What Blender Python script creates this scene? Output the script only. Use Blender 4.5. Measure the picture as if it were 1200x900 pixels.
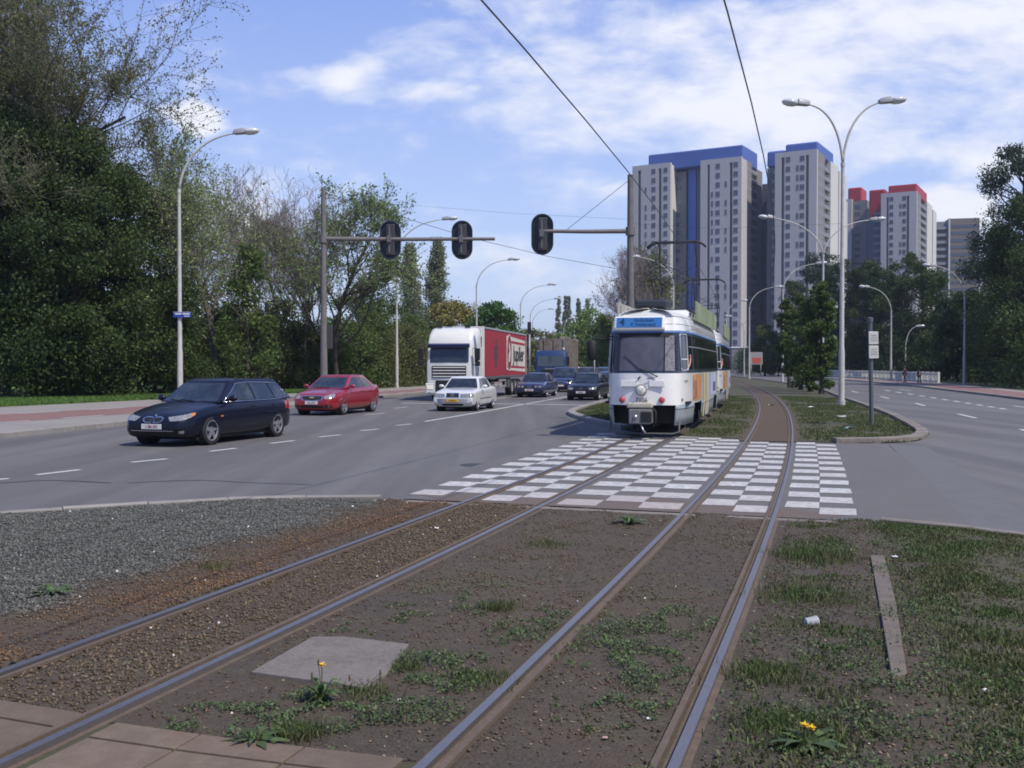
import bpy, bmesh, math, random
import numpy as np
from math import sin, cos, pi, radians, atan2, hypot
from mathutils import Vector, Matrix
from mathutils.bvhtree import BVHTree

for o in list(bpy.data.objects): bpy.data.objects.remove(o)
S = bpy.context.scene
COL = S.collection

# ------------------------------------------------------------------ camera
EYE = 1.8
PITCH = math.atan2(21, 1200)
cd = bpy.data.cameras.new('camera'); cam = bpy.data.objects.new('camera', cd); COL.objects.link(cam)
cam.location = (0, 0, EYE); cam.rotation_euler = (pi/2 - PITCH, 0, 0)
cd.sensor_width = 36; cd.lens = 36; cd.clip_end = 6000; cd.clip_start = 0.05
S.camera = cam
S.render.resolution_x = 1024; S.render.resolution_y = 768

# ------------------------------------------------------------------ light
SUN_EL = radians(54); SUN_AZ = radians(-43)        # azimuth measured from +X
w = bpy.data.worlds.new('World'); S.world = w; w.use_nodes = True
nt = w.node_tree; nt.nodes.clear()
def N(tree, typ, **kw):
    n = tree.nodes.new(typ)
    for k, v in kw.items():
        if k.startswith('i_'):
            key = k[2:]
            n.inputs[int(key) if key.isdigit() else key.replace('_', ' ')].default_value = v
        else: setattr(n, k, v)
    return n
def LK(tree, a, b): tree.links.new(a, b)
sky = N(nt, 'ShaderNodeTexSky', sky_type='NISHITA', sun_disc=False, sun_elevation=SUN_EL,
        sun_rotation=pi/2 - SUN_AZ, altitude=10, air_density=1.0, dust_density=0.6, ozone_density=2.0)
tint = N(nt, 'ShaderNodeMix', data_type='RGBA', blend_type='MULTIPLY'); tint.inputs[0].default_value = 1
tint.inputs[7].default_value = (1.0, 1.0, 1.05, 1)
LK(nt, sky.outputs[0], tint.inputs[6])
tc = N(nt, 'ShaderNodeTexCoord'); sp = N(nt, 'ShaderNodeSeparateXYZ'); LK(nt, tc.outputs['Generated'], sp.inputs[0])
def M(tree, op, a, b=None, c=None, clamp=False):
    n = tree.nodes.new('ShaderNodeMath'); n.operation = op; n.use_clamp = clamp
    for i, v in enumerate((a, b, c)):
        if v is None: continue
        if isinstance(v, (int, float)): n.inputs[i].default_value = v
        else: tree.links.new(v, n.inputs[i])
    return n.outputs[0]
ydiv = M(nt, 'MAXIMUM', sp.outputs[1], 0.05)
U = M(nt, 'DIVIDE', sp.outputs[0], ydiv); V = M(nt, 'DIVIDE', sp.outputs[2], ydiv)
cb = N(nt, 'ShaderNodeCombineXYZ'); LK(nt, U, cb.inputs[0]); LK(nt, M(nt, 'MULTIPLY', V, 2.2), cb.inputs[1])
def noise_n(tree, vec, scale, detail=6, rough=.55, dist=0.0):
    n = N(tree, 'ShaderNodeTexNoise'); n.inputs['Scale'].default_value = scale; n.inputs['Detail'].default_value = detail
    n.inputs['Roughness'].default_value = rough; n.inputs['Distortion'].default_value = dist
    if vec is not None: tree.links.new(vec, n.inputs['Vector'])
    return n.outputs[0]
wrp = N(nt, 'ShaderNodeTexNoise'); wrp.inputs['Scale'].default_value = 9; wrp.inputs['Detail'].default_value = 5; LK(nt, cb.outputs[0], wrp.inputs['Vector'])
wsp = N(nt, 'ShaderNodeSeparateColor'); LK(nt, wrp.outputs[1], wsp.inputs[0])
U = M(nt, 'ADD', U, M(nt, 'MULTIPLY', M(nt, 'SUBTRACT', wsp.outputs[0], .5), .11)); V0 = V
V = M(nt, 'ADD', V, M(nt, 'MULTIPLY', M(nt, 'SUBTRACT', wsp.outputs[1], .5), .05))
nz = noise_n(nt, cb.outputs[0], 6.0, 9, .58, .3)
nz2 = noise_n(nt, cb.outputs[0], 17.0, 8, .6, .2)
nzz = M(nt, 'ADD', M(nt, 'MULTIPLY', nz, .65), M(nt, 'MULTIPLY', nz2, .35))
def blob(px, py, rx, ry, amp, soft=1.0):
    u0 = (px-600)/1200; v0 = (429-py)/1200
    a = M(nt, 'DIVIDE', M(nt, 'SUBTRACT', U, u0), rx/1200); b = M(nt, 'DIVIDE', M(nt, 'SUBTRACT', V, v0), ry/1200)
    d = M(nt, 'SQRT', M(nt, 'ADD', M(nt, 'MULTIPLY', a, a), M(nt, 'MULTIPLY', b, b)))
    return M(nt, 'MULTIPLY', M(nt, 'SUBTRACT', 1.0, d, clamp=True), amp)
acc = None
for b in [(950, 70, 520, 210, .55), (1250, 60, 420, 190, .35), (620, 60, 230, 70, .22), (398, 95, 95, 26, .75), (231, 142, 42, 22, 1.1),
          (700, 226, 110, 26, .55), (285, 250, 120, 60, .75), (1125, 252, 75, 36, 1.1), (640, 330, 420, 60, .26),
          (490, 112, 70, 20, .45), (560, 300, 190, 25, .25), (60, 150, 130, 60, .4), (760, 130, 330, 60, .35), (1150, 190, 160, 30, .35)]:
    t_ = blob(*b); acc = t_ if acc is None else M(nt, 'ADD', acc, t_)
dens = M(nt, 'ADD', M(nt, 'MULTIPLY', M(nt, 'SUBTRACT', nzz, .5), 2.3), M(nt, 'ADD', M(nt, 'MULTIPLY', acc, .9), .6))
mr = N(nt, 'ShaderNodeMapRange', interpolation_type='SMOOTHSTEP'); LK(nt, dens, mr.inputs[0])
mr.inputs[1].default_value = .60; mr.inputs[2].default_value = 1.32; mr.inputs[3].default_value = 0; mr.inputs[4].default_value = .93
up = M(nt, 'GREATER_THAN', sp.outputs[2], 0.0)
fac = M(nt, 'MULTIPLY', mr.outputs[0], up)
cmix = N(nt, 'ShaderNodeMix', data_type='RGBA'); LK(nt, fac, cmix.inputs[0]); pass
gr = N(nt, 'ShaderNodeValToRGB'); LK(nt, M(nt, 'MULTIPLY', V0, 1.0, clamp=True), gr.inputs[0]); e = gr.color_ramp.elements
e[0].position = 0; e[0].color = (.48, .57, .77, 1); e[1].position = .17; e[1].color = (.37, .475, .78, 1)
for p_, c_ in ((.40, (.205, .305, .70, 1)), (1.0, (.10, .18, .50, 1))):
    k_ = e.new(p_); k_.color = c_
g10 = N(nt, 'ShaderNodeVectorMath', operation='SCALE'); LK(nt, gr.outputs[0], g10.inputs[0]); g10.inputs[3].default_value = 9.0
smix = N(nt, 'ShaderNodeMix', data_type='RGBA'); smix.inputs[0].default_value = .75; LK(nt, tint.outputs[2], smix.inputs[6]); LK(nt, g10.outputs[0], smix.inputs[7])
LK(nt, smix.outputs[2], cmix.inputs[6])
cmix.inputs[7].default_value = (6.5, 6.6, 7.1, 1)
bg = N(nt, 'ShaderNodeBackground'); bg.inputs[1].default_value = 0.128
LK(nt, cmix.outputs[2], bg.inputs[0])
wo = N(nt, 'ShaderNodeOutputWorld'); LK(nt, bg.outputs[0], wo.inputs[0])
sd = bpy.data.lights.new('sun', 'SUN'); sun = bpy.data.objects.new('sun', sd); COL.objects.link(sun)
sd.energy = 3.6; sd.angle = radians(.53); sd.color = (1.0, .93, .82)
SUNV = Vector((cos(SUN_EL)*cos(SUN_AZ), cos(SUN_EL)*sin(SUN_AZ), sin(SUN_EL)))
sun.rotation_euler = SUNV.to_track_quat('Z', 'Y').to_euler(); sun.location = SUNV*50
vs = S.view_settings; vs.view_transform = 'Standard'; vs.look = 'None'; vs.gamma = 1; vs.exposure = 0.22
vs.use_curve_mapping = False
S.render.engine = 'CYCLES'
S.cycles.filter_width = 1.8; S.cycles.volume_bounces = 0
S.cycles.max_bounces = 6; S.cycles.transparent_max_bounces = 8

# ------------------------------------------------------------------ helpers
def G(px, py, z=0.0):                      # point of the ground seen at a photo pixel
    u = (px-600)/1200; v = (py-450)/1200
    d = Vector((u, cos(PITCH)-v*sin(PITCH), -sin(PITCH)-v*cos(PITCH)))
    return Vector((0, 0, EYE)) + d*((z-EYE)/d.z)
def W(px, py, Y):                          # point at depth Y seen at a pixel
    u = (px-600)/1200; v = (py-450)/1200
    d = Vector((u, cos(PITCH)-v*sin(PITCH), -sin(PITCH)-v*cos(PITCH)))
    return Vector((0, 0, EYE)) + d*(Y/d.y)
def g2(px, py): p = G(px, py); return (p.x, p.y)

class MB:
    def __init__(s): s.v = []; s.f = []
    def add(s, vs_, fs):
        n = len(s.v); s.v += [tuple(p) for p in vs_]; s.f += [tuple(i+n for i in f) for f in fs]; return s
    def box(s, c, d, rz=0, tap=(1, 1)):
        x, y, z = d[0]/2, d[1]/2, d[2]/2; R = Matrix.Rotation(rz, 3, 'Z') if not isinstance(rz, Matrix) else rz
        P = []
        for k in (-1, 1):
            t0 = tap if k == 1 else (1, 1)
            for (a, b) in ((-1, -1), (1, -1), (1, 1), (-1, 1)):
                P.append(Vector(c) + R @ Vector((a*x*t0[0], b*y*t0[1], k*z)))
        return s.add(P, [(3, 2, 1, 0), (4, 5, 6, 7), (0, 1, 5, 4), (1, 2, 6, 5), (2, 3, 7, 6), (3, 0, 4, 7)])
    def tube(s, pts, r, n=8, cap=True):
        pts = [Vector(p) for p in pts]
        if not hasattr(r, '__len__'): r = [r]*len(pts)
        V_ = []; up = None
        for i, p in enumerate(pts):
            d = (pts[min(i+1, len(pts)-1)] - pts[max(i-1, 0)]).normalized()
            if up is None: up = Vector((0, 0, 1)) if abs(d.z) < .9 else Vector((1, 0, 0))
            a = d.cross(up)
            if a.length < 1e-4: a = d.orthogonal()
            a.normalize(); b = a.cross(d).normalized(); up = b
            for k in range(n):
                t = 2*pi*k/n; V_.append(p + a*cos(t)*r[i] + b*sin(t)*r[i])
        F = [(i*n+k, i*n+(k+1) % n, (i+1)*n+(k+1) % n, (i+1)*n+k) for i in range(len(pts)-1) for k in range(n)]
        if cap: F += [tuple(range(n))[::-1], tuple((len(pts)-1)*n+k for k in range(n))]
        return s.add(V_, F)
    def cyl(s, p0, p1, r0, r1=None, n=16): return s.tube([p0, p1], [r0, r0 if r1 is None else r1], n)
    def lathe(s, prof, n=24, axis='Z', c=(0, 0, 0), closed=False):
        V_ = []
        for (r, h) in prof:
            for k in range(n):
                t = 2*pi*k/n
                if axis == 'Z': V_.append((c[0]+r*cos(t), c[1]+r*sin(t), c[2]+h))
                elif axis == 'Y': V_.append((c[0]+r*cos(t), c[1]+h, c[2]+r*sin(t)))
                else: V_.append((c[0]+h, c[1]+r*cos(t), c[2]+r*sin(t)))
        F = [(i*n+k, i*n+(k+1) % n, (i+1)*n+(k+1) % n, (i+1)*n+k) for i in range(len(prof)-1) for k in range(n)]
        return s.add(V_, F)
    def loft(s, rings, cap=True, closed=True):
        n = len(rings[0]); V_ = [p for r in rings for p in r]
        m = n if closed else n-1
        F = [(i*n+k, i*n+(k+1) % n, (i+1)*n+(k+1) % n, (i+1)*n+k) for i in range(len(rings)-1) for k in range(m)]
        if cap: F += [tuple(range(n))[::-1], tuple((len(rings)-1)*n+k for k in range(n))]
        return s.add(V_, F)
    def prism(s, poly, z0, z1, frame=None):        # poly in a plane, extruded; frame: Matrix 4x4
        n = len(poly); P = [Vector((x, y, z0)) for x, y in poly] + [Vector((x, y, z1)) for x, y in poly]
        if frame is not None: P = [frame @ p for p in P]
        F = [tuple(range(n))[::-1], tuple(range(n, 2*n))] + [(i, (i+1) % n, n+(i+1) % n, n+i) for i in range(n)]
        return s.add(P, F)
    def ball(s, c, r, n=10, m=8):
        if not hasattr(r, '__len__'): r = (r, r, r)
        V_ = [(c[0], c[1], c[2]-r[2])]
        for i in range(1, m):
            a = -pi/2 + pi*i/m
            for k in range(n): V_.append((c[0]+r[0]*cos(a)*cos(2*pi*k/n), c[1]+r[1]*cos(a)*sin(2*pi*k/n), c[2]+r[2]*sin(a)))
        V_.append((c[0], c[1], c[2]+r[2])); T = len(V_)-1
        F = [(0, 1+(k+1) % n, 1+k) for k in range(n)]
        for i in range(m-2):
            F += [(1+i*n+k, 1+i*n+(k+1) % n, 1+(i+1)*n+(k+1) % n, 1+(i+1)*n+k) for k in range(n)]
        F += [(T, 1+(m-2)*n+k, 1+(m-2)*n+(k+1) % n) for k in range(n)]
        return s.add(V_, F)
    def build(s, name, mat, parent=None, smooth=False, bevel=0, fix=True):
        me = bpy.data.meshes.new(name); me.from_pydata(s.v, [], s.f)
        if fix:
            bm = bmesh.new(); bm.from_mesh(me); bmesh.ops.recalc_face_normals(bm, faces=bm.faces); bm.to_mesh(me); bm.free()
        if mat: me.materials.append(mat)
        if smooth: me.polygons.foreach_set('use_smooth', [True]*len(me.polygons))
        o = bpy.data.objects.new(name, me); COL.objects.link(o)
        if parent: o.parent = parent
        if smooth == 'auto': me.set_sharp_from_angle(angle=radians(40))
        if bevel:
            m = o.modifiers.new('b', 'BEVEL'); m.width = bevel; m.segments = 2; m.limit_method = 'ANGLE'
        return o

def tag(o, label, cat, group=None):
    o['label'] = label; o['category'] = cat
    if group: o['group'] = group
    return o
def thing(name, label, cat, loc=(0, 0, 0), rz=0, group=None):
    o = bpy.data.objects.new(name, None); COL.objects.link(o); o.location = loc; o.rotation_euler = (0, 0, rz)
    o.empty_display_size = .2
    return tag(o, label, cat, group)
def struct(o, kind='structure'): o['kind'] = kind; return o
def copy_tree(o, parent=None):
    c = o.copy(); COL.objects.link(c); c.parent = parent
    for ch in list(o.children): copy_tree(ch, c)
    return c
def fast_mesh(name, V_, F, mat, parent=None, attr=None, smooth=False):      # V (n,3) F (m,k) numpy
    me = bpy.data.meshes.new(name); V_ = np.asarray(V_, dtype=np.float32); F = np.asarray(F, dtype=np.int32)
    k = F.shape[1]; me.vertices.add(len(V_)); me.vertices.foreach_set('co', V_.ravel())
    me.loops.add(F.size); me.loops.foreach_set('vertex_index', F.ravel())
    me.polygons.add(len(F)); me.polygons.foreach_set('loop_start', np.arange(0, F.size, k, dtype=np.int32))
    me.polygons.foreach_set('loop_total', np.full(len(F), k, dtype=np.int32))
    me.update(calc_edges=True); me.validate()
    if mat: me.materials.append(mat)
    if attr is not None:
        a = me.color_attributes.new('col', 'FLOAT_COLOR', 'POINT'); a.data.foreach_set('color', np.asarray(attr, dtype=np.float32).ravel())
    if smooth: me.polygons.foreach_set('use_smooth', [True]*len(me.polygons))
    o = bpy.data.objects.new(name, me); COL.objects.link(o)
    if parent: o.parent = parent
    return o
def text(s, size, mat, parent, loc, rot, name='lettering', align='CENTER', ext=.003, sx=1.0, bold=0.0):
    cu = bpy.data.curves.new('t', 'FONT'); cu.body = s; cu.size = size; cu.align_x = align; cu.align_y = 'CENTER'; cu.extrude = ext; cu.offset = bold
    cu.resolution_u = 3
    t = bpy.data.objects.new('t', cu); COL.objects.link(t)
    dg = bpy.context.evaluated_depsgraph_get(); me = bpy.data.meshes.new_from_object(t.evaluated_get(dg))
    bpy.data.objects.remove(t)
    me.name = name; me.materials.clear(); me.materials.append(mat)
    o = bpy.data.objects.new(name, me); COL.objects.link(o); o.location = loc; o.rotation_euler = rot; o.scale = (sx, 1, 1)
    if parent: o.parent = parent
    return o

# ------------------------------------------------------------------ materials
MATS = {}
def mat(name, col, rough=.6, metal=0, coat=0, noise=None, bump=None, island=0.0, emit=None, spec=None, attr=False, trans=0, coordscale=1.0, wear=None):
    """noise=(scale, amount, colour2) bump=(scale, strength, distance)"""
    if name in MATS: return MATS[name]
    m = bpy.data.materials.new(name); m.use_nodes = True; t = m.node_tree; b = t.nodes['Principled BSDF']; MATS[name] = m
    b.inputs['Base Color'].default_value = (*col, 1); b.inputs['Roughness'].default_value = rough; b.inputs['Metallic'].default_value = metal
    if coat: b.inputs['Coat Weight'].default_value = coat; b.inputs['Coat Roughness'].default_value = .04
    if spec is not None: b.inputs['Specular IOR Level'].default_value = spec
    crd = t.nodes.new('ShaderNodeTexCoord').outputs['Object']
    out = None
    if attr:
        a = t.nodes.new('ShaderNodeVertexColor'); a.layer_name = 'col'; out = a.outputs[0]
    def mixc(f, a, c2, blend='MIX'):
        x = t.nodes.new('ShaderNodeMix'); x.data_type = 'RGBA'; x.blend_type = blend
        if isinstance(f, (int, float)): x.inputs[0].default_value = f
        else: t.links.new(f, x.inputs[0])
        if a is None: x.inputs[6].default_value = (*col, 1)
        else: t.links.new(a, x.inputs[6])
        if isinstance(c2, tuple): x.inputs[7].default_value = (*c2, 1)
        else: t.links.new(c2, x.inputs[7])
        return x.outputs[2]
    for nn in ([noise] if noise and not isinstance(noise, list) else (noise or [])):
        sc, am, c2 = nn
        f = noise_n(t, crd, sc, 8, .62)
        r = t.nodes.new('ShaderNodeMapRange'); t.links.new(f, r.inputs[0]); r.inputs[1].default_value = .42; r.inputs[2].default_value = .62; r.inputs[4].default_value = am
        out = mixc(r.outputs[0], out, c2)
    if island:
        gi = t.nodes.new('ShaderNodeNewGeometry').outputs['Random Per Island']
        h = t.nodes.new('ShaderNodeHueSaturation'); 
        if out is None: h.inputs['Color'].default_value = (*col, 1)
        else: t.links.new(out, h.inputs['Color'])
        v = M(t, 'ADD', M(t, 'MULTIPLY', gi, 2*island), 1-island); t.links.new(v, h.inputs['Value'])
        hv = M(t, 'ADD', M(t, 'MULTIPLY', M(t, 'FRACT', M(t, 'MULTIPLY', gi, 7.3)), .05*island), .5-.025*island); t.links.new(hv, h.inputs['Hue'])
        out = h.outputs[0]
    if out is not None: t.links.new(out, b.inputs['Base Color'])
    if bump:
        f = noise_n(t, crd, bump[0], 6, .65)
        bn = t.nodes.new('ShaderNodeBump'); bn.inputs['Strength'].default_value = bump[1]; bn.inputs['Distance'].default_value = bump[2]
        t.links.new(f, bn.inputs['Height']); t.links.new(bn.outputs[0], b.inputs['Normal'])
    if emit: b.inputs['Emission Color'].default_value = (*emit[0], 1); b.inputs['Emission Strength'].default_value = emit[1]
    if trans:
        tr = t.nodes.new('ShaderNodeBsdfTranslucent'); ms = t.nodes.new('ShaderNodeMixShader'); ms.inputs[0].default_value = trans
        if out is not None: t.links.new(out, tr.inputs[0])
        else: tr.inputs[0].default_value = (*col, 1)
        o_ = t.nodes['Material Output']; t.links.new(b.outputs[0], ms.inputs[1]); t.links.new(tr.outputs[0], ms.inputs[2]); t.links.new(ms.outputs[0], o_.inputs[0])
    return m

ASPH = mat('asphalt', (.112, .106, .104), .82, noise=[(.35, .5, (.084, .08, .08)), (2.5, .35, (.132, .126, .122)), (14, .35, (.092, .088, .086)), (60, .6, (.18, .175, .17))], bump=(90, .6, .012))
ASPH2 = mat('asphalt_light', (.122, .115, .11), .85, noise=[(1.2, .5, (.10, .095, .09)), (50, .4, (.17, .16, .155))], bump=(80, .3, .01))
KERB = mat('kerb_concrete', (.27, .25, .225), .85, noise=[(6, .6, (.2, .18, .155)), (40, .4, (.32, .3, .28))], bump=(40, .3, .01), island=.14)
KERBD = mat('kerb_dirty', (.2, .175, .15), .88, noise=[(5, .7, (.13, .105, .085)), (40, .4, (.27, .25, .22))], bump=(40, .3, .01), island=.14)
PAVE = mat('pavement', (.27, .245, .22), .85, noise=[(.5, .5, (.21, .19, .175)), (25, .4, (.32, .29, .26))], bump=(30, .2, .01))
REDP = mat('red_cycle_path', (.22, .12, .105), .85, noise=[(.6, .5, (.18, .105, .095)), (30, .35, (.27, .17, .15))], bump=(60, .2, .01))
WHITEP = mat('road_paint', (.62, .62, .60), .7, noise=[(14, .55, (.42, .41, .40)), (70, .5, (.5, .49, .47))])
GRASSB = mat('grass_ground', (.045, .062, .02), .95, noise=[(.25, .7, (.065, .072, .03)), (5, .6, (.035, .05, .015)), (60, .4, (.07, .085, .03))], bump=(30, .8, .05))
VERGE = mat('verge_grass', (.095, .165, .035), .95, noise=[(.4, .6, (.11, .165, .045)), (9, .6, (.07, .13, .028))], bump=(20, .8, .05))
SOILM = mat('median_soil', (.070, .066, .038), .95, noise=[(.5, .8, (.058, .078, .028)), (4, .4, (.10, .078, .052)), (30, .5, (.07, .055, .04))], bump=(25, .8, .03))
RUSTBED = mat('rusty_bed', (.10, .068, .045), .95, noise=[(1.0, .6, (.075, .068, .04)), (7, .5, (.13, .095, .065)), (30, .6, (.055, .042, .03))], bump=(30, .8, .03))
SOIL = mat('soil', (.1, .1, .1), .93, attr=True, noise=[(5, .35, (.05, .04, .032)), (13, .4, (.115, .09, .062)), (34, .45, (.042, .035, .030)), (75, .45, (.15, .125, .095))], bump=(55, .9, .02))
STONE = mat('ballast_stone', (.2, .2, .2), .85, attr=True, island=.45)
RAILH = mat('rail_head', (.29, .275, .27), .42, metal=.8, noise=[(3, .5, (.30, .28, .28)), (40, .25, (.2, .16, .13))])
RAILB = mat('rail_rust', (.12, .088, .062), .85, noise=[(8, .6, (.165, .125, .09)), (50, .5, (.08, .055, .04))], bump=(60, .4, .005))
SLAB = mat('concrete_slab', (.15, .108, .074), .85, noise=[(1.5, .6, (.12, .09, .068)), (9, .5, (.20, .15, .11)), (60, .4, (.11, .085, .062))], bump=(60, .3, .006), island=.12)
SLABG = mat('grey_slab', (.155, .134, .115), .85, noise=[(2.5, .8, (.115, .095, .078)), (9, .4, (.19, .17, .15)), (30, .4, (.25, .225, .2))], bump=(60, .25, .005))
DARKM = mat('dark_matter', (.012, .012, .013), .7)
BLACKR = mat('black_rubber', (.018, .018, .02), .75, bump=(60, .2, .003))
GLASS = mat('car_glass', (.012, .016, .022), .04, spec=.8, noise=[(1.7, .8, (.05, .065, .07)), (5, .5, (.02, .03, .05))])  # paler blotches paint reflections and see-through into the glass colour
CHROME = mat('chrome', (.75, .75, .78), .15, metal=1)
ALLOY = mat('alloy', (.5, .5, .52), .32, metal=.8)
LAMPG = mat('headlight_glass', (.40, .40, .38), .18, metal=.35, coat=.8, noise=(22, .7, (.16, .16, .165)))
LAMPG2 = mat('headlight_lit', (.9, .85, .7), .1, coat=1, emit=((1, .88, .6), .15))
TAIL = mat('tail_lamp', (.35, .01, .01), .15, coat=1)
AMBER = mat('amber_lamp', (.6, .2, .03), .2, coat=1)
PLATEW = mat('plate_white', (.7, .69, .66), .5)
PLATEY = mat('plate_yellow', (.75, .42, .04), .5)
PLATET = mat('plate_text', (.25, .03, .03), .6)
INKB = mat('ink_black', (.02, .02, .02), .6)
STEEL = mat('galvanised', (.30, .30, .31), .5, metal=.35, noise=[(4, .4, (.22, .21, .21))])
MASTM = mat('mast_brown_grey', (.18, .165, .155), .55, noise=[(3, .5, (.11, .1, .095))])
LAMPP = mat('lamp_pole_paint', (.56, .55, .51), .5, noise=[(2.5, .4, (.33, .31, .27)), (20, .2, (.22, .18, .14))])
LAMPH = mat('lamp_head_grey', (.35, .35, .37), .4)
LAMPC = mat('lamp_cover', (.62, .63, .62), .15, coat=.5)
BARK = mat('bark', (.085, .065, .048), .9, noise=[(3, .5, (.05, .04, .03))], bump=(12, .6, .03))
BARKG = mat('bark_grey', (.14, .12, .10), .9, noise=[(3, .5, (.08, .07, .06))], bump=(12, .6, .03))
TWIG = mat('twig', (.16, .14, .115), .85)
TWIGP = mat('twig_purple', (.24, .20, .20), .85)
def leafm(n, c, isl=.4, tr=.3): return mat(n, c, .55, island=isl, trans=tr, noise=[(.35, .5, tuple(k*.72 for k in c))], spec=.3)
LDARK = leafm('leaf_dark', (.068, .105, .028), tr=.4); LDEEP = leafm('leaf_deep', (.052, .088, .028), tr=.4)
LMID = leafm('leaf_mid', (.125, .18, .052), tr=.45); LOLIVE = leafm('leaf_olive', (.17, .185, .065), tr=.45); LYOUNG = leafm('leaf_young', (.11, .165, .045), tr=.45)
LFRESH = leafm('leaf_fresh', (.21, .31, .09), tr=.45); LBROWN = leafm('leaf_bud', (.165, .185, .075), tr=.4)
LYEL = leafm('leaf_yellow', (.27, .24, .07)); LPOP = leafm('leaf_poplar', (.25, .29, .17), tr=.4); LBLUE = leafm('leaf_bluish', (.070, .105, .058), tr=.4)
LPALE = leafm('leaf_pale', (.27, .36, .13), tr=.45)
GRASSL = mat('grass_blade', (.078, .125, .028), .6, island=.55, trans=.35, attr=False, noise=[(1.2, .6, (.12, .125, .05)), (4, .55, (.14, .125, .062))]); VBL = mat('verge_blade', (.12, .22, .04), .6, island=.45, trans=.4)
WEEDL = mat('weed_leaf', (.085, .135, .04), .6, island=.5, trans=.25, noise=[(2.0, .5, (.075, .1, .04))])

def add_streaks(m, amt, ang):
    t = m.node_tree; b = t.nodes['Principled BSDF']; src = b.inputs['Base Color'].links[0].from_socket
    crd = t.nodes.new('ShaderNodeTexCoord').outputs['Object']; mp = t.nodes.new('ShaderNodeMapping'); mp.inputs['Rotation'].default_value = (0, 0, ang); mp.inputs['Scale'].default_value = (1, .045, 1); t.links.new(crd, mp.inputs[0])
    f = noise_n(t, mp.outputs[0], .9, 5, .6); r = t.nodes.new('ShaderNodeMapRange'); t.links.new(f, r.inputs[0]); r.inputs[1].default_value = .35; r.inputs[2].default_value = .65; r.inputs[3].default_value = 1-amt; r.inputs[4].default_value = 1+amt
    x = t.nodes.new('ShaderNodeVectorMath'); x.operation = 'SCALE'; t.links.new(src, x.inputs[0]); t.links.new(r.outputs[0], x.inputs[3]); t.links.new(x.outputs[0], b.inputs['Base Color'])
add_streaks(ASPH, .20, radians(15))

# ------------------------------------------------------------------ track line
CC = (3.38485752e-06, -1.31827721e-03, 3.36508038e-01, -1.88302678e+00)
def RX(Y):
    Y0 = min(max(Y, 3.5), 95.0)
    x = ((CC[0]*Y0+CC[1])*Y0+CC[2])*Y0+CC[3]
    s = (3*CC[0]*Y0+2*CC[1])*Y0+CC[2]
    if Y < 3.5: return x + s*(Y-3.5)
    if Y > 95:
        d = min(Y-95, 150); x += s*d - .0005*d*d; s2 = s-.001*d
        x += (Y-95-d)*s2
    return x
def slope(Y): return (RX(Y+.5)-RX(Y-.5))
def T(Y, t, z=0.0):                      # point at sideways distance t from the reference rail
    s = slope(Y); L = hypot(1, s); return Vector((RX(Y)+t/L, Y - t*s/L, z))
TR_R = .53; TR_L = -2.33                 # centres of the right and left tracks

def ngon(name, pts, z, m, kind='structure', parent=None):
    mb = MB(); mb.add([(p[0], p[1], z if not callable(z) else z(p)) for p in pts], [tuple(range(len(pts)))])
    o = mb.build(name, m, parent, fix=False)
    me = o.data
    if me.polygons[0].normal.z < 0: me.flip_normals()
    if kind: o['kind'] = kind
    return o
def offset_line(pts, d):
    out = []
    for i, p in enumerate(pts):
        a = pts[max(i-1, 0)]; b = pts[min(i+1, len(pts)-1)]
        v = Vector((b[0]-a[0], b[1]-a[1])).normalized()
        out.append((p[0]+v.y*d, p[1]-v.x*d))
    return out
def resample(pts, step):
    out = [Vector(pts[0]).to_2d()]; acc_ = 0
    for a, b in zip(pts[:-1], pts[1:]):
        a = Vector(a).to_2d(); b = Vector(b).to_2d(); L = (b-a).length
        if L < 1e-6: continue
        d = step-acc_
        while d <= L: out.append(a+(b-a)*d/L); d += step
        acc_ = L-(d-step)
    return out
def smooth_line(pts, k=6):
    P = [Vector((p[0], p[1])) for p in pts]; P = [P[0]*2-P[1]] + P + [P[-1]*2-P[-2]]; out = []
    for i in range(1, len(P)-2):
        for j in range(k):
            t = j/k; a, b, c, d = P[i-1], P[i], P[i+1], P[i+2]
            out.append(.5*((2*b)+(c-a)*t+(2*a-5*b+4*c-d)*t*t+(3*b-a-3*c+d)*t**3))
    out.append(P[-2]); return [(p.x, p.y) for p in out]
def kerb(name, pts, wd, z0, z1, m, step=1.0, side=1):
    R = resample(pts, step); mb = MB(); rnd = random.Random(len(pts)*7)
    for a, b in zip(R[:-1], R[1:]):
        d = (b-a); L = d.length; 
        if L < .05: continue
        u = d/L; n = Vector((u.y, -u.x))*side; a2 = a+u*.006; b2 = b-u*.006; h = z1+rnd.uniform(-.006, .006)
        q = [a2, b2, b2+n*wd, a2+n*wd]; q2 = [a2+n*.015, b2+n*.015, b2+n*(wd-.005), a2+n*(wd-.005)]
        mb.loft([[(p.x, p.y, z0) for p in q], [(p.x, p.y, h-.015) for p in q], [(p.x, p.y, h) for p in q2]])
    o = mb.build(name, m); o['kind'] = 'structure'; return o

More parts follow.
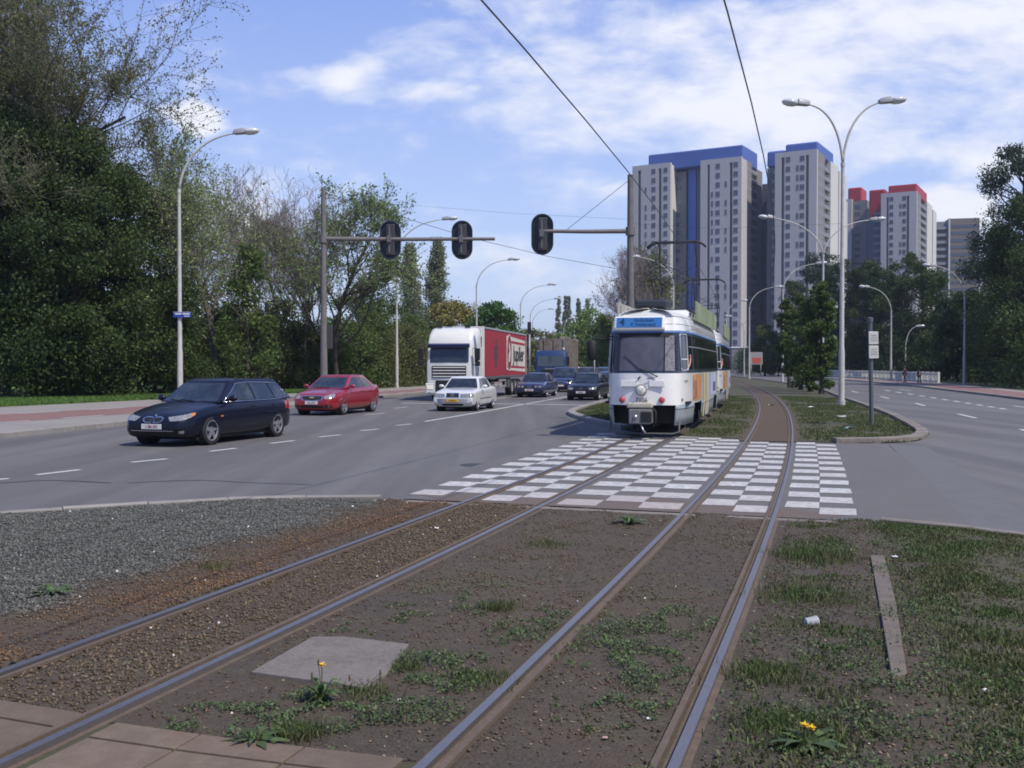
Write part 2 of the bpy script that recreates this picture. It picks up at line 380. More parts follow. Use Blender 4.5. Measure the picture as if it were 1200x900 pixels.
# ------------------------------------------------------------------ ground and roads
struct(MB().add([(-1500, -400, -.10), (1500, -400, -.10), (1500, 2500, -.10), (-1500, 2500, -.10)], [(0, 1, 2, 3)]).build('ground', GRASSB, fix=False))
far = [60, 70, 80, 95, 110, 130, 155, 185, 220, 260, 310]
kL = [(-18.5, -25), (-16.2, 8), (-14.2, 18), (-12.7, 25.4), (-11.7, 31.3), (-8.9, 48), (-6.0, 65.5)] + [(RX(y)-21.3, y) for y in far[2:]]
mL = [(RX(y)-7.7, y) for y in far[::-1]]
kR = [(8.5, -25), (11, 2), (14, 12), (18.5, 27), (22.7, 40), (27, 54), (32, 76), (36.5, 95.6), (43.9, 140)] + [(RX(y)+17.5, y) for y in (185, 220, 260, 310)]
mR = [(RX(y)+5.4, y) for y in far]
island = smooth_line([(-12.2, -25), (-11.6, 2), (-10.6, 7), (-8.6, 10.6), (-6.2, 12.15)], 5)[:-1] + smooth_line([(-6.2, 12.15), g2(150, 596), g2(300, 588), g2(480, 586)], 4)
cross_near = [g2(480, 586), g2(600, 592), g2(760, 600), g2(920, 608), g2(1030, 613)]
island_r = smooth_line([g2(1030, 613), g2(1110, 620), g2(1200, 632), (6.4, 9.3), (7.3, 6), (7.6, 0), (7.0, -25)], 5)
med_l = smooth_line([(RX(60)-7.7, 60), g2(712, 470), g2(690, 475.5), g2(672, 481), g2(664.5, 485), g2(672, 489.5), g2(689, 494.5), g2(715, 500.5), g2(735, 504.5)], 5)
med_f = [g2(735, 504.5), g2(800, 512), g2(890, 516), g2(980, 520)]
med_r = smooth_line([g2(980, 520), g2(1040, 519.5), g2(1074, 517), g2(1086, 513), g2(1087, 508), g2(1072, 499), g2(1040, 484), (RX(60)+5.0, 60)], 5)
road = kL + kR[::-1]
ngon('road', road, 0.0, ASPH)
# near island body (flat part lies under the detailed soil)
near_poly = island + cross_near[1:] + island_r[1:]
ngon('track_bed_base', near_poly, .004, SOILM)
med_poly = med_l + med_f[1:] + med_r[1:] + mR[1:] + mL[:-1]
ngon('median', med_poly, .026, SOILM)
kerb('kerb_island', island, .13, -.05, .06, KERB, 1.0, -1)
kerb('kerb_island_right', island_r, .13, -.05, .05, KERBD, 1.0, -1)
kerb('kerb_median_left', [(RX(y)-7.7, y) for y in far[::-1]] + med_l[1:], .30, -.05, .125, KERB, 1.0, -1)
kerb('kerb_median_right', med_r + mR[1:], .30, -.05, .125, KERBD, 1.0, -1)
kerb('kerb_median_front', [g2(985, 520), g2(1012, 520.3), g2(1040, 519.5)], .25, -.05, .1, KERBD, 1.0, -1)
# pavements
side_out = [(-34, -25), (-27, 12), (-23.5, 30), (-21, 42), (-18, 51.4), (-13.2, 63.5), (-9.5, 78)] + [(RX(y)-27, y) for y in far[3:]]
ngon('pavement_left', kL + side_out[::-1], .12, PAVE)
kerb('kerb_left', kL, .32, -.05, .135, KERB, 1.0, -1)
out_r = [(13, -25), (16, 2), (19, 12), (23.5, 27), (28.5, 43), (34.8, 69.7), (41.4, 95), (44.5, 110), (48.5, 142)] + [(RX(y)+22, y) for y in (185, 220, 260, 310)]
ngon('pavement_right', kR + out_r[::-1], .12, PAVE)
kerb('kerb_right', kR, .25, -.05, .135, KERB, 1.0, 1)
# red cycle path
cpo = [(-26.5, 2), (-21.5, 22), (-17.7, 35.4), (-15.8, 41.1), (-10.2, 62), (-6.5, 78)] + [(RX(y)-24.6, y) for y in far[3:]]
cpi = [(-24.2, 2), (-19.0, 18), (-15.1, 30.2), (-13.6, 35.7), (-8.3, 58), (-4.6, 74)] + [(RX(y)-22.8, y) for y in far[3:]]
ngon('cycle_path', cpo + cpi[::-1], .124, REDP)
rp_o = [(15, 2), (18, 12), (22, 26), (27, 42), (33, 67), (39.8, 95), (47, 140)]; rp_i = [(12.6, 2), (15.5, 12), (19.6, 26), (24.4, 43), (30.2, 68), (37.8, 95), (45.2, 139)]
ngon('cycle_path_right', rp_o + rp_i[::-1], .124, REDP)
ngon('verge_left', side_out + [(-200, 310), (-200, -25)], .09, VERGE)
ngon('verge_right', out_r + [(260, 310), (260, -25)], .09, GRASSB)

def dash(mb, a, b, wd, z):
    a = Vector(a).to_2d(); b = Vector(b).to_2d(); u = (b-a).normalized(); n = Vector((u.y, -u.x))*wd/2
    mb.add([(*(a-n), z), (*(a+n), z), (*(b+n), z), (*(b-n), z)], [(3, 2, 1, 0)])
def along(pts, mb, on, off, wd, z, start=0):
    R = resample(pts, .25); n1 = int(on/.25); n2 = int((on+off)/.25); i = int(start/.25)
    while i+n1 < len(R):
        for k in range(i, i+n1, 2): dash(mb, R[k], R[min(k+2, i+n1)], wd, z)
        i += n2
mb = MB()
for (a, b) in [((43, 556.5), (94, 550.5)), ((154, 541.8), (196, 537.8)), ((246, 529), (277, 525.3)), ((317, 519.7), (345, 516.3)), ((374, 512.2), (399, 509.6)), ((423, 504.9), (443, 502.9)), ((464, 498.6), (482, 496.9)),
               ((428, 486.2), (451, 484.2)), ((462, 478.5), (478, 477)), ((-60, 567), (10, 561))]:
    dash(mb, g2(*a), g2(*b), .13, .004)
mk = smooth_line([g2(498, 494), g2(560, 483.5), g2(610, 474.5), g2(668, 464.2), (RX(78)-11.0, 78), (RX(95)-11, 95)] , 4); along(mk, mb, 60, 1, .14, .004)
along([(RX(y)-14.4, y) for y in range(56, 200, 4)], mb, 3, 6, .13, .004); along([(RX(y)-11.0, y) for y in range(98, 200, 4)], mb, 3, 6, .13, .004)
sl = [g2(470, 472.6), g2(580, 473.2), g2(690, 474.6)]; dash(mb, sl[0], sl[1], .32, .004); dash(mb, sl[1], sl[2], .32, .004)
# right road marks
for (a, b) in [((1123, 485.2), (1144, 490.0)), ((1073, 472.6), (1084, 475.6)), ((1032, 464.6), (1042, 467.0)), ((998, 458.2), (1005, 460)), ((968, 452.6), (974, 454)), ((1188, 475.7), (1215, 479.3)),
               ((1196, 503), (1240, 515)), ((1054, 456.3), (1068, 458))]:
    dash(mb, g2(*a), g2(*b), .14, .004)
for k in range(11):
    x = 1040+k*13.5; y = 457.7+(x-1040)*.158; dash(mb, g2(x-3, y-.5), g2(x+3, y+.5), .22, .004)
struct(mb.build('road_markings', WHITEP, fix=False))
mb = MB(); along(offset_line(cpo, .12), mb, 2.2, 1.3, .14, .129, .4); along(offset_line(cpi, -.12), mb, 2.2, 1.3, .14, .129, 1.1)
struct(mb.build('cycle_path_markings', WHITEP, fix=False))

TAR = mat('tar', (.045, .043, .042), .55, noise=(4, .7, (.09, .085, .08)))
for i, pts in enumerate([[(150, 566), (230, 563), (300, 566), (365, 568)], [(0, 566), (60, 563), (130, 566)]]):
    L_ = smooth_line([g2(*p) for p in pts], 5); a_ = offset_line(L_, .04+.02*(i % 2)); b_ = offset_line(L_, -.04); ngon('tar_seam', a_+b_[::-1], .003, TAR)
mh = G(560, 545); ngon('manhole_cover', [(mh.x+.33*cos(2*pi*k/24), mh.y+.33*sin(2*pi*k/24)) for k in range(24)], .0035, mat('cast_iron', (.07, .062, .058), .6, metal=.4, noise=(30, .6, (.04, .035, .03))))
# crossing pad and chequered paint, laid out along the track
Yn, Yf = 12.55, 24.6
def xpoly(z0):
    return None
NL = [(474, 585.3), (600, 591.6), (760, 599.8), (920, 607.8), (1026, 612.4)]
pad = [g2(*p) for p in NL[::-1]] + [T(y, -4.35) for y in (16, 19, 22, 25, 27.5)] + [T(26.5, -2.3), T(25.3, 0), T(24.4, 1.6), T(23.9, 2.9)] + [T(y, 3.2) for y in (22, 19, 16, 12.25)] + [g2(1085, 618)]
ngon('crossing_pad', pad, .012, ASPH2)
pad2 = [T(y, 3.18) for y in (24.2, 20, 16, 11.9)] + [T(y, 3.95) for y in (11.7, 16, 20, 24.0)]
ngon('crossing_strip', pad2, .008, mat('asphalt_worn', (.13, .128, .128), .85, noise=[(2, .5, (.10, .1, .1)), (40, .4, (.17, .165, .16))], bump=(80, .3, .01)))
# track beds beyond the crossing
for tc_, nm in ((TR_R, 'track_bed_right'), (TR_L, 'track_bed_left')):
    ys = [24.2, 27, 30, 35, 40, 46, 52, 60, 70, 80, 95, 110, 130, 160, 200, 240]
    if tc_ < 0: ys = [26.6]+ys[2:]
    ngon(nm, [T(y, tc_-.72-.12*sin(y*1.7)) for y in ys]+[T(y, tc_+.74+.12*sin(y*2.3)) for y in ys[::-1]], .032, RUSTBED)
# paint cells
CW = mat('crossing_white', (.66, .66, .64), .7, attr=True, noise=[(11, .7, (.27, .25, .235)), (2.2, .45, (.42, .39, .35)), (60, .4, (.26, .25, .24))])
cols = [(-3.92, -3.41), (-3.41, -2.93), (-2.78, -2.33), (-2.33, -1.88), (-1.70, -1.17), (-1.17, -.64), (-.64, -.11), (.10, .53), (.53, .97), (1.14, 1.57), (1.57, 2.0)]
step = .522; V_ = []; F_ = []; A_ = []; rr = random.Random(3)
for ci, (a, b) in enumerate(cols):
    mid = (a+b)/2
    y0 = float(np.interp(mid, [-3.9, -2.2, 0, 2], [13.2, 12.75, 12.7, 12.82]))
    nrow = 26
    if mid < -2.6: nrow = 28
    for r in range(nrow):
        if (r+ci) % 2: continue
        ya = y0+r*step-.025; yb = y0+(r+1)*step+.02
        if ya > 24.3+(1.6-mid)*.42: break
        jx = [rr.uniform(-.012, .012) for _ in range(8)]; q = [T(ya+jx[0], a+.004+jx[1], .0165), T(ya+jx[2], b-.004+jx[3], .0165), T(yb+jx[4], b-.004+jx[5], .0165), T(yb+jx[6], a+.004+jx[7], .0165)]
        n = len(V_); V_ += [tuple(p) for p in q]; F_.append((n, n+1, n+2, n+3))
        s = max(0, 1-r/3.2)*(.28+.5*max(0, 1-abs(mid+1.0)/1.6)); k = rr.uniform(.88, 1.02)
        k *= .9; c = tuple((1-s)*v+s*u for v, u in zip((.74*k, .74*k, .72*k), (.36, .25, .19)))
        A_ += [(*c, 1)]*4
struct(fast_mesh('crossing_paint', np.array(V_), np.array(F_), CW, attr=np.array(A_)))
q0 = [g2(px, 591.6+(px-600)*.0507) for px in range(520, 980, 40)]; q1 = []
for i in range(15):
    tt = -3.9+i*.41; y0 = float(np.interp(tt, [-3.9, -2.2, 0, 2], [13.2, 12.75, 12.7, 12.82])); q1.append(T(y0+(.05+.85*sin(pi*i/14))+.12*sin(i*1.7), tt))
ngon('crossing_dirt', q0+q1[::-1], .0145, mat('brown_dirt', (.125, .10, .082), .9, noise=[(1.5, .6, (.155, .11, .085)), (7, .5, (.11, .092, .08))], bump=(60, .3, .01)))
# concrete edge at the near side of the crossing
kerb('crossing_edge', [g2(478, 587.5), g2(600, 594), g2(760, 601.5), g2(920, 609.5), g2(1032, 615)], .16, -.03, .02, KERBD, 1.4, 1)

# rails
def rail(name, t0, inner, label):
    root = thing(name, label, 'rail', T(10, t0, 0), 0, 'tram rails')
    ys = list(np.arange(-6, 30, .75))+list(np.arange(30, 240, 2.5))
    def zt(y): return .040+.016*min(max((y-24)/4, 0), 1)
    def sweep(o0, o1, dz0, dz1, nm, m):
        rings = []
        for y in ys:
            z = zt(y); a = T(y, t0+o0)-root.location; b = T(y, t0+o1)-root.location
            rings.append([(a.x, a.y, z+dz0), (b.x, b.y, z+dz0), (b.x, b.y, z+dz1), (a.x, a.y, z+dz1)])
        q = MB(); q.loft(rings); q.build(nm, m, root)
    s = inner
    sweep(-.025, .025, -.03, 0, 'rail_head', RAILH)
    sweep(min(s*.072, s*.105), max(s*.072, s*.105), -.03, -.002, 'guard_lip', RAILB)
    sweep(-.06, .06, -.09, -.031, 'rail_web', RAILB)
    return root
rail('tram_rail', TR_R-.53, 1, 'left rail of the right-hand empty tram track, shiny head with rusty lip')
rail('tram_rail', TR_R+.53, -1, 'rightmost tram rail, curving past the grassy strip at the right')
rail('tram_rail', TR_L-.53, 1, 'leftmost tram rail, running beside the grey ballast')
rail('tram_rail', TR_L+.53, -1, 'right rail of the left-hand track the tram stands on, beside the grey slab')

# ------------------------------------------------------------------ near ground, detailed
rs = np.random.RandomState(5)
_tab = rs.rand(256, 256)
def vnoise(x, y, s):
    x = x*s+100; y = y*s+100; xi = np.floor(x).astype(int); yi = np.floor(y).astype(int); fx = x-xi; fy = y-yi
    fx = fx*fx*(3-2*fx); fy = fy*fy*(3-2*fy); g = lambda a, b: _tab[a % 256, b % 256]
    return (g(xi, yi)*(1-fx)+g(xi+1, yi)*fx)*(1-fy)+(g(xi, yi+1)*(1-fx)+g(xi+1, yi+1)*fx)*fy
def fbm(x, y, s, o=4): 
    v = 0; a = .5; tot = 0
    for k in range(o): v = v+a*vnoise(x+k*17, y-k*9, s*2**k); tot += a; a *= .5
    return v/tot
def inpoly(x, y, poly):
    c = np.zeros(x.shape, bool); n = len(poly)
    for i in range(n):
        x1, y1 = poly[i]; x2, y2 = poly[(i+1) % n]
        m = ((y1 > y) != (y2 > y)) & (x < (x2-x1)*(y-y1)/(y2-y1+1e-12)+x1); c ^= m
    return c
RXv = np.vectorize(RX)
def tcoord(x, y): return (x-RXv(y))*.951        # sideways distance from the reference rail
slabpoly = [(-9, -1), tuple(g2(-420, 790)), g2(0, 822), g2(117, 845), g2(135, 852), g2(276, 872), g2(460, 893), g2(620, 914), (1.0, -1)]
def zones(x, y):
    t = tcoord(x, y); n1 = fbm(x, y, 1.3); n2 = fbm(x+9, y, 4.0); n3 = fbm(x, y+30, .5)
    bal = np.clip((-t-3.55+(n1-.5)*1.2)*2.0, 0, 1)*np.clip((y-4.2)*.8+(n1-.5)*2, 0, 1)      # clean grey ballast left of the tracks
    rust = np.exp(-((t+3.3-(n1-.5)*.5)/.42)**2)*np.clip(.55+1.4*(n1-.35), 0, 1)
    stony = np.clip(1-np.abs(t-TR_L)/.55, 0, 1)**.4*np.clip((n3+.15), 0, 1)
    return t, bal, rust, stony, n1, n2, n3
xs = np.arange(-11.6, 8.2, .055); ys = np.arange(2.2, 14.6, .055); X_, Y_ = np.meshgrid(xs, ys)
t, bal, rust, stony, n1, n2, n3 = zones(X_, Y_)
near_rail = np.minimum.reduce([np.abs(t-q) for q in (TR_R-.53, TR_R+.53, TR_L-.53, TR_L+.53)])
Z_ = -.012+.028*(n1-.5)+.022*(n2-.5)+.012*(fbm(X_, Y_, 14, 2)-.5)*np.clip(bal+stony, .2, 1)
Z_ += .02*np.clip(t-1.4, 0, 1)+.02*bal
Z_ = np.where(near_rail < .14, np.minimum(Z_, -.02), Z_)
def soilz(x, y):
    t, bal, rust, stony, n1, n2, n3 = zones(x, y)
    z = -.012+.028*(n1-.5)+.022*(n2-.5)+.012*(fbm(x, y, 14, 2)-.5)*np.clip(bal+stony, .2, 1)+.02*np.clip(t-1.4, 0, 1)+.02*bal
    return z+.028
def mixv(a, b, f): return a*(1-f[..., None])+np.array(b)*f[..., None]
C_ = np.zeros(X_.shape+(3,))+np.array((.074, .056, .040))
C_ = mixv(C_, (.098, .074, .052), np.clip((n3-.45)*4, 0, 1)); C_ = mixv(C_, (.135, .09, .055), np.clip((n2-.52)*3, 0, 1)*.7*np.clip((Y_-5)*.3, .15, 1))
C_ = mixv(C_, (.045, .04, .036), np.clip((.42-n1)*6, 0, 1)*.8)
C_ = mixv(C_, (.105, .082, .056), stony*.8); C_ = mixv(C_, (.085, .088, .078), bal); C_ = mixv(C_, (.135, .078, .04), rust*.85)
C_ = mixv(C_, (.06, .075, .028), np.clip((n1-.52)*5, 0, 1)*.5*np.clip(t-1.2, 0, 1))
C_ *= np.array((.82, .70, .55)); C_ = mixv(C_, (.06, .07, .03), np.clip((n2*.6+n1*.5-.55)*4, 0, .45)*(1-bal)); C_ = mixv(C_, (.045, .037, .031), np.exp(-((t-1.6)/.35)**2)*.6)
lw = np.clip((t-2.05-.5*(n1-.5))*2.0, 0, 1); C_ = mixv(C_, (.078, .088, .034), lw*np.clip((n1*.5+n2*.6-.36)*5, .15, .9)); C_ = mixv(C_, (.12, .095, .065), lw*np.clip((n2-.6)*6, 0, .7))
nx, ny = len(xs), len(ys)
idx = np.arange(nx*ny).reshape(ny, nx); Fq = np.stack([idx[:-1, :-1], idx[:-1, 1:], idx[1:, 1:], idx[1:, :-1]], -1).reshape(-1, 4)
cx = (X_[:-1, :-1]+.027).ravel(); cy = (Y_[:-1, :-1]+.027).ravel()
inner = [(p[0]+(.05 if p[0] < 0 else -.05), p[1]-.06) for p in near_poly]
keep = inpoly(cx, cy, inner) & ~inpoly(cx, cy, slabpoly)
Fq = Fq[keep]; used = np.unique(Fq); remap = -np.ones(nx*ny, int); remap[used] = np.arange(len(used))
Vv = np.stack([X_.ravel(), Y_.ravel(), Z_.ravel()], -1)[used]; Vv[:, 2] += .028
struct(fast_mesh('track_bed', Vv, remap[Fq], SOIL, attr=np.concatenate([C_.reshape(-1, 3)[used], np.ones((len(used), 1))], 1), smooth=True))

# stones
def stones(name, P, S_, Cc, rsd):
    n = len(P); base = np.array([(1, 0, 0), (-1, 0, 0), (0, 1, 0), (0, -1, 0), (0, 0, .7), (0, 0, -.7)], float)
    J = base[None]*(1+rsd.uniform(-.35, .35, (n, 6, 1))) + rsd.uniform(-.25, .25, (n, 6, 3))
    a = rsd.uniform(0, 2*pi, n); ca, sa = np.cos(a), np.sin(a)
    x = J[..., 0]*ca[:, None]-J[..., 1]*sa[:, None]; y = J[..., 0]*sa[:, None]+J[..., 1]*ca[:, None]
    J = np.stack([x, y, J[..., 2]], -1)*S_[:, None, None]+P[:, None, :]
    f = np.array([(0, 2, 4), (2, 1, 4), (1, 3, 4), (3, 0, 4), (2, 0, 5), (1, 2, 5), (3, 1, 5), (0, 3, 5)])
    F = (f[None]+(np.arange(n)*6)[:, None, None]).reshape(-1, 3)
    o = fast_mesh(name, J.reshape(-1, 3), F, STONE, attr=np.repeat(np.concatenate([Cc, np.ones((n, 1))], 1), 6, 0)); o['kind'] = 'stuff'; return o
n0 = 330000
px_ = rs.uniform(-8.5, 7, n0); py_ = 3.2+10.6*rs.rand(n0)
t, bal, rust, stony, n1, n2, n3 = zones(px_, py_)
nr = np.minimum.reduce([np.abs(t-q) for q in (TR_R-.53, TR_R+.53, TR_L-.53, TR_L+.53)])
d = np.clip(bal*.95+rust*.8+stony*.95+.45*np.clip((n2-.42)*5, 0, 1)*np.clip((n1-.3)*4, .2, 1)+.06, 0, 1)
ok = (rs.rand(n0) < d) & (np.abs(px_) < .56*py_+.6) & inpoly(px_, py_, inner) & ~inpoly(px_, py_, slabpoly) & (nr > .10)
px_, py_, t, bal, rust, stony, n1 = [q[ok] for q in (px_, py_, t, bal, rust, stony, n1)]
cc = np.zeros((len(px_), 3))+np.array((.105, .08, .058)); cc = mixv(cc, (.104, .107, .095), bal); cc = mixv(cc, (.16, .095, .052), rust*.85); cc = mixv(cc, (.135, .11, .072), stony*.7); cc = np.where(bal[:, None] > .5, cc, cc*np.array((1.0, .92, .8)))
cc = cc*rs.uniform(.6, 1.25, (len(px_), 1)); wht = rs.rand(len(px_)) < .003; cc[wht] = (.5, .47, .43)
sz = rs.uniform(.004, .0125, len(px_))*(1+.5*bal+.6*stony+.3*rust)
stones('ballast', np.stack([px_, py_, soilz(px_, py_)+.35*sz], -1), sz, cc, rs)

# slabs at the bottom left, split into concrete planks along the track
mb = MB()
sp2 = [Vector(p) for p in slabpoly]
near_edge = [g2(-420, 790), g2(0, 822), g2(117, 845), g2(135, 852), g2(276, 872), g2(460, 893), g2(620, 914)]
NE = resample([tuple(p) for p in near_edge], .1)
def edgeY(x):
    for a, b in zip(near_edge[:-1], near_edge[1:]):
        if a[0] <= x <= b[0]: return a[1]+(b[1]-a[1])*(x-a[0])/(b[0]-a[0])
    return near_edge[-1][1] if x > 0 else near_edge[0][1]
def far_at(tt):                               # where the line of constant t meets the front edge
    lo, hi = 1.5, 9.0
    for _ in range(40):
        m_ = (lo+hi)/2; p = T(m_, tt)
        if p.y < edgeY(p.x): lo = m_
        else: hi = m_
    return lo
tl = [-6.2, -5.3, -4.55, -3.75, -2.98]; segs = [(tl[i], tl[i+1]) for i in range(4)] + [(-2.72, -1.93), (-1.68, -1.18), (-1.18, -.62), (-.62, -.12)]
for (a, b) in segs:
    a += .006; b -= .006; yf = [far_at(a)-.20, far_at(b)-.20]; cuts = [0, .95, 1.95, 3.0, 6]
    for c0, c1 in zip(cuts[:-1], cuts[1:]):
        q = [T(yf[0]-c1+.012, a), T(yf[1]-c1+.012, b), T(yf[1]-c0, b), T(yf[0]-c0, a)]
        mb.loft([[(p.x, p.y, -.02) for p in q], [(p.x, p.y, .022) for p in q]])
    q = [T(yf[0]+.012, a), T(yf[1]+.012, b), T(yf[1]+.2, b), T(yf[0]+.2, a)]
    mb.loft([[(p.x, p.y, -.02) for p in q], [(p.x, p.y, .026) for p in q]])
struct(mb.build('pavement_slabs', SLAB, bevel=.004))
q = [G(*p) for p in [(294, 794), (366, 752.5), (402, 752), (479, 761), (452, 797), (428, 813), (380, 806)]]
o = MB().prism([(p.x, p.y) for p in q], -.03, .036).build('concrete_slab', SLABG, bevel=.004); tag(o, 'flat grey concrete slab lying between the tram tracks, weeds along its right edge', 'slab')
SLQ = [(p.x, p.y) for p in q]
q = [G(*p) for p in [(1020, 657), (1036, 657), (1050, 715), (1063, 800), (1045, 803), (1033, 730)]]
o = MB().prism([(p.x, p.y) for p in q], -.03, +.052).build('edging_stone', mat('edging_brown', (.15, .125, .10), .9, noise=[(6, .6, (.10, .08, .065)), (40, .4, (.2, .17, .14))], bump=(40, .4, .01)), bevel=.004); tag(o, 'long narrow concrete edging strip sunk in the grass at the right', 'edging')

# ------------------------------------------------------------------ grass and weeds
def blades(name, P, H, Wd, lean, m, rsd, kind='stuff', parent=None):
    n = len(P); a = rsd.uniform(0, 2*pi, n); dx, dy = np.cos(a), np.sin(a)
    b = rsd.uniform(0, 2*pi, n); lx, ly = np.cos(b)*lean, np.sin(b)*lean
    z0 = np.zeros(n); s = np.stack([dx, dy, z0], -1)*Wd[:, None]/2
    p0 = P-s; p1 = P+s; mid = P+np.stack([lx*.35*H, ly*.35*H, .6*H], -1); tip = P+np.stack([lx*H, ly*H, H*(1-.25*np.abs(lean))], -1)
    V_ = np.stack([p0, p1, mid+s*.8, mid-s*.8, tip], 1).reshape(-1, 3); i = np.arange(n)*5
    F = np.concatenate([np.stack([i, i+1, i+2], -1), np.stack([i, i+2, i+3], -1), np.stack([i+3, i+2, i+4], -1)])
    o = fast_mesh(name, V_, F, m, parent)
    if kind: o['kind'] = kind
    return o
n0 = 1500000
px_ = rs.uniform(-9, 9, n0); py_ = 3.3+10.2*rs.rand(n0)
t = tcoord(px_, py_); g1 = fbm(px_, py_, 1.1); gg = fbm(px_+5, py_+3, 3.4)
tuftm = lambda cx_, cy_, r: np.exp(-(((px_-cx_)**2+(py_-cy_)**2)/r**2))
# lawn at the right
lawn = np.clip((t-2.12-.5*(g1-.5))*3.0, 0, 1)*np.clip((gg*.7+g1*.5-.45)*4.0, 0.10, 1)
strip = .7*np.clip(1-np.abs(t-1.6-.5*(g1-.5))/.6, 0, 1)*np.clip((gg-.44)*7, 0, 1)*np.clip((g1-.38)*5, 0, 1)
topf = np.clip((py_-10.3)*1.2, 0, 1)*np.clip((t-1.9)*2, 0, 1)*.9
dn = np.clip(lawn*.8+strip*.7+topf*np.clip((gg-.3)*3, 0, 1), 0, 1)
ok = (rs.rand(n0) < dn) & (np.abs(px_) < .56*py_+.5) & inpoly(px_, py_, inner) & (t > 1.2)
P = np.stack([px_[ok], py_[ok], soilz(px_[ok], py_[ok])-.004], -1); n = len(P)
blades('lawn_grass', P, rs.uniform(.008, .045, n)*(.4+1.0*g1[ok]), rs.uniform(.007, .014, n), rs.uniform(.1, .9, n), GRASSL, rs)
# creeping weeds between the rails
def leafquads(P, size, rsd, upb=.5):
    n = len(P); nrm = rsd.normal(size=(n, 3)); nrm[:, 2] = np.abs(nrm[:, 2])+upb; nrm /= np.linalg.norm(nrm, axis=1)[:, None]
    a = np.cross(nrm, rsd.normal(size=(n, 3))); a /= np.linalg.norm(a, axis=1)[:, None]+1e-9; b = np.cross(nrm, a)
    a = a*size[:, None]*.5; b = b*size[:, None]*.32
    V_ = np.stack([P-a, P+b, P+a, P-b], 1).reshape(-1, 3); return V_, np.arange(n*4).reshape(-1, 4)
n0 = 620000
px_ = rs.uniform(-4, 5, n0); py_ = 3.2+8*rs.rand(n0)**1.3
t = tcoord(px_, py_); g1 = fbm(px_+2, py_+7, 1.9, 3); gg = fbm(px_+5, py_+3, 6.5, 3)
band = np.clip(1-np.abs(t-(-.75))/.75, 0, 1)**.3*np.clip((8.6-py_)*.8, 0, 1) + np.clip(1-np.abs(t-.53)/.5, 0, 1)**.5*np.clip((8.5-py_)*.5, 0, 1) + .5*np.exp(-((t-1.9)/.6)**2)
dn = np.clip((g1*.5+gg*.65-.63)*16, 0, 1)*np.clip(band, 0, 1)
nr = np.minimum.reduce([np.abs(t-q) for q in (TR_R-.53, TR_R+.53, TR_L-.53, TR_L+.53)])
ok = (rs.rand(n0) < dn*.9) & ~inpoly(px_, py_, SLQ) & (np.abs(px_) < .56*py_+.4) & (nr > .07) & ~inpoly(px_, py_, slabpoly) & (t > -1.75)
hh = rs.uniform(.005, .05, ok.sum())*np.clip((g1[ok]-.3)*3, .3, 1.4)
P = np.stack([px_[ok], py_[ok], soilz(px_[ok], py_[ok])+hh*.9], -1)
V_, F_ = leafquads(P, rs.uniform(.010, .026, len(P)), rs); o = fast_mesh('creeping_weeds', V_, F_, WEEDL); o['kind'] = 'stuff'
# dry leaf and bark fragments lying on the bed
n0 = 60000; px_ = rs.uniform(-6, 6, n0); py_ = 3.2+8.5*rs.rand(n0)**1.2; t = tcoord(px_, py_); g1 = fbm(px_+1, py_+4, 2.6, 3)
nr = np.minimum.reduce([np.abs(t-q) for q in (TR_R-.53, TR_R+.53, TR_L-.53, TR_L+.53)])
ok = (rs.rand(n0) < np.clip((g1-.45)*2, .02, .35)) & (np.abs(px_) < .56*py_+.4) & (nr > .09) & ~inpoly(px_, py_, slabpoly) & ~inpoly(px_, py_, SLQ) & inpoly(px_, py_, inner) & (t > -2.8)
P = np.stack([px_[ok], py_[ok], soilz(px_[ok], py_[ok])+.006], -1); V_, F_ = leafquads(P, rs.uniform(.008, .026, len(P)), rs, 2.0)
fast_mesh('dry_debris', V_, F_, mat('dry_debris', (.19, .135, .085), .85, island=.6))['kind'] = 'stuff'
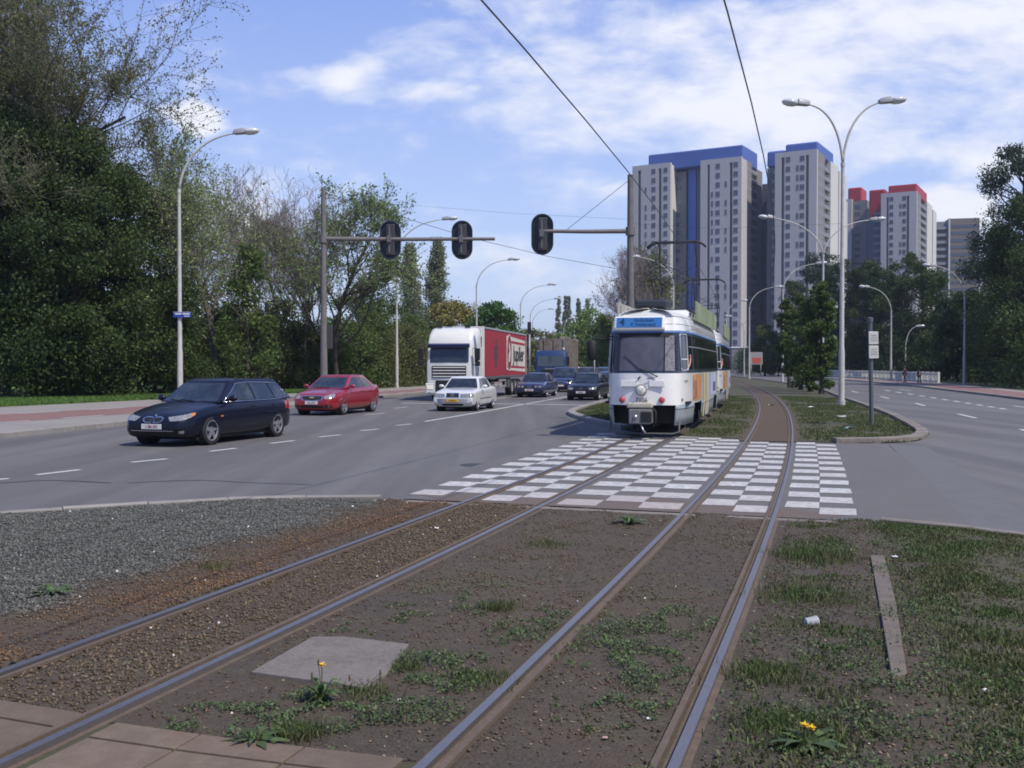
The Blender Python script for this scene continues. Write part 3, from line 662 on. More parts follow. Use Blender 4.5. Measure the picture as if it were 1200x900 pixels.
# tufts
def tuft(name, label, px, py, r, h, nb, kindm='grass', flower=None, stalks=0, seed=1, cat='weed', group='weed tufts on the track bed'):
    rd = np.random.RandomState(seed); c = G(px, py); root = thing(name, label, cat, (c.x, c.y, float(soilz(np.array([c.x]), np.array([c.y]))[0])-.005), 0, group)
    if kindm == 'grass':
        q = rd.normal(size=(nb, 2))*r*.45; P = np.concatenate([q, np.zeros((nb, 1))], 1)
        blades('grass_blades', P, rd.uniform(.4, 1, nb)*h, rd.uniform(.004, .008, nb), rd.uniform(.1, .8, nb), GRASSL, rd, 'stuff', root)
    else:                                    # rosette of long toothed leaves
        mb = MB()
        for k in range(nb):
            a = 2*pi*k/nb+rd.uniform(-.2, .2); L = r*rd.uniform(.7, 1.15); lift = rd.uniform(.25, 1.0)*h; w_ = L*.14
            pr = None
            for j in range(6):
                s = j/5; x = L*s*(.4+.6*s**.3); z = lift*sin(min(s*2.2, 2.4)); ww = w_*(.25+1.1*s if s < .65 else 2.7*(1.02-s))*(1 if j % 2 else .7)+.002
                cpt = Vector((cos(a)*x, sin(a)*x, z)); nn = Vector((-sin(a), cos(a), 0))*ww
                cur = (cpt-nn, cpt+nn+Vector((0, 0, .004)))
                if pr: mb.add([pr[0], pr[1], cur[1], cur[0]], [(0, 1, 2, 3)])
                pr = cur
        mb.build('leaf_rosette', WEEDL, root, fix=False)
    for k in range(stalks):
        a = rd.uniform(0, 2*pi); L = h*rd.uniform(1.0, 1.9); mb = MB(); e = Vector((cos(a)*r*.5, sin(a)*r*.5, L))
        mb.tube([(0, 0, 0), e*.5+Vector((0, 0, .02)), e], [.0025, .002, .0015], 5); 
        mb.ball(e, (.006, .006, .02), 6, 5); mb.build('seed_stalk', mat('stalk', (.1, .085, .05), .8), root)
    if flower:
        for (fx, fy, fh) in flower:
            mb = MB(); mb.tube([(0, 0, 0), (fx*.5, fy*.5, fh*.6), (fx, fy, fh)], .003, 6); st = mb.build('flower_stem', WEEDL, root)
            mb = MB()
            for k in range(26):
                a = 2*pi*k/26; rr_ = .021*(1 if k % 2 else .7); u = Vector((cos(a), sin(a), .35*(k % 3)))
                s_ = Vector((-sin(a), cos(a), 0))*.004; b_ = Vector((fx, fy, fh)); tip = b_+u*rr_
                mb.add([b_-s_*.5, b_+s_*.5, tip+s_, tip-s_], [(0, 1, 2, 3)])
            mb.ball((fx, fy, fh+.004), (.008, .008, .006), 8, 5)
            mb.build('flower_head', mat('dandelion', (.8, .5, .01), .6), root)
    return root
tuft('dandelion_plant', 'dandelion with one yellow flower and upright leaves in front of the concrete slab', 377, 826, .11, .13, 22, 'ros', [(.0, .01, .20)], 3, 4, 'plant')
tuft('weed_tuft', 'low leafy rosette at the edge of the brown slabs, bottom left', 300, 872, .15, .05, 18, 'ros', None, 3, 5)
tuft('grass_tuft', 'fresh green grass tuft between the leafy rosette and the dandelion', 352, 864, .13, .09, 420, 'grass', None, 0, 6)
tuft('grass_tuft', 'thin grass with tall seed stalks on the right edge of the concrete slab', 428, 815, .17, .07, 260, 'grass', None, 4, 7)
tuft('grass_tuft', 'small grass tuft at the right corner of the concrete slab', 478, 788, .09, .07, 200, 'grass', None, 0, 8)
tuft('weed_tuft', 'leafy weed just in front of the chequered crossing between the tracks', 738, 616, .22, .10, 18, 'ros', None, 0, 9)
tuft('grass_tuft', 'grass clump with seed stalks beside the right rail of the tram track', 585, 716, .16, .10, 260, 'grass', None, 3, 10)
tuft('dandelion_plant', 'dandelion with a yellow flower in the grass at the bottom right', 945, 878, .2, .06, 18, 'ros', [(.0, .03, .09), (.03, .02, .08)], 0, 11, 'plant')
tuft('grass_tuft', 'bright green grass patch beside the upper end of the edging strip', 958, 655, .42, .11, 1300, 'grass', None, 0, 12)
tuft('grass_tuft', 'green grass patch beside the middle of the rightmost rail', 952, 702, .42, .09, 1200, 'grass', None, 0, 13)
tuft('grass_tuft', 'grass clump below the clear plastic cup', 905, 795, .30, .08, 1100, 'grass', None, 0, 14)
tuft('weed_tuft', 'green weed growing out of the grey ballast at the left edge', 62, 700, .2, .06, 12, 'ros', None, 0, 15)
tuft('grass_tuft', 'sparse grass growing from the ballast left of the leftmost rail', 250, 668, .2, .09, 130, 'grass', None, 3, 16)
tuft('grass_tuft', 'grass clump between rail and slab side, lower middle', 560, 800, .22, .06, 500, 'grass', None, 0, 17)
tuft('grass_tuft', 'grass patch at the bottom right in front of the edging strip', 925, 858, .3, .09, 900, 'grass', None, 0, 18)
tuft('grass_tuft', 'yellowish dry grass behind the left rail of the empty track', 640, 640, .3, .05, 500, 'grass', None, 0, 19)
# litter
PAPER = mat('paper', (.7, .7, .68), .6)
def scrap(label, px, py, s, m=PAPER, z=.02, seed=1, name='paper_scrap', cat='litter'):
    rd = random.Random(seed); c = G(px, py, z); mb = MB()
    P = [(c.x+s*a+rd.uniform(-.2, .2)*s, c.y+s*b+rd.uniform(-.2, .2)*s, z+rd.uniform(0, .5)*s) for b in (-.8, 0, .8) for a in (-.8, 0, .8)]
    mb.add(P, [(0, 1, 4, 3), (1, 2, 5, 4), (3, 4, 7, 6), (4, 5, 8, 7)])
    o = mb.build(name, m, fix=False); so = o.modifiers.new('s', 'SOLIDIFY'); so.thickness = .002
    tag(o, label, cat, 'litter on the ground'); return o
scrap('blue and white wrapper lying on the grassy median near the sign post', 995, 502, .16, mat('wrapper', (.35, .55, .62), .4), .05, 2)
scrap('grey crumpled paper on the median left of the sign post', 987, 489, .17, mat('greypaper', (.35, .34, .33), .7), .05, 3)
scrap('small white paper on the median below the tall double lamp', 950, 477.5, .13, PAPER, .05, 4)
scrap('small white paper lying between the rails far behind the crossing', 904, 475, .13, PAPER, .05, 5)
scrap('crumpled white paper in the grass near the upper end of the edging strip', 1048, 653, .035, PAPER, .04, 6)
scrap('white scrap beside the left rails in front of the chequered crossing', 512, 619, .03, PAPER, .03, 7)
scrap('pale scrap on the grass at the right edge of the edging strip end', 1157, 810, .025, PAPER, .04, 8)
scrap('tiny white scrap between the rails of the empty track at the bottom', 760, 842, .012, PAPER, .03, 9)
scrap('reddish scrap between the rails of the empty track at the bottom', 709, 865, .014, mat('pinkscrap', (.45, .3, .25), .7), .03, 10)
scrap('white scrap on the dark soil right of the dandelion', 468, 820, .012, PAPER, .03, 11)
cup = thing('plastic_cup', 'clear crushed plastic cup lying beside the rightmost rail', 'cup', G(943, 736), .4)
MB().lathe([(.03, 0), (.036, .09), (.0365, .092), (.034, .09), (.028, .003), (.0, .003)], 16, 'X', (0, 0, .038)).build('cup_wall', mat('clear_plastic', (.35, .36, .37), .15, coat=.5), cup, True)
MB().lathe([(.034, .088), (.039, .09), (.039, .096), (.034, .097)], 16, 'X', (0, 0, .038)).build('cup_rim', mat('cup_rim', (.5, .5, .5), .2), cup, True)

hz = bpy.data.materials.new('haze'); hz.use_nodes = True; hz.node_tree.nodes.clear()
pv = hz.node_tree.nodes.new('ShaderNodeVolumePrincipled'); pv.inputs['Color'].default_value = (.80, .86, 1, 1); pv.inputs['Density'].default_value = .00024; pv.inputs['Anisotropy'].default_value = .3
ho = hz.node_tree.nodes.new('ShaderNodeOutputMaterial'); hz.node_tree.links.new(pv.outputs[0], ho.inputs['Volume'])
MB().box((0, 1050, 39), (3010, 2920, 81)).build('haze', hz)['kind'] = 'stuff'

# ------------------------------------------------------------------ high-rise blocks
def cmat(n, c, **k): return mat(n, c, k.pop('rough', .8), noise=[(.15, .35, tuple(v*.9 for v in c)), (3, .2, tuple(v*1.08 for v in c))], **k)
PANEL = cmat('concrete_panel', (.51, .48, .475)); PANEL2 = cmat('concrete_side', (.62, .60, .565)); GROOVE = cmat('panel_groove', (.20, .195, .21))
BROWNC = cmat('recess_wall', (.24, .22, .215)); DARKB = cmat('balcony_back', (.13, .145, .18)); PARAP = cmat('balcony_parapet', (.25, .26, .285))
BLUEP = mat('blue_cladding', (.085, .15, .42), .6, noise=(.3, .3, (.075, .13, .36))); BLUED = cmat('blue_dark', (.03, .045, .11))
REDC = mat('red_cladding', (.42, .03, .035), .55, noise=(.3, .3, (.36, .03, .035)))
WING = mat('window_glass_grey', (.085, .095, .12), .12, spec=.8); WFR = cmat('window_frame', (.33, .31, .30))
class Blk:
    def __init__(s, name, label, O, phi, cat='tower block', group='high-rise flats'):
        s.O = Vector((O[0], O[1], 0)); s.eu = Vector((cos(phi), -sin(phi), 0)); s.ev = Vector((sin(phi), cos(phi), 0))
        s.root = thing(name, label, cat, s.O, -phi, group); s.phi = phi
    def u(s, px, v=0.0):                  # u on the plane v = const seen at pixel column px
        k = (px-600)/1200; p = s.O+s.ev*v; 
        # (p.x + u eu.x) = k (p.y + u eu.y)/cosp approx
        kk = k/ (cos(PITCH)) 
        return (kk*p.y-p.x)/(s.eu.x-kk*s.eu.y)
    def v(s, px, u=0.0):
        k = (px-600)/1200/cos(PITCH); p = s.O+s.eu*u; return (k*p.y-p.x)/(s.ev.x-k*s.ev.y)
    def z(s, py, u=0, v=0): p = s.O+s.eu*u+s.ev*v; return EYE+(429-py)/1200*p.y
    def box(s, nm, u0, u1, v0, v1, z0, z1, m, parent=None, bevel=0):
        return MB().box(((u0+u1)/2, (v0+v1)/2, (z0+z1)/2), (u1-u0, v1-v0, z1-z0)).build(nm, m, parent or s.root, bevel=bevel)
    def windows(s, u, zs, wd=1.1, hg=1.35, v=0.0, nm='window', skip=0):
        base = None; rd = random.Random(int(u*10))
        for z in zs:
            if skip and rd.random() < skip: continue
            if base is None:
                base = MB().box((0, 0, 0), (wd+.2, .05, hg+.2)).build(nm, WFR, s.root)
                g = MB().box((0, -.03, 0), (wd, .05, hg)).build('pane', WING, base)
                g2_ = MB().box((0, -.06, 0), (.06, .04, hg)).build('mullion', WFR, base); o = base
            else: o = copy_tree(base, s.root)
            o.location = (u, v-.03, z)
FL = 2.74
def floors(ztop, n=22): return [ztop-2.2-FL*i for i in range(n)]
def front_panel(B, x0, x1, ytop, grooves, wins, slits, v=0, depth=10, nfl=22, m=PANEL):
    u0, u1 = B.u(x0, v), B.u(x1, v); zt = B.z(ytop, (u0+u1)/2, v)
    cuts = [u0]; gs = []
    for g in grooves:
        a, b = B.u(g[0], v), B.u(g[1], v); gs.append((a, b))
    edges = [u0]+[e for g in gs for e in g]+[u1]
    for i in range(0, len(edges), 2):
        if edges[i+1]-edges[i] > .1: B.box('facade_panel', edges[i], edges[i+1], v, v+1.2, 0, zt, m)
    for a, b in gs: B.box('facade_groove', a+.002, b-.002, v+.6, v+1.3, 0, zt-1.5, GROOVE); B.box('groove_head', a+.002, b-.002, v+.02, v+1.2, zt-1.49, zt, m)
    B.box('block_core', u0+.05, u1-.05, v+1.3, v+depth, 0, zt-.3, BROWNC)
    for x in wins: B.windows(B.u(x, v), floors(zt, nfl), v=v)
    for k, x in enumerate(slits): B.windows(B.u(x, v), floors(zt, nfl)[1+k % 2:], .45, 1.5, v=v, nm='slit_window', skip=.45)
    return u0, u1, zt
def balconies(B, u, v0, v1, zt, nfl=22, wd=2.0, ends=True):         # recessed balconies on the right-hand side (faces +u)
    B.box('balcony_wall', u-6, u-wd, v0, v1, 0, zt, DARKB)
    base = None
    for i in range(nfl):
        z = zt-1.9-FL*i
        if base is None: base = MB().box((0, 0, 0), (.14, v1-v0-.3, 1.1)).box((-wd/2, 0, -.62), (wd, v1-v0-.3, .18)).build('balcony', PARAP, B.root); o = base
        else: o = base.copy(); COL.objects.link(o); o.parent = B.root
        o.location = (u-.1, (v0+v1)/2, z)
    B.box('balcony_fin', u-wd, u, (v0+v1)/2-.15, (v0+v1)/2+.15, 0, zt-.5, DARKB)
PHI = radians(30)
A = Blk('high_rise', 'wide grey tower block with long blue roof band and a blue vertical strip', (67, 300), PHI)
uA, uB, zt2 = front_panel(A, 820, 868, 186.5, [(828, 831), (854, 857.5)], [840.5, 861.5], [834, 850])
vr = A.v(893.5, uB)
A.box('side_wall', uB-.9, uB-.02, 1.25, 5.5, 0, zt2-.4, PANEL); balconies(A, uB, 5.6, A.v(887, uB), zt2-.8)
A.box('side_return', uB-4, uB-.3, A.v(887, uB)+.05, vr, 0, zt2-1.0, BROWNC)
u0, u1, zt1 = front_panel(A, 740.5, 785, 193.5, [(747, 750.5), (771, 774.5)], [765.5, 779.5], [756.5])
A.box('side_wall', u1-.6, u1-.02, 1.25, 5.0, 0, zt1-.5, PANEL2)
ur0, ur1 = A.u(785, 5), A.u(803, 5)
A.box('recess_wall', u1+.02, A.u(803.5, 5), 5, 12, 0, zt1-2.2, BROWNC); A.windows(A.u(795, 5), floors(zt1-2.2), 1.6, 1.3, v=5, skip=.2)
A.box('blue_strip', A.u(805.5, 6), A.u(815, 6), 6, 12, 0, zt1+1, mat('blue_strip', (.12, .21, .60), .5)); A.box('strip_navy_gap', A.u(803.5, 5.5)+.05, A.u(805.5, 6)-.02, 6.2, 11, 0, zt1-1, BLUED)  # dark navy strip fills the gap left of the blue one
A.box('strip_edge', A.u(815, 5.5)+.02, uA-.02, 6.1, 12, 0, zt1-.5, GROOVE)
vb = 3.0; zb1 = A.z(176.5, (A.u(759, vb)+A.u(871, vb))/2, vb)
rb = A.box('roof_band', A.u(759, vb), uB-.6, vb, 18, zt1-1.5, zb1, BLUEP, bevel=.35)
Bt = Blk('high_rise', 'grey tower with rounded blue roof box and bright white side wall', (67+17.5, 300-6), PHI)
Bt.O = Bt.O; 
u0, u1, zt3 = front_panel(Bt, 907, 956, 178, [(914.5, 918), (943, 946.5)], [922.5, 939], [933.5])
balconies(Bt, u1, 1.4, Bt.v(972, u1), zt3-2.0)
ve = Bt.v(972, u1)
Bt.box('white_wall', u1-4, u1+.02, ve+.05, Bt.v(981, u1), 0, zt3-.6, PANEL2); Bt.box('wall_groove', u1-4, u1-.7, Bt.v(981, u1)+.02, Bt.v(982.2, u1)-.02, 0, zt3-1.6, GROOVE)
Bt.box('white_wall', u1-4, u1+.02, Bt.v(982.2, u1), Bt.v(990.5, u1), 0, zt3-1.6, PANEL2)
Bt.box('end_wall', u1-9, u1-2, Bt.v(990.5, u1)+.05, Bt.v(998, u1)+2, 0, zt3-8, PANEL)
Bt.box('roof_box', Bt.u(919, 3), u1-.5, 3, ve+6, zt3-.9, Bt.z(166, u1, 3), BLUEP, bevel=.5)
Bt.box('roof_box_low', Bt.u(897.5, 5), Bt.u(919, 5), 5, ve, zt3-3, Bt.z(177, u0, 5), BLUEP, bevel=.6)
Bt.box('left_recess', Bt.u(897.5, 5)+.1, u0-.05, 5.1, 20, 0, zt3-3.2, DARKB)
base = None
for i in range(22):
    if base is None: base = MB().box((0, 0, 0), (2.0, .2, 1.1)).build('balcony', PARAP, Bt.root); o = base
    else: o = base.copy(); COL.objects.link(o); o.parent = Bt.root
    o.location = (u0-1.15, 4.8, zt3-4.6-FL*i)
A.box('rear_wing', A.u(868, 24), A.u(900, 24), 24, 34, 0, zt3-5, DARKB)
# red blocks
Rb = Blk('high_rise', 'grey tower block with red roof boxes, right of the blue-topped towers', (146, 365), PHI)
u0, u1, ztr = front_panel(Rb, 1031, 1073, 226, [(1037.5, 1040), (1061, 1064)], [1043.5, 1058.5], [1054])
balconies(Rb, u1, 1.4, Rb.v(1085, u1), ztr-1.8); ve = Rb.v(1085, u1)
Rb.box('white_wall', u1-4, u1+.02, ve+.05, Rb.v(1091, u1), 0, ztr-.4, PANEL2); Rb.box('wall_groove', u1-4, u1-.6, Rb.v(1091, u1)+.02, Rb.v(1092, u1)-.02, 0, ztr-1, GROOVE)
Rb.box('white_wall', u1-4, u1+.02, Rb.v(1092, u1), Rb.v(1096, u1), 0, ztr-1.4, PANEL2)
Rb.box('roof_box', Rb.u(1039.5, 3), u1-.5, 3, ve+3, ztr-.9, Rb.z(215.5, u1, 3), REDC, bevel=.4)
Rb.box('roof_box_low', Rb.u(1017, 8), Rb.u(1036, 8), 8, ve, ztr-8, Rb.z(222, u0, 8), REDC, bevel=.5)
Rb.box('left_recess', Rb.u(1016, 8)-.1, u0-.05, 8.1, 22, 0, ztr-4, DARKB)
base = None
for i in range(20):
    if base is None: base = MB().box((0, 0, 0), (3.6, .2, 1.1)).build('balcony', PARAP, Rb.root); o = base
    else: o = base.copy(); COL.objects.link(o); o.parent = Rb.root
    o.location = (u0-2.2, 7.9, ztr-6-FL*i)
Rc = Blk('high_rise', 'partly hidden dark tower with a small red roof box behind the double lamp', (137, 392), PHI)
zc = Rc.z(232, 0, 0)
Rc.box('end_wall', Rc.u(990, 0), Rc.u(997, 0), 0, 12, 0, zc, PANEL); Rc.box('facade_panel', Rc.u(997, 0)+.05, Rc.u(1014, 0), 1.5, 14, 0, zc-.6, BROWNC)
Rc.box('roof_box', Rc.u(992, 2), Rc.u(1008.5, 2), 2.2, 12, zc-.8, Rc.z(218.5, 0, 2), REDC, bevel=.6); Rc.windows(Rc.u(1004, 1.5), floors(zc-.6, 20), 2.0, 1.3, v=1.5)
Rc.box('rear_wing', Rc.u(1013, 12), Rc.u(1032, 12), 12, 20, 0, zc-6, DARKB)
D = Blk('high_rise', 'grey-brown stepped apartment block with stacked white balconies at the far right', (178, 420), radians(12))
zd = D.z(259, 0, 0)
D.box('facade_panel', D.u(1094), D.u(1113), 3, 14, 0, zd, BROWNC); D.box('white_wall', D.u(1110.8), D.u(1112.5), 0.5, 3, 0, zd+1.0, PANEL2)
for i in range(20): D.box('balcony', D.u(1096.5), D.u(1110.5), 1.2, 2.98, zd-3.4-2.9*i, zd-2.2-2.9*i, PARAP)
D.box('stepped_wing', D.u(1113)+.1, D.u(1150), 5, 16, 0, D.z(254, 10, 0), cmat('brown_block', (.17, .145, .13)))
for i in range(20): D.box('window_strip', D.u(1115), D.u(1148), 4.9, 4.99, zd-2.4-2.9*i, zd-1.1-2.9*i, WING)

# ------------------------------------------------------------------ street lamps
def lamp(px, py, H, arms, label, scale=1.0, name='street_lamp', D=None, collar=True):
    if D is None: p = G(px, py)
    else: p = W(px, 429, D); p.z = 0
    root = thing(name, label, 'street lamp', (p.x, p.y, .03), 0, 'street lamps along the roads')
    rise = 2.75; zt = H-rise
    mb = MB(); mb.tube([(0, 0, 0), (0, 0, .25)], [.17, .17], 14).tube([(0, 0, .251), (0, 0, 2.4), (0, 0, 2.6), (0, 0, zt)], [.135, .13, .105, .075], 14)
    mb.build('pole', LAMPP, root, 'auto')
    if collar: MB().tube([(0, 0, zt-.12), (0, 0, zt+.05)], [.095, .095], 12).build('collar', LAMPP, root, 'auto')
    for (reach, up_) in arms:
        if abs(reach) > 2.9: reach -= .35*(1 if reach > 0 else -1)
        A_, B_, C2, D2 = Vector((0, 0, zt)), Vector((reach*.06, 0, zt+rise*.55)), Vector((reach*.42, 0, zt+rise*.93)), Vector((reach, 0, zt+rise+up_))
        pts = [A_*(1-t)**3+B_*3*t*(1-t)**2+C2*3*t*t*(1-t)+D2*t**3 for t in [i/14 for i in range(15)]]
        MB().tube(pts, [.062-.026*i/14 for i in range(15)], 10).build('arm', LAMPP, root, True)
        s = 1 if reach > 0 else -1; tilt = Matrix.Rotation(-s*atan2(.12, 1), 3, 'Y')
        hd = MB(); hd.loft([[tuple(D2+tilt @ Vector((s*x, r*a*1.0, b*r*.8+.03))) for a, b in ((-1, -.5), (-1, .4), (-.6, 1), (.6, 1), (1, .4), (1, -.5), (.5, -.7), (-.5, -.7))] for x, r in ((-.10, .12), (0, .18), (.42, .21), (.45, .17))])
        h = hd.build('lamp_head', LAMPH, root, 'auto')
        cv = MB(); cv.loft([[tuple(D2+tilt @ Vector((s*x, r*a, b*r*.62))) for a, b in [(cos(2*pi*k/12), sin(2*pi*k/12)) for k in range(12)]] for x, r in ((.46, .19), (.62, .26), (.84, .27), (1.04, .19), (1.14, .06))])
        cv.build('lamp_cover', LAMPC, h, True)
    return root
def lamp_top(px, ytop, H, arms, label, **k): return lamp(px, 0, H, arms, label, D=(H-EYE)*1200/(429-ytop), **k)
lm1 = lamp_top(211, 158, 13.0, [(2.75, 0)], 'tall cream one-armed street lamp with a blue name plate behind the navy estate')
lamp(986, 476, 13.55, [(-1.6, -.1), (1.7, 0)], 'tall double-armed street lamp on the grassy median right of the tram')
lamp_top(465, 258, 13.2, [(4.0, 0)], 'one-armed street lamp on the left pavement between mast and white truck')
lamp_top(558.5, 304, 12.6, [(3.6, -.1)], 'one-armed street lamp rising behind the red truck trailer')
lamp_top(610, 333.5, 12.6, [(4.0, -.1)], 'second street lamp rising behind the rear of the red trailer')
lamp_top(621.5, 350, 12.6, [(4.2, -.1)], 'more distant street lamp just right of the small signal post by the trailer')
lamp_top(624, 362, 12.6, [(3.4, -.1)], 'smallest far street lamp over the blue lorry')
lamp_top(964, 258, 13.0, [(-4.2, .1), (4.0, -.05)], 'double-armed street lamp among the small trees on the median')
lamp_top(917, 309.5, 12.6, [(3.9, 0)], 'one-armed street lamp at the left edge of the median trees')
lamp_top(878, 337, 12.6, [(3.8, 0)], 'one-armed street lamp standing left of the small round chestnut tree')
lamp_top(872, 371, 10.5, [(-2.3, 0)], 'short far street lamp with its arm to the left, right behind the second tram')
lamp_top(851, 353, 12.0, [(2.2, 0)], 'far street lamp showing above the second tram')
lamp_top(1044, 337, 11.0, [(-3.0, 0)], 'street lamp behind the white railing, arm to the left')
lamp_top(1130, 312.5, 10.7, [(-3.0, 0)], 'street lamp on the right grass verge in front of the dark trees')
lamp_top(789, 303, 13.0, [(-3.9, .1)], 'tallest of the lamps seen above the front tram, arm to the left')
lamp_top(779, 333, 12.8, [(-4.0, .1)], 'middle one of the lamps seen above the front tram')
lamp_top(764, 350, 12.6, [(-4.0, .1)], 'lowest of the lamps seen above the front tram')
lamp_top(1061, 383, 7.0, [(1.4, 0)], 'short thin lamp post in the dark trees above the railing')
lamp_top(689, 375, 9.5, [(-1.6, .2)], 'far thin street lamp in front of the pale green trees, left of the tram')
lamp_top(660, 374, 9.5, [(.9, 0)], 'very distant lamp left of the row of poplars')
for x, y, lb in ((703, 367, 'very distant lamp just left of the tram roof'), (713, 392, 'small distant lamp post between tram mirror and tram')): lamp_top(x, y, 12.6 if y < 370 else 8, [(-2.2, .1)], lb)
# street name plate on the first lamp
NBLUE = mat('sign_blue', (.02, .055, .30), .4); WHT = mat('sign_white', (.72, .72, .72), .5)
pz = 4.25
MB().box((.17, -.16, pz), (.86, .02, .27)).build('name_plate', NBLUE, lm1, bevel=.005)
MB().box((.17, -.173, pz+.118), (.84, .004, .016)).build('plate_border', WHT, lm1)
MB().box((-.02, -.1735, pz+.035), (.30, .004, .06)).box((.36, -.1735, pz+.035), (.34, .004, .06)).box((.40, -.1735, pz-.075), (.26, .004, .035)).build('plate_lettering', WHT, lm1)

# ------------------------------------------------------------------ traffic signal masts
def sig_head(parent, x, z, hgt=2.0, wd=1.08):
    plate = MB(); r = wd/2; h = hgt/2-r; P = []
    for k in range(13): a = pi*k/12; P.append((r*cos(a), h+r*sin(a)))
    for k in range(13): a = pi+pi*k/12; P.append((r*cos(a), -h+r*sin(a)))
    fr = Matrix.Translation((x, 0, z)) @ Matrix.Rotation(pi/2, 4, 'X')
    plate.prism(P, -.22, -.18, fr); o = plate.build('signal_head', mat('signal_black', (.022, .025, .032), .35), parent)
    rim = MB(); P3 = [Vector((x+p[0]*.97, -.0, z+p[1]*.985)) for p in P]
    rim = MB().loft([[tuple(Vector((x+p[0]*s, y, z+p[1]*s))) for p in P] for s, y in ((1, .18), (1.0, .04), (.93, .04), (.93, .18))], cap=False).build('rim', mat('signal_rim', (.03, .035, .05), .3), o)
    MB().box((x+.02, .06, z), (.44, .24, hgt*.80)).build('signal_housing', mat('signal_grey', (.05, .047, .05), .5), o, bevel=.03)
    MB().box((x-.04, -.09, z), (.085, .05, hgt*.70)).build('mounting_bar', mat('signal_bar', (.13, .125, .13), .4), o, bevel=.01)
    MB().box((x-.04, -.16, z+.02), (.22, .10, .34)).build('clamp', mat('signal_bar', (0, 0, 0)), o, bevel=.01)
    for k in (-1, 0, 1):
        MB().lathe([(.0, .19), (.14, .19), (.15, .215), (.16, .40), (.15, .40), (.14, .22)], 14, 'Y', (x+.02, 0, z+k*.52)).build('lens_hood', mat('signal_black', (0, 0, 0)), o, True)
    return o
def mast(label, px, Y, ytop, yarm, xend, heads, rtop=.11):
    p = W(px, 429, Y); root = thing('signal_mast', label, 'traffic signal', (p.x, Y, .03), 0, 'overhead traffic signal masts')
    ht = EYE+(429-ytop)/1200*Y; za = EYE+(429-yarm)/1200*Y; L = (xend-px)/1200*Y
    MB().tube([(0, 0, 0), (0, 0, .5), (0, 0, .52), (0, 0, ht)], [.24, .24, .2, rtop], 16).tube([(0, 0, ht), (0, 0, ht+.03)], [rtop*1.1, rtop*.9], 16).build('pole', MASTM, root, 'auto')
    MB().tube([(0, 0, za), (L*.5, 0, za-.02), (L, 0, za)], [.115, .10, .085], 12).build('arm', MASTM, root, 'auto')
    MB().tube([(0, 0, za-.2), (0, 0, za+.2)], [rtop+.09, rtop+.08], 14).build('arm_collar', MASTM, root, 'auto')
    for hx in heads: sig_head(root, (hx-px)/1200*Y, za-.04 if yarm > 275 else za-.14)
    return root
m1 = mast('overhead signal mast at the left kerb with two black heads on its long arm', 379.5, 53, 222, 281, 580, [457.5, 541.5])
m2 = mast('signal mast behind the front tram, one black head on its arm', 738.5, 50, 207, 272, 636, [635.5], .15)
# small signal box on back of mast 1
MB().box((.28, .1, EYE+(429-396)/1200*53), (.3, .3, 1.2)).build('control_box', mat('signal_grey', (0, 0, 0)), m1, bevel=.03)
# slim post signal near the trailer
pp = W(620.5, 429, 76); sg = thing('signal_post', 'slim kerbside signal post rising behind the rear end of the red trailer', 'traffic signal', (pp.x, 76, .0))
MB().tube([(0, 0, 0), (0, 0, 4.4)], .07, 10).build('pole', STEEL, sg, True); MB().box((-.02, 0, 4.65), (.28, .25, .85)).build('signal_box', mat('signal_black', (0, 0, 0)), sg, bevel=.04)
sg2 = thing('signal_post', 'signal head on a post in front of the pale trees left of the tram', 'traffic signal', tuple(W(696.5, 429, 74).to_2d())+(0,))
MB().tube([(0, 0, 0), (0, 0, 3.1)], .06, 10).build('pole', STEEL, sg2, True)

# white double sign on a dark post
sp_ = G(1021.5, 499.5); ss = thing('sign_post', 'slightly leaning dark post with two white plates, on the grassy median near its tip', 'sign', (sp_.x, sp_.y, .02)); ss.rotation_euler = (0, radians(-1.2), 0)
PST = mat('post_dark', (.10, .115, .125), .45); MB().tube([(0, 0, 0), (0, 0, 3.1)], .065, 14).build('pole', PST, ss, 'auto'); MB().tube([(0, 0, 3.1), (0, 0, 3.22), (0, 0, 3.24)], [.085, .085, .05], 14).build('cap', PST, ss, 'auto')
for z, nm in ((2.62, 'upper'), (2.2, 'lower')):
    pl = MB().box((.06, -.09, z), (.56, .022, .38), radians(43)).build('sign_plate', mat('plate_white_dull', (.52, .52, .50), .55), ss, bevel=.006)
    R_ = Matrix.Rotation(radians(43), 3, 'Z'); f = R_ @ Vector((0, -.013, 0))
    MB().box((.06+f.x, -.09+f.y, z), (.48, .004, .29), radians(43)).build('plate_panel', mat('plate_grey', (.42, .42, .40), .6), pl)
    for q in (-.07, .0, .07): 
        g_ = R_ @ Vector((0, -.017, 0)); MB().box((.06+g_.x, -.09+g_.y, z+q), (.40-.1*(q > 0), .004, .022), radians(43)).build('text_line', mat('faded_text', (.2, .2, .2), .6), pl)
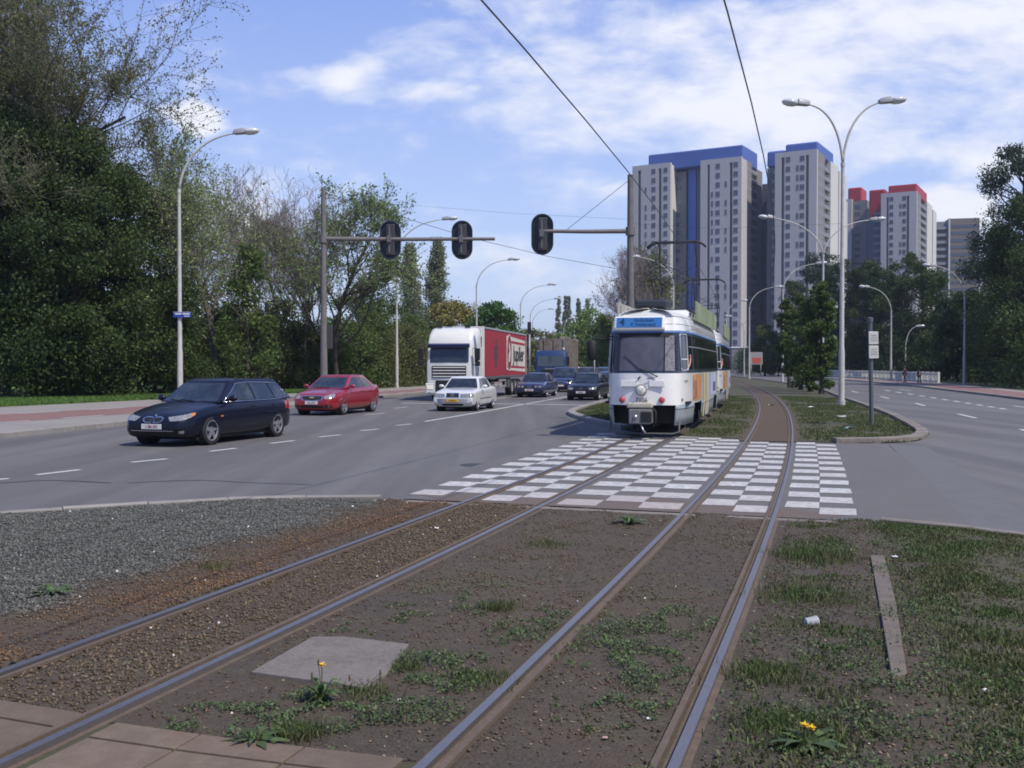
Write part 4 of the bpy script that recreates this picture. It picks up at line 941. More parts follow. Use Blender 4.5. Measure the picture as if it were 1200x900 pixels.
# information board near the chestnut tree
bp = W(886, 429, 175); ib = thing('information_board', 'grey roadside board with a red panel left of the chestnut tree', 'sign', (bp.x, 175, .02))
MB().box((0, 0, 3.1), (2.2, .12, 2.1)).build('board', mat('board_grey', (.33, .31, .32), .6), ib, bevel=.03); MB().box((.1, -.075, 2.75), (1.5, .02, .95)).build('red_panel', mat('board_red', (.5, .10, .06), .6), ib)
for x in (-.8, .8): MB().tube([(x, 0, 0), (x, 0, 2.04)], .06, 8).build('leg', STEEL, ib, True)
kb = W(869, 429, 260); kk = thing('kiosk_building', 'low grey building with a white roof edge behind the second tram', 'building', (kb.x, 260, 0))
MB().box((0, 2, 3.2), (5, 4, 6.4)).build('wall', mat('kiosk_wall', (.2, .19, .2), .8), kk); MB().box((0, 2, 6.55), (5.4, 4.4, .28)).build('roof', WHT, kk); MB().box((.3, -.03, 3.6), (2.6, .05, 1.6)).build('window', WING, kk)

# ------------------------------------------------------------------ white railing at the right
wl = [(42.9, 103), (45.4, 120), (47.5, 136), (49.6, 155), (53.2, 190), (56.8, 228)]
WR = mat('railing_white', (.78, .75, .62), .7, noise=(2, .3, (.66, .63, .52)))
rt = thing('railing', 'long low white concrete railing along the right pavement', 'railing', (wl[0][0], wl[0][1], .1))
R = resample(wl, 2.2); mbp = MB(); mbr = MB(); mbs = MB()
pn = None
for i, (a, b) in enumerate(zip(R[:-1], R[1:])):
    u = (b-a); rz = atan2(u.y, u.x); c = (a+b)/2-Vector(wl[0]); p_ = a-Vector(wl[0])
    if i < 60:
        MB().box((p_.x, p_.y, .55), (.26, .22, 1.1), rz).build('railing_post', WR, rt, bevel=.02)
    mbr.box((c.x, c.y, 1.0), (u.length-.27, .14, .16), rz).box((c.x, c.y, .2), (u.length-.27, .14, .16), rz)
    for k in range(5):
        q = p_+u*((k+1)/6); mbs.box((q.x, q.y, .6), (.2, .08, .6), rz)
mbr.build('railing_rail', WR, rt); mbs.build('railing_infill', mat('railing_infill', (.60, .59, .50), .7), rt)['kind'] = 'stuff'

# ------------------------------------------------------------------ wires
WIREM = mat('wire', (.05, .05, .055), .5)
def wire(label, pts, r=.011): 
    root = Vector(pts[0]); o = MB().tube([Vector(p)-root for p in pts], r, 6).build('overhead_wire', WIREM); o.location = root; tag(o, label, 'wire', 'overhead wires'); return o
zc_ = 5.75
def cw_z(y): return zc_+.0
wire('contact wire above the left track, ending above the front tram', [T(y, float(np.interp(y, [0, 8, 32, 60], [-1.8, -1.88, -2.42, TR_L])), zc_) for y in list(range(-8, 120, 4))])
wire('tram contact wire above the right track, running towards the blue-topped towers', [T(y, TR_R, zc_+.12) for y in list(range(-8, 120, 4))])
mt1 = W(379.5, 226, 53); mt2 = W(738.5, 210, 50)
wire('span wire from the top of the left mast down behind the second signal head', [mt1, W(450, 248, 55), W(545, 277, 58), W(640, 300, 62), W(740, 318, 66)], .014)
wire('short stay wire from the mast top behind the tram down to its own signal arm', [mt2, W(662, 271, 50)], .014)
wire('thin span wire across the sky from the left mast towards the tower blocks', [W(379.5, 232, 53), W(600, 250, 53), W(738, 257, 50)], .005)
wire('span wire crossing the tower facades right of the tram mast', [W(738.5, 262, 50), W(840, 268, 47), W(986, 262, 45.6)], .005)

# ------------------------------------------------------------------ cars
def paint(n, c, c2=None): return mat('paint_'+n, c, .32, metal=.15, coat=1.0, noise=(2.5, .25, c2 or tuple(v*.85+.01 for v in c)))
def interp(tab, x):
    if x <= tab[0][0]: return tab[0][1]
    for a, b in zip(tab[:-1], tab[1:]):
        if x <= b[0]: return a[1]+(b[1]-a[1])*(x-a[0])/(b[0]-a[0])
    return tab[-1][1]
def wheel(root, x, y, r, wdt, spokes, side, rimm, rr=.66):
    MB().lathe([(r*.60, -wdt/2), (r*.93, -wdt/2), (r, -wdt*.36), (r, wdt*.36), (r*.93, wdt/2), (r*.66, wdt/2), (r*.60, wdt/2-.02)], 28, 'Y', (0, 0, 0))
    w_ = MB().lathe([(0, -wdt/2+.01), (r*.9, -wdt/2), (r, -wdt*.34), (r, wdt*.34), (r*.93, wdt*.47), (r*.70, wdt*.5), (r*rr, wdt*.42), (r*rr*.96, wdt*.05), (0, wdt*.03)], 28, 'Y')
    o = w_.build('wheel', BLACKR, root, 'auto'); o.location = (x, y, r); o.rotation_euler = (0, 0, 0 if side > 0 else pi)
    rm = MB().lathe([(r*rr, wdt*.40), (r*rr*1.0, wdt*.5), (r*rr*.9, wdt*.5), (r*rr*.86, wdt*.36)], 28, 'Y')
    for k in range(spokes):
        a = 2*pi*k/spokes+.3; u = Vector((cos(a), 0, sin(a))); n_ = Vector((-sin(a), 0, cos(a)))
        wk = 1.0 if spokes > 5 else 1.6; q = [u*r*.10+n_*r*.085*wk, u*r*rr*.92+n_*r*.085*wk, u*r*rr*.92-n_*r*.085*wk, u*r*.10-n_*r*.085*wk]
        rm.add([tuple(p+Vector((0, wdt*.46, 0))) for p in q]+[tuple(p+Vector((0, wdt*.34, 0))) for p in q], [(0, 1, 2, 3), (7, 6, 5, 4), (0, 4, 5, 1), (1, 5, 6, 2), (2, 6, 7, 3), (3, 7, 4, 0)])
    rm.lathe([(0, wdt*.49), (r*.16, wdt*.48), (r*.18, wdt*.36)], 14, 'Y'); rm.build('rim', rimm, o, 'auto')
    return o
class Car:
    def __init__(s, P, name, label, loc, rz, group='cars on the road'):
        s.P = P; s.root = thing(name, label, P.get('cat', 'car'), loc, rz, group); s.body(); s.cabin(); s.wheels()
    def ztop(s, x): return interp(s.P['top'], x)
    def hw(s, x):
        P = s.P; L = P['L']/2; f = x/L if x > 0 else -x/L; tb = P.get('plan_f' if x > 0 else 'plan_r', [(0, 1), (.6, .995), (.8, .965), (.9, .915), (.97, .80), (1, .66)])
        return P['W']/2*interp(tb, f)
    def body(s):
        P = s.P; L = P['L']/2; xs = [-L, -L*.997, -L*.985, -L*.94, -L*.86, -L*.72] + [-L*.72+i*(L*1.44)/9 for i in range(1, 9)] + [L*.72, L*.86, L*.94, L*.985, L*.997, L]
        rings = []
        for x in xs:
            w_ = s.hw(x); e = abs(x)/L; zb = P.get('zb', .19)+(.10 if e > .97 else 0)+max(0, e-.8)*.12; zt = s.ztop(x)
            if e > .99: zb += .03
            cr = .035 if zt < P['belt']+.06 else 0; h = zt-zb
            half = [(0, zb), (w_*.8, zb), (w_*.965, zb+.07), (w_*.995, zb+h*.32), (w_, zb+h*.60), (w_*.975, zb+h*.84), (w_*.915, zt-.012), (w_*.72, zt+cr*.5), (w_*.35, zt+cr), (0, zt+cr*1.1)]
            rings.append([(x, y, z) for y, z in half]+[(x, -y, z) for y, z in half[-2:0:-1]])
        o = MB().loft(rings).build('body', P['paint'], s.root, True)
        sub = o.modifiers.new('s', 'SUBSURF'); sub.levels = sub.render_levels = 2
        cut = MB(); r = P['wr']+.05
        for x in (P['xf'], P['xr']):
            for sd in (1, -1):
                y0 = P['W']/2-.27; prof = [(0, y0*sd), (r, y0*sd), (r, (P['W']/2+.2)*sd), (0, (P['W']/2+.2)*sd)]
                cut.tube([(x, y0*sd, P['wr']+.02), (x, (P['W']/2+.2)*sd, P['wr']+.02)], r, 28)
        c = cut.build('cut', DARKM); bo = o.modifiers.new('b', 'BOOLEAN'); bo.object = c; bo.operation = 'DIFFERENCE'; bo.solver = 'EXACT'
        dg = bpy.context.evaluated_depsgraph_get(); dg.update(); me = bpy.data.meshes.new_from_object(o.evaluated_get(dg)); o.modifiers.clear(); o.data = me
        bpy.data.objects.remove(c); me.set_sharp_from_angle(angle=radians(43)); me.name = 'body'
        s.bvh = BVHTree.FromPolygons([v.co.copy() for v in me.vertices], [tuple(p.vertices) for p in me.polygons])
        for x in (P['xf'], P['xr']):
            for sd in (1, -1):
                ma = MB()
                y0 = (P['W']/2-.265)*sd; y1 = (P['W']/2-.035)*sd; n = 24; V_ = []
                for k in range(n): a = 2*pi*k/n; V_ += [(x+(r-.004)*cos(a), y0, P['wr']+.02+(r-.004)*sin(a)), (x+(r-.004)*cos(a), y1, P['wr']+.02+(r-.004)*sin(a))]
                ma.add(V_, [(2*k, 2*((k+1) % n), 2*((k+1) % n)+1, 2*k+1) for k in range(n)]+[tuple(2*k for k in range(n))]); ma.build('wheel_well', DARKM, s.root, fix=False)
        MB().box((0, 0, P.get('zb', .19)+.03), (P['L']*.78, P['W']*.86, .12)).build('underbody', DARKM, s.root)
    def hit(s, o, d):
        h = s.bvh.ray_cast(Vector(o), Vector(d).normalized()); return h[0] if h[0] else None
    def decal(s, nm, top, bot, m, mode='side', sd=1, off=.006, K=3, J=6, parent=None, smooth=True):
        """top/bot polylines [(a,z)]: side: a=x ; polar: a=degrees in plan around the front (or rear) corner centre"""
        P = s.P; V_ = []; ok = True
        def samp(pl, t):
            t *= len(pl)-1; i = min(int(t), len(pl)-2); f = t-i; return (pl[i][0]*(1-f)+pl[i+1][0]*f, pl[i][1]*(1-f)+pl[i+1][1]*f)
        nj = J*(len(top)-1)
        for j in range(nj+1):
            for k in range(K+1):
                a = samp(top, j/nj); b = samp(bot, j/nj); q = (a[0]+(b[0]-a[0])*k/K, a[1]+(b[1]-a[1])*k/K)
                if mode == 'side': og = Vector((q[0], 3*sd, q[1])); d = Vector((0, -sd, 0))
                elif mode == 'top': og = Vector((q[0], q[1], 3)); d = Vector((0, 0, -1))
                else:
                    an = radians(q[0]); xc = P['L']/2-.95; dr = Vector((cos(an), sin(an), 0))
                    if mode == 'rear': dr.x *= -1; xc = -xc
                    og = Vector((xc, 0, q[1]))+dr*3; d = -dr
                h = s.hit(og, d)
                if h is None: h = og+d*2.2
                V_.append(h-d*off)
        F = [(j*(K+1)+k, j*(K+1)+k+1, (j+1)*(K+1)+k+1, (j+1)*(K+1)+k) for j in range(nj) for k in range(K)]
        o = MB().add(V_, F).build(nm, m, parent or s.root, smooth)
        return o
    def cabP(s, face, a, t, off=0.0):
        """point on cabin shell: face front/rear a=-1..1 ; side left(+1)/right(-1) a = x ; t height 0..1"""
        P = s.P; zb, zr = P['belt']-.02, P['H']-.055; z = zb+(zr-zb)*t; c = P['cab']
        wd = P['wb']+(P['wrf']-P['wb'])*t**1.15
        xf = c[0]+(c[1]-c[0])*t**.92; xr = c[3]+(c[2]-c[3])*t**.92
        if face == 'front': return Vector((xf+.10*(1-a*a)+off, wd*a, z+off*.4))
        if face == 'rear': return Vector((xr-.07*(1-a*a)-off, wd*a, z+off*.4))
        sd = face; q = (a-xr)/(xf-xr); return Vector((a, sd*(wd+.025*(1-(2*q-1)**2)*1+off), z))
    def cabin(s):
        P = s.P; rings = []; ts = [0, .2, .4, .6, .8, .93, 1.0]
        for t in ts:
            R = [s.cabP('front', a/4, t) for a in range(-4, 5)]; xf = R[0].x; xr = s.cabP('rear', 1, t).x
            R += [s.cabP(1, xf+(xr-xf)*k/8, t) for k in range(1, 8)]; R += [s.cabP('rear', -a/4, t) for a in range(-4, 5)]
            R += [s.cabP(-1, xr+(xf-xr)*k/8, t) for k in range(1, 8)]
            rings.append(R)
        top = rings[-1]; cx_ = sum((p.x for p in top))/len(top)
        for k, (sc, dz) in enumerate(((.96, .022), (.86, .038), (.6, .05), (.3, .055))):
            rings.append([Vector((cx_+(p.x-cx_)*sc, p.y*sc, p.z+dz)) for p in top])
        rings = [[tuple(p) for p in r] for r in rings]
        MB().loft(rings).build('cabin_shell', P['paint'], s.root, 'auto')
        def patch(nm, face, pl_t, pl_b, m=GLASS, off=.006, J=8, K=4):
            V_ = []
            def samp(pl, t):
                t *= len(pl)-1; i = min(int(t), len(pl)-2); f = t-i; return (pl[i][0]*(1-f)+pl[i+1][0]*f, pl[i][1]*(1-f)+pl[i+1][1]*f)
            nj = J*(len(pl_t)-1)
            for j in range(nj+1):
                for k in range(K+1):
                    a = samp(pl_t, j/nj); b = samp(pl_b, j/nj); V_.append(s.cabP(face, a[0]+(b[0]-a[0])*k/K, a[1]+(b[1]-a[1])*k/K, off))
            F = [(j*(K+1)+k, j*(K+1)+k+1, (j+1)*(K+1)+k+1, (j+1)*(K+1)+k) for j in range(nj) for k in range(K)]
            return MB().add(V_, F).build(nm, m, s.root, True)
        wsc = patch('windscreen', 'front', [(-.90, .90), (.90, .90)], [(-.93, .06), (.93, .06)])
        patch('rear_window', 'rear', [(-.88, .88), (.88, .88)], [(-.9, .2), (.9, .2)])
        # wiper line, seats seen dimly, mirror
        c = P['cab']; 
        for sd in (1, -1):
            for wn in P['wins']: patch('side_window', sd, [(p[0], p[1]) for p in wn[0]], [(p[0], p[1]) for p in wn[1]], GLASS, .007, 6, 3)
            if P.get('trim'):
                pts = [s.cabP(sd, x, t, .012) for x, t in P['trim']]; MB().tube(pts, .012, 6).build('window_trim', P.get('trimmat', CHROME), s.root, True)
            mx = c[0]-.32; my = P['wb']+.08; mz = P['belt']+.07
            mo = MB(); mo.ball((mx+.02, sd*(my+.10), mz), (.075, .115, .075), 12, 8); mo.tube([(mx, sd*(my-.10), mz-.05), (mx, sd*(my+.04), mz-.01)], .03, 8); mo.build('door_mirror', P['mirror'], s.root, True)
        for sd in (1, -1):
            a = s.cabP('front', sd*.2, .05, .015); b = s.cabP('front', sd*.2-.5*1, .12, .018)
            MB().tube([a, b], .010, 5).build('wiper', DARKM, s.root)
    def wheels(s):
        P = s.P
        for x in (P['xf'], P['xr']):
            for sd in (1, -1): wheel(s.root, x, sd*(P['W']/2-.11), P['wr'], .20, P.get('spokes', 5), sd, P.get('rim', ALLOY), P.get('rr', .68))
    def common(s, plate=PLATEW, ptxt='', pc=PLATET, zpl=.42, plw=.50, handles=True, doors=()):
        P = s.P; h = s.hit((P['L']/2+2, 0, zpl), (-1, 0, 0)); x = h.x+.018
        pl = MB().box((x, 0, zpl), (.012, plw, .115)).build('number_plate', plate, s.root, bevel=.003)
        if ptxt: text(ptxt, .10, pc, pl, (x+.008, 0, zpl), (pi/2, 0, pi/2), 'plate_characters', sx=.78)
        for sd in (1, -1):
            for dx in doors:
                s.decal('door_seam', [(dx-.006, P['belt']-.03), (dx+.006, P['belt']-.03)], [(dx-.006+.02, .30), (dx+.006+.02, .30)], DARKM, 'side', sd, .002, 8, 1)
            if handles:
                for dx in doors[1:]:
                    h = s.hit((dx+.14, 3*sd, P['belt']-.14), (0, -sd, 0)); MB().box((dx+.14, h.y+.012*sd, P['belt']-.14), (.19, .03, .03)).build('door_handle', P.get('handle', P['paint']), s.root, bevel=.01)
    def lights(s, fr, lm=LAMPG, rear=None, off=.008):
        for sd in (1, -1):
            s.decal('headlight', [(a*sd, z) for a, z in fr[0]], [(a*sd, z) for a, z in fr[1]], lm, 'front', 1, off)
            if rear: s.decal('tail_light', [(a*sd, z) for a, z in rear[0]], [(a*sd, z) for a, z in rear[1]], TAIL, 'rear', 1, .008)
def heading(px1, py1, px2, wb, half, xf):
    """wheel contact at pixel (px1,py1) (front wheel, image-right side), rear wheel at column px2 -> centre location and heading"""
    c = G(px1, py1); best = None
    for k in range(0, 450):
        ph = radians(k*.1); r = Vector((c.x+sin(ph)*wb, c.y+cos(ph)*wb)); px = 600+1200*r.x/(r.y*cos(PITCH)+EYE*sin(PITCH))
        if best is None or abs(px-px2) < best[0]: best = (abs(px-px2), ph)
    ph = best[1]; h = Vector((-sin(ph), -cos(ph))); left = Vector((cos(ph), -sin(ph)))
    loc = Vector((c.x, c.y))-left*half-h*xf
    return (loc.x, loc.y, .004), atan2(h.y, h.x)

# navy estate
NAVY = mat('paint_navy', (.004, .005, .015), .3, coat=.35, spec=.3)
P = dict(L=4.84, W=1.85, H=1.49, belt=.97, wb=.80, wrf=.60, xf=1.47, xr=-1.42, wr=.33, paint=NAVY, mirror=NAVY, zb=.17,
         top=[(-2.42, .62), (-2.38, .93), (-2.1, .985), (-1.2, .985), (0, .96), (.8, .95), (1.25, .91), (1.9, .80), (2.25, .70), (2.37, .60), (2.42, .50)],
         cab=(1.02, .28, -1.78, -2.30), wins=[([(.16, .86), (-.38, .90)], [(.72, .07), (-.46, .07)]), ([(-.46, .90), (-1.22, .86)], [(-.54, .07), (-1.38, .09)]), ([(-1.32, .85), (-1.72, .78)], [(-1.46, .10), (-2.05, .12)])],
         trim=[(.86, .02), (.5, .42), (.12, .88), (-.4, .94), (-1.2, .90), (-1.72, .83), (-2.12, .10), (-1.4, .03), (-.5, .015), (.85, .015)], spokes=5, rr=.72)
loc, rz = heading(246.5, 521.5, 323.5, 2.89, .86, 1.47)
bm_ = Car(P, 'estate_car', 'navy blue estate car with silver window trim, nearest car in the road at left', loc, rz)
bm_.common(PLATEW, '1·286·353'.replace('·', '-'), PLATET, .455, .52, True, (.86, -.42, -1.42))
bm_.lights(([(23, .665), (38, .70), (56, .755)], [(26, .575), (38, .59), (52, .66)]), LAMPG, ([(52, .92), (66, .90)], [(50, .68), (68, .72)]))
for sd in (1, -1):
    k = bm_.decal('kidney_grille', [(sd*2.0, .655), (sd*12, .66), (sd*15, .635)], [(sd*2.6, .565), (sd*10, .56), (sd*13, .59)], DARKM, 'front', 1, .014)
    bm_.decal('grille_frame', [(sd*1.2, .675), (sd*12.5, .68), (sd*17, .64)], [(sd*1.6, .545), (sd*10, .54), (sd*14.5, .575)], CHROME, 'front', 1, .008)
    bm_.decal('fog_lamp', [(sd*36, .36), (sd*42, .365)], [(sd*36, .30), (sd*42, .30)], LAMPG, 'front', 1, .008)
    s_ = bm_.decal('side_repeater', [(1.02, .66), (1.14, .655)], [(1.03, .63), (1.12, .63)], AMBER, 'side', sd, .006, 1, 1)
    pts = [bm_.cabP(sd, x, 1.0, -.02)+Vector((0, 0, .045 if 0 < i < 6 else .0)) for i, x in enumerate((.1, .0, -.4, -.8, -1.2, -1.55, -1.7))]; MB().tube(pts, .014, 6).build('roof_rail', NAVY, bm_.root, True)
    bm_.decal('front_turn_lamp', [(sd*54, .745), (sd*60, .76)], [(sd*50, .665), (sd*57, .70)], AMBER, 'front', 1, .009)
bm_.decal('lower_intake', [(-34, .34), (34, .34)], [(-30, .235), (30, .235)], DARKM, 'front', 1, .006); bm_.decal('bumper_strip', [(-30, .365), (30, .365)], [(-30, .352), (30, .352)], CHROME, 'front', 1, .008)
h = bm_.hit((2.28, 0, 3), (0, 0, -1)); 
if h: MB().lathe([(0, .012), (.04, .01), (.042, 0)], 16, 'Z', (h.x-.02, 0, h.z)).build('badge', CHROME, bm_.root, True)
# red saloon
REDP_ = paint('red', (.30, .008, .014), (.22, .006, .012))
P2 = dict(L=4.60, W=1.79, H=1.475, belt=.98, wb=.77, wrf=.58, xf=1.38, xr=-1.30, wr=.325, paint=REDP_, mirror=REDP_, zb=.17,
          top=[(-2.3, .60), (-2.27, .95), (-2.15, 1.07), (-1.8, 1.085), (-1.2, 1.03), (0, .99), (.8, .97), (1.3, .91), (1.9, .82), (2.15, .74), (2.27, .62), (2.3, .50)],
          cab=(1.12, .28, -1.00, -1.86), wins=[([(.20, .86), (-.32, .92)], [(.86, .05), (-.42, .07)]), ([(-.40, .92), (-.95, .82)], [(-.50, .07), (-1.24, .10)]), ([(-1.02, .76), (-1.06, .7)], [(-1.30, .12), (-1.52, .14)])], spokes=5, rr=.72)
loc, rz = heading(402.7, 486.3, 436.5, 2.685, .84, 1.38)
rc = Car(P2, 'red_saloon_car', 'red saloon car driving behind the navy estate, near the left mast', loc, rz)
rc.common(PLATEW, 'XKL-524', PLATET, .47, .50, True, (.95, -.38, -1.25))
rc.lights(([(27, .70), (38, .76), (54, .815)], [(28, .60), (40, .61), (50, .68)]), LAMPG, ([(50, .95), (64, .93)], [(50, .74), (66, .76)]))
rc.decal('grille', [(-24, .705), (0, .715), (24, .705)], [(-21, .585), (0, .545), (21, .585)], DARKM, 'front', 1, .012); rc.decal('grille_frame', [(-26, .725), (0, .735), (26, .725)], [(-23, .565), (0, .525), (23, .565)], CHROME, 'front', 1, .007)
g = rc.hit((4, 0, .665), (-1, 0, 0)); MB().box((g.x+.02, 0, .665), (.02, .10, .055)).box((g.x+.018, 0, .665), (.018, .20, .030)).build('badge', mat('gold', (.75, .62, .3), .3, metal=.6), rc.root)
for sd in (1, -1):
    rc.decal('fog_lamp_recess', [(sd*30, .37), (sd*44, .38)], [(sd*30, .29), (sd*42, .30)], DARKM, 'front', 1, .008)
    a = rc.decal('fog_lamp', [(sd*34, .355), (sd*38, .355)], [(sd*34, .31), (sd*38, .31)], LAMPG, 'front', 1, .014)
rc.decal('lower_intake', [(-27, .38), (27, .38)], [(-24, .28), (24, .28)], DARKM, 'front', 1, .006)
# white boxy saloon
WHITEC = paint('white', (.74, .74, .72), (.68, .68, .66))
boxplan = [(0, 1), (.7, .995), (.88, .98), (.95, .96), (.985, .94), (1, .92)]
P3 = dict(L=4.43, W=1.68, H=1.39, belt=.90, wb=.74, wrf=.56, xf=1.38, xr=-1.285, wr=.30, paint=WHITEC, mirror=WHITEC, zb=.16, plan_f=boxplan, plan_r=boxplan,
          top=[(-2.2, .55), (-2.17, .86), (-2.1, .93), (-1.4, .94), (0, .915), (.9, .90), (1.6, .845), (2.08, .775), (2.17, .72), (2.215, .50)],
          cab=(.88, .34, -.98, -1.55), wins=[([(.26, .88), (-.26, .93)], [(.70, .08), (-.32, .08)]), ([(-.36, .93), (-.84, .88)], [(-.42, .08), (-1.10, .12)])], spokes=8, rr=.70)
loc, rz = heading(558.7, 481.6, 576.5, 2.665, .78, 1.38)
wc = Car(P3, 'white_saloon_car', 'white boxy saloon car with orange number plate in front of the white truck', loc, rz)
wc.common(PLATEY, 'XS-48-LV', INKB, .43, .50, True, (.78, -.34, -1.15))
wc.lights(([(19, .70), (32, .715), (46, .72)], [(19, .56), (32, .56), (45, .57)]), LAMPG, None)
wc.decal('grille', [(-15, .72), (15, .72)], [(-14.5, .565), (14.5, .565)], DARKM, 'front', 1, .012); wc.decal('grille_frame', [(-16.2, .74), (16.2, .74)], [(-15.8, .55), (15.8, .55)], CHROME, 'front', 1, .007)
g = wc.hit((4, 0, .64), (-1, 0, 0)); st = MB().lathe([(.062, -.004), (.075, 0), (.062, .008), (.055, 0)], 18, 'X', (g.x+.02, 0, .64))
for k in range(3): a = pi/2+2*pi*k/3; st.box((g.x+.02, .03*cos(a), .64+.03*sin(a)), (.01, .012, .062), Matrix.Rotation(-(a-pi/2), 3, 'X'))
st.build('badge', CHROME, wc.root)
wc.decal('bumper_band', [(-50, .50), (50, .50)], [(-48, .34), (48, .34)], mat('bumper_grey', (.30, .32, .36), .5), 'front', 1, .006); wc.decal('lower_intake', [(-26, .31), (26, .31)], [(-24, .23), (24, .23)], DARKM, 'front', 1, .007)
for sd in (1, -1):
    wc.decal('side_strip', [(1.0, .50), (-.9, .50)], [(1.0, .47), (-.9, .47)], DARKM, 'side', sd, .006, 1, 8); wc.decal('turn_lamp', [(sd*46, .72), (sd*50, .715)], [(sd*45, .575), (sd*49, .58)], AMBER, 'front', 1, .009)
# dark blue saloon behind (four round lamps)
NAVY2 = paint('night_blue', (.018, .024, .075), (.014, .018, .055))
P4 = dict(P3); P4.update(L=4.72, W=1.75, H=1.41, paint=NAVY2, mirror=NAVY2, xf=1.45, xr=-1.31, wr=.31, cab=(.92, .36, -1.05, -1.70), wb=.77, wrf=.57,
     top=[(-2.36, .55), (-2.33, .88), (-2.2, .98), (-1.4, .975), (0, .94), (.9, .915), (1.7, .84), (2.2, .755), (2.32, .70), (2.36, .5)])
P4['wins'] = [([(.26, .88), (-.28, .93)], [(.72, .08), (-.34, .08)]), ([(-.38, .93), (-.9, .86)], [(-.44, .08), (-1.22, .12)])]
def saloon_details(c, txt):
    c.common(PLATEW, txt, PLATET, .43, .5, True, (.8, -.36, -1.2))
    for sd in (1, -1):
        c.decal('lamp_panel', [(sd*10, .69), (sd*47, .68)], [(sd*10, .57), (sd*46, .565)], DARKM, 'front', 1, .006)
        for a in (22, 33): c.decal('headlight', [(sd*(a-3.6), .675), (sd*(a+3.6), .675)], [(sd*(a-3.6), .575), (sd*(a+3.6), .575)], LAMPG, 'front', 1, .014)
        c.decal('grille_frame', [(sd*1, .70), (sd*7, .70)], [(sd*1, .57), (sd*6, .57)], CHROME, 'front', 1, .008); c.decal('kidney_grille', [(sd*1.6, .69), (sd*6.2, .69)], [(sd*1.6, .58), (sd*5.4, .58)], DARKM, 'front', 1, .013)
    c.decal('lower_intake', [(-30, .31), (30, .31)], [(-28, .22), (28, .22)], DARKM, 'front', 1, .007)
def placed(pxc, py, hd, cls):                 # centre of the front bumper at ground pixel
    c = G(pxc, py); h = Vector((-sin(radians(hd)), -cos(radians(hd)))); L = cls['L']/2
    return (c.x-h.x*L, c.y-h.y*L, .004), atan2(h.y, h.x)
loc, rz = placed(620, 466.0, 13, P4); c4 = Car(P4, 'blue_saloon_car', 'dark blue saloon with four round lamps beside the rear of the red trailer', loc, rz); saloon_details(c4, 'HBR-710')
# black compact estate
BLACKP = mat('paint_black', (.006, .007, .011), .35, coat=.5, spec=.35)
P5 = dict(P); P5.update(L=4.28, W=1.71, H=1.44, paint=BLACKP, mirror=BLACKP, xf=1.36, xr=-1.25, wr=.305, belt=.93, wb=.76, wrf=.58, cab=(1.02, .30, -1.62, -2.02),
     top=[(-2.14, .60), (-2.1, .9), (-1.9, .95), (0, .93), (.9, .92), (1.3, .88), (1.8, .78), (2.03, .70), (2.12, .6), (2.14, .5)])
P5['wins'] = [([(.16, .86), (-.34, .90)], [(.72, .07), (-.42, .07)]), ([(-.42, .90), (-1.0, .86)], [(-.5, .07), (-1.14, .09)]), ([(-1.1, .85), (-1.52, .78)], [(-1.22, .10), (-1.78, .12)])]; P5['trim'] = None
loc, rz = placed(680.5, 469.5, 15.5, P5); c5 = Car(P5, 'black_estate_car', 'black compact estate car waiting beside the left median kerb', loc, rz)
c5.common(PLATEW, 'RJS-482', PLATET, .43, .5, True, (.8, -.38, -1.1)); c5.lights(([(24, .66), (38, .69), (52, .72)], [(25, .56), (38, .56), (48, .60)]))
c5.decal('grille', [(-17, .64), (17, .64)], [(-15, .57), (15, .57)], DARKM, 'front', 1, .009); c5.decal('lower_intake', [(-27, .35), (27, .35)], [(-24, .25), (24, .25)], DARKM, 'front', 1, .007)
g = c5.hit((4, 0, .61), (-1, 0, 0)); MB().lathe([(.05, 0), (.06, .006), (.045, .01)], 16, 'X', (g.x+.015, 0, .61)).build('badge', CHROME, c5.root)
# people carrier
P6 = dict(P5); P6.update(L=4.6, W=1.84, H=1.72, belt=1.06, wb=.82, wrf=.66, paint=NAVY2, mirror=NAVY2, wr=.32, cab=(1.35, .45, -1.9, -2.2),
     top=[(-2.3, .7), (-2.26, 1.0), (-2, 1.06), (0, 1.05), (1.1, 1.05), (1.5, .98), (2.0, .84), (2.2, .72), (2.28, .6), (2.3, .5)])
P6['wins'] = [([(.3, .86), (-.34, .90)], [(.95, .07), (-.42, .07)]), ([(-.42, .90), (-1.1, .88)], [(-.5, .07), (-1.14, .09)]), ([(-1.2, .87), (-1.85, .82)], [(-1.24, .10), (-2.0, .12)])]
loc, rz = placed(656.5, 459.5, 12, P6); c6 = Car(P6, 'people_carrier', 'dark blue people carrier between the blue saloon and the black estate', loc, rz)
c6.common(PLATEW, '', PLATET, .45); c6.lights(([(24, .72), (38, .78), (54, .84)], [(25, .62), (38, .62), (50, .70)])); c6.decal('grille_frame', [(-20, .74), (20, .74)], [(-18, .60), (18, .60)], CHROME, 'front', 1, .007); c6.decal('grille', [(-18, .715), (18, .715)], [(-16, .62), (16, .62)], DARKM, 'front', 1, .012)
def dup(src, loc, rz, label, pm=None):
    r = copy_tree(src.root); r.location = loc; r.rotation_euler = (0, 0, rz); r['label'] = label
    if pm:
        for ch in r.children:
            if ch.data and ch.data.materials and ch.data.materials[0] == src.P['paint']:
                ch.data = ch.data.copy(); ch.data.materials[0] = pm
    return r
GREYP = paint('grey', (.06, .065, .07)); MIDB = paint('mid_blue', (.03, .07, .2)); SILV = paint('silver', (.35, .36, .37))
hd = radians(-90-14); 
def at(px, Y): p = W(px, 429, Y); return p.x
def qcar(src, px, Y, hdg, label, pm): 
    a = radians(hdg); return dup(src, (at(px, Y)+sin(a)*2.2, Y+2.2, .004), atan2(-cos(a), -sin(a)), label, pm)
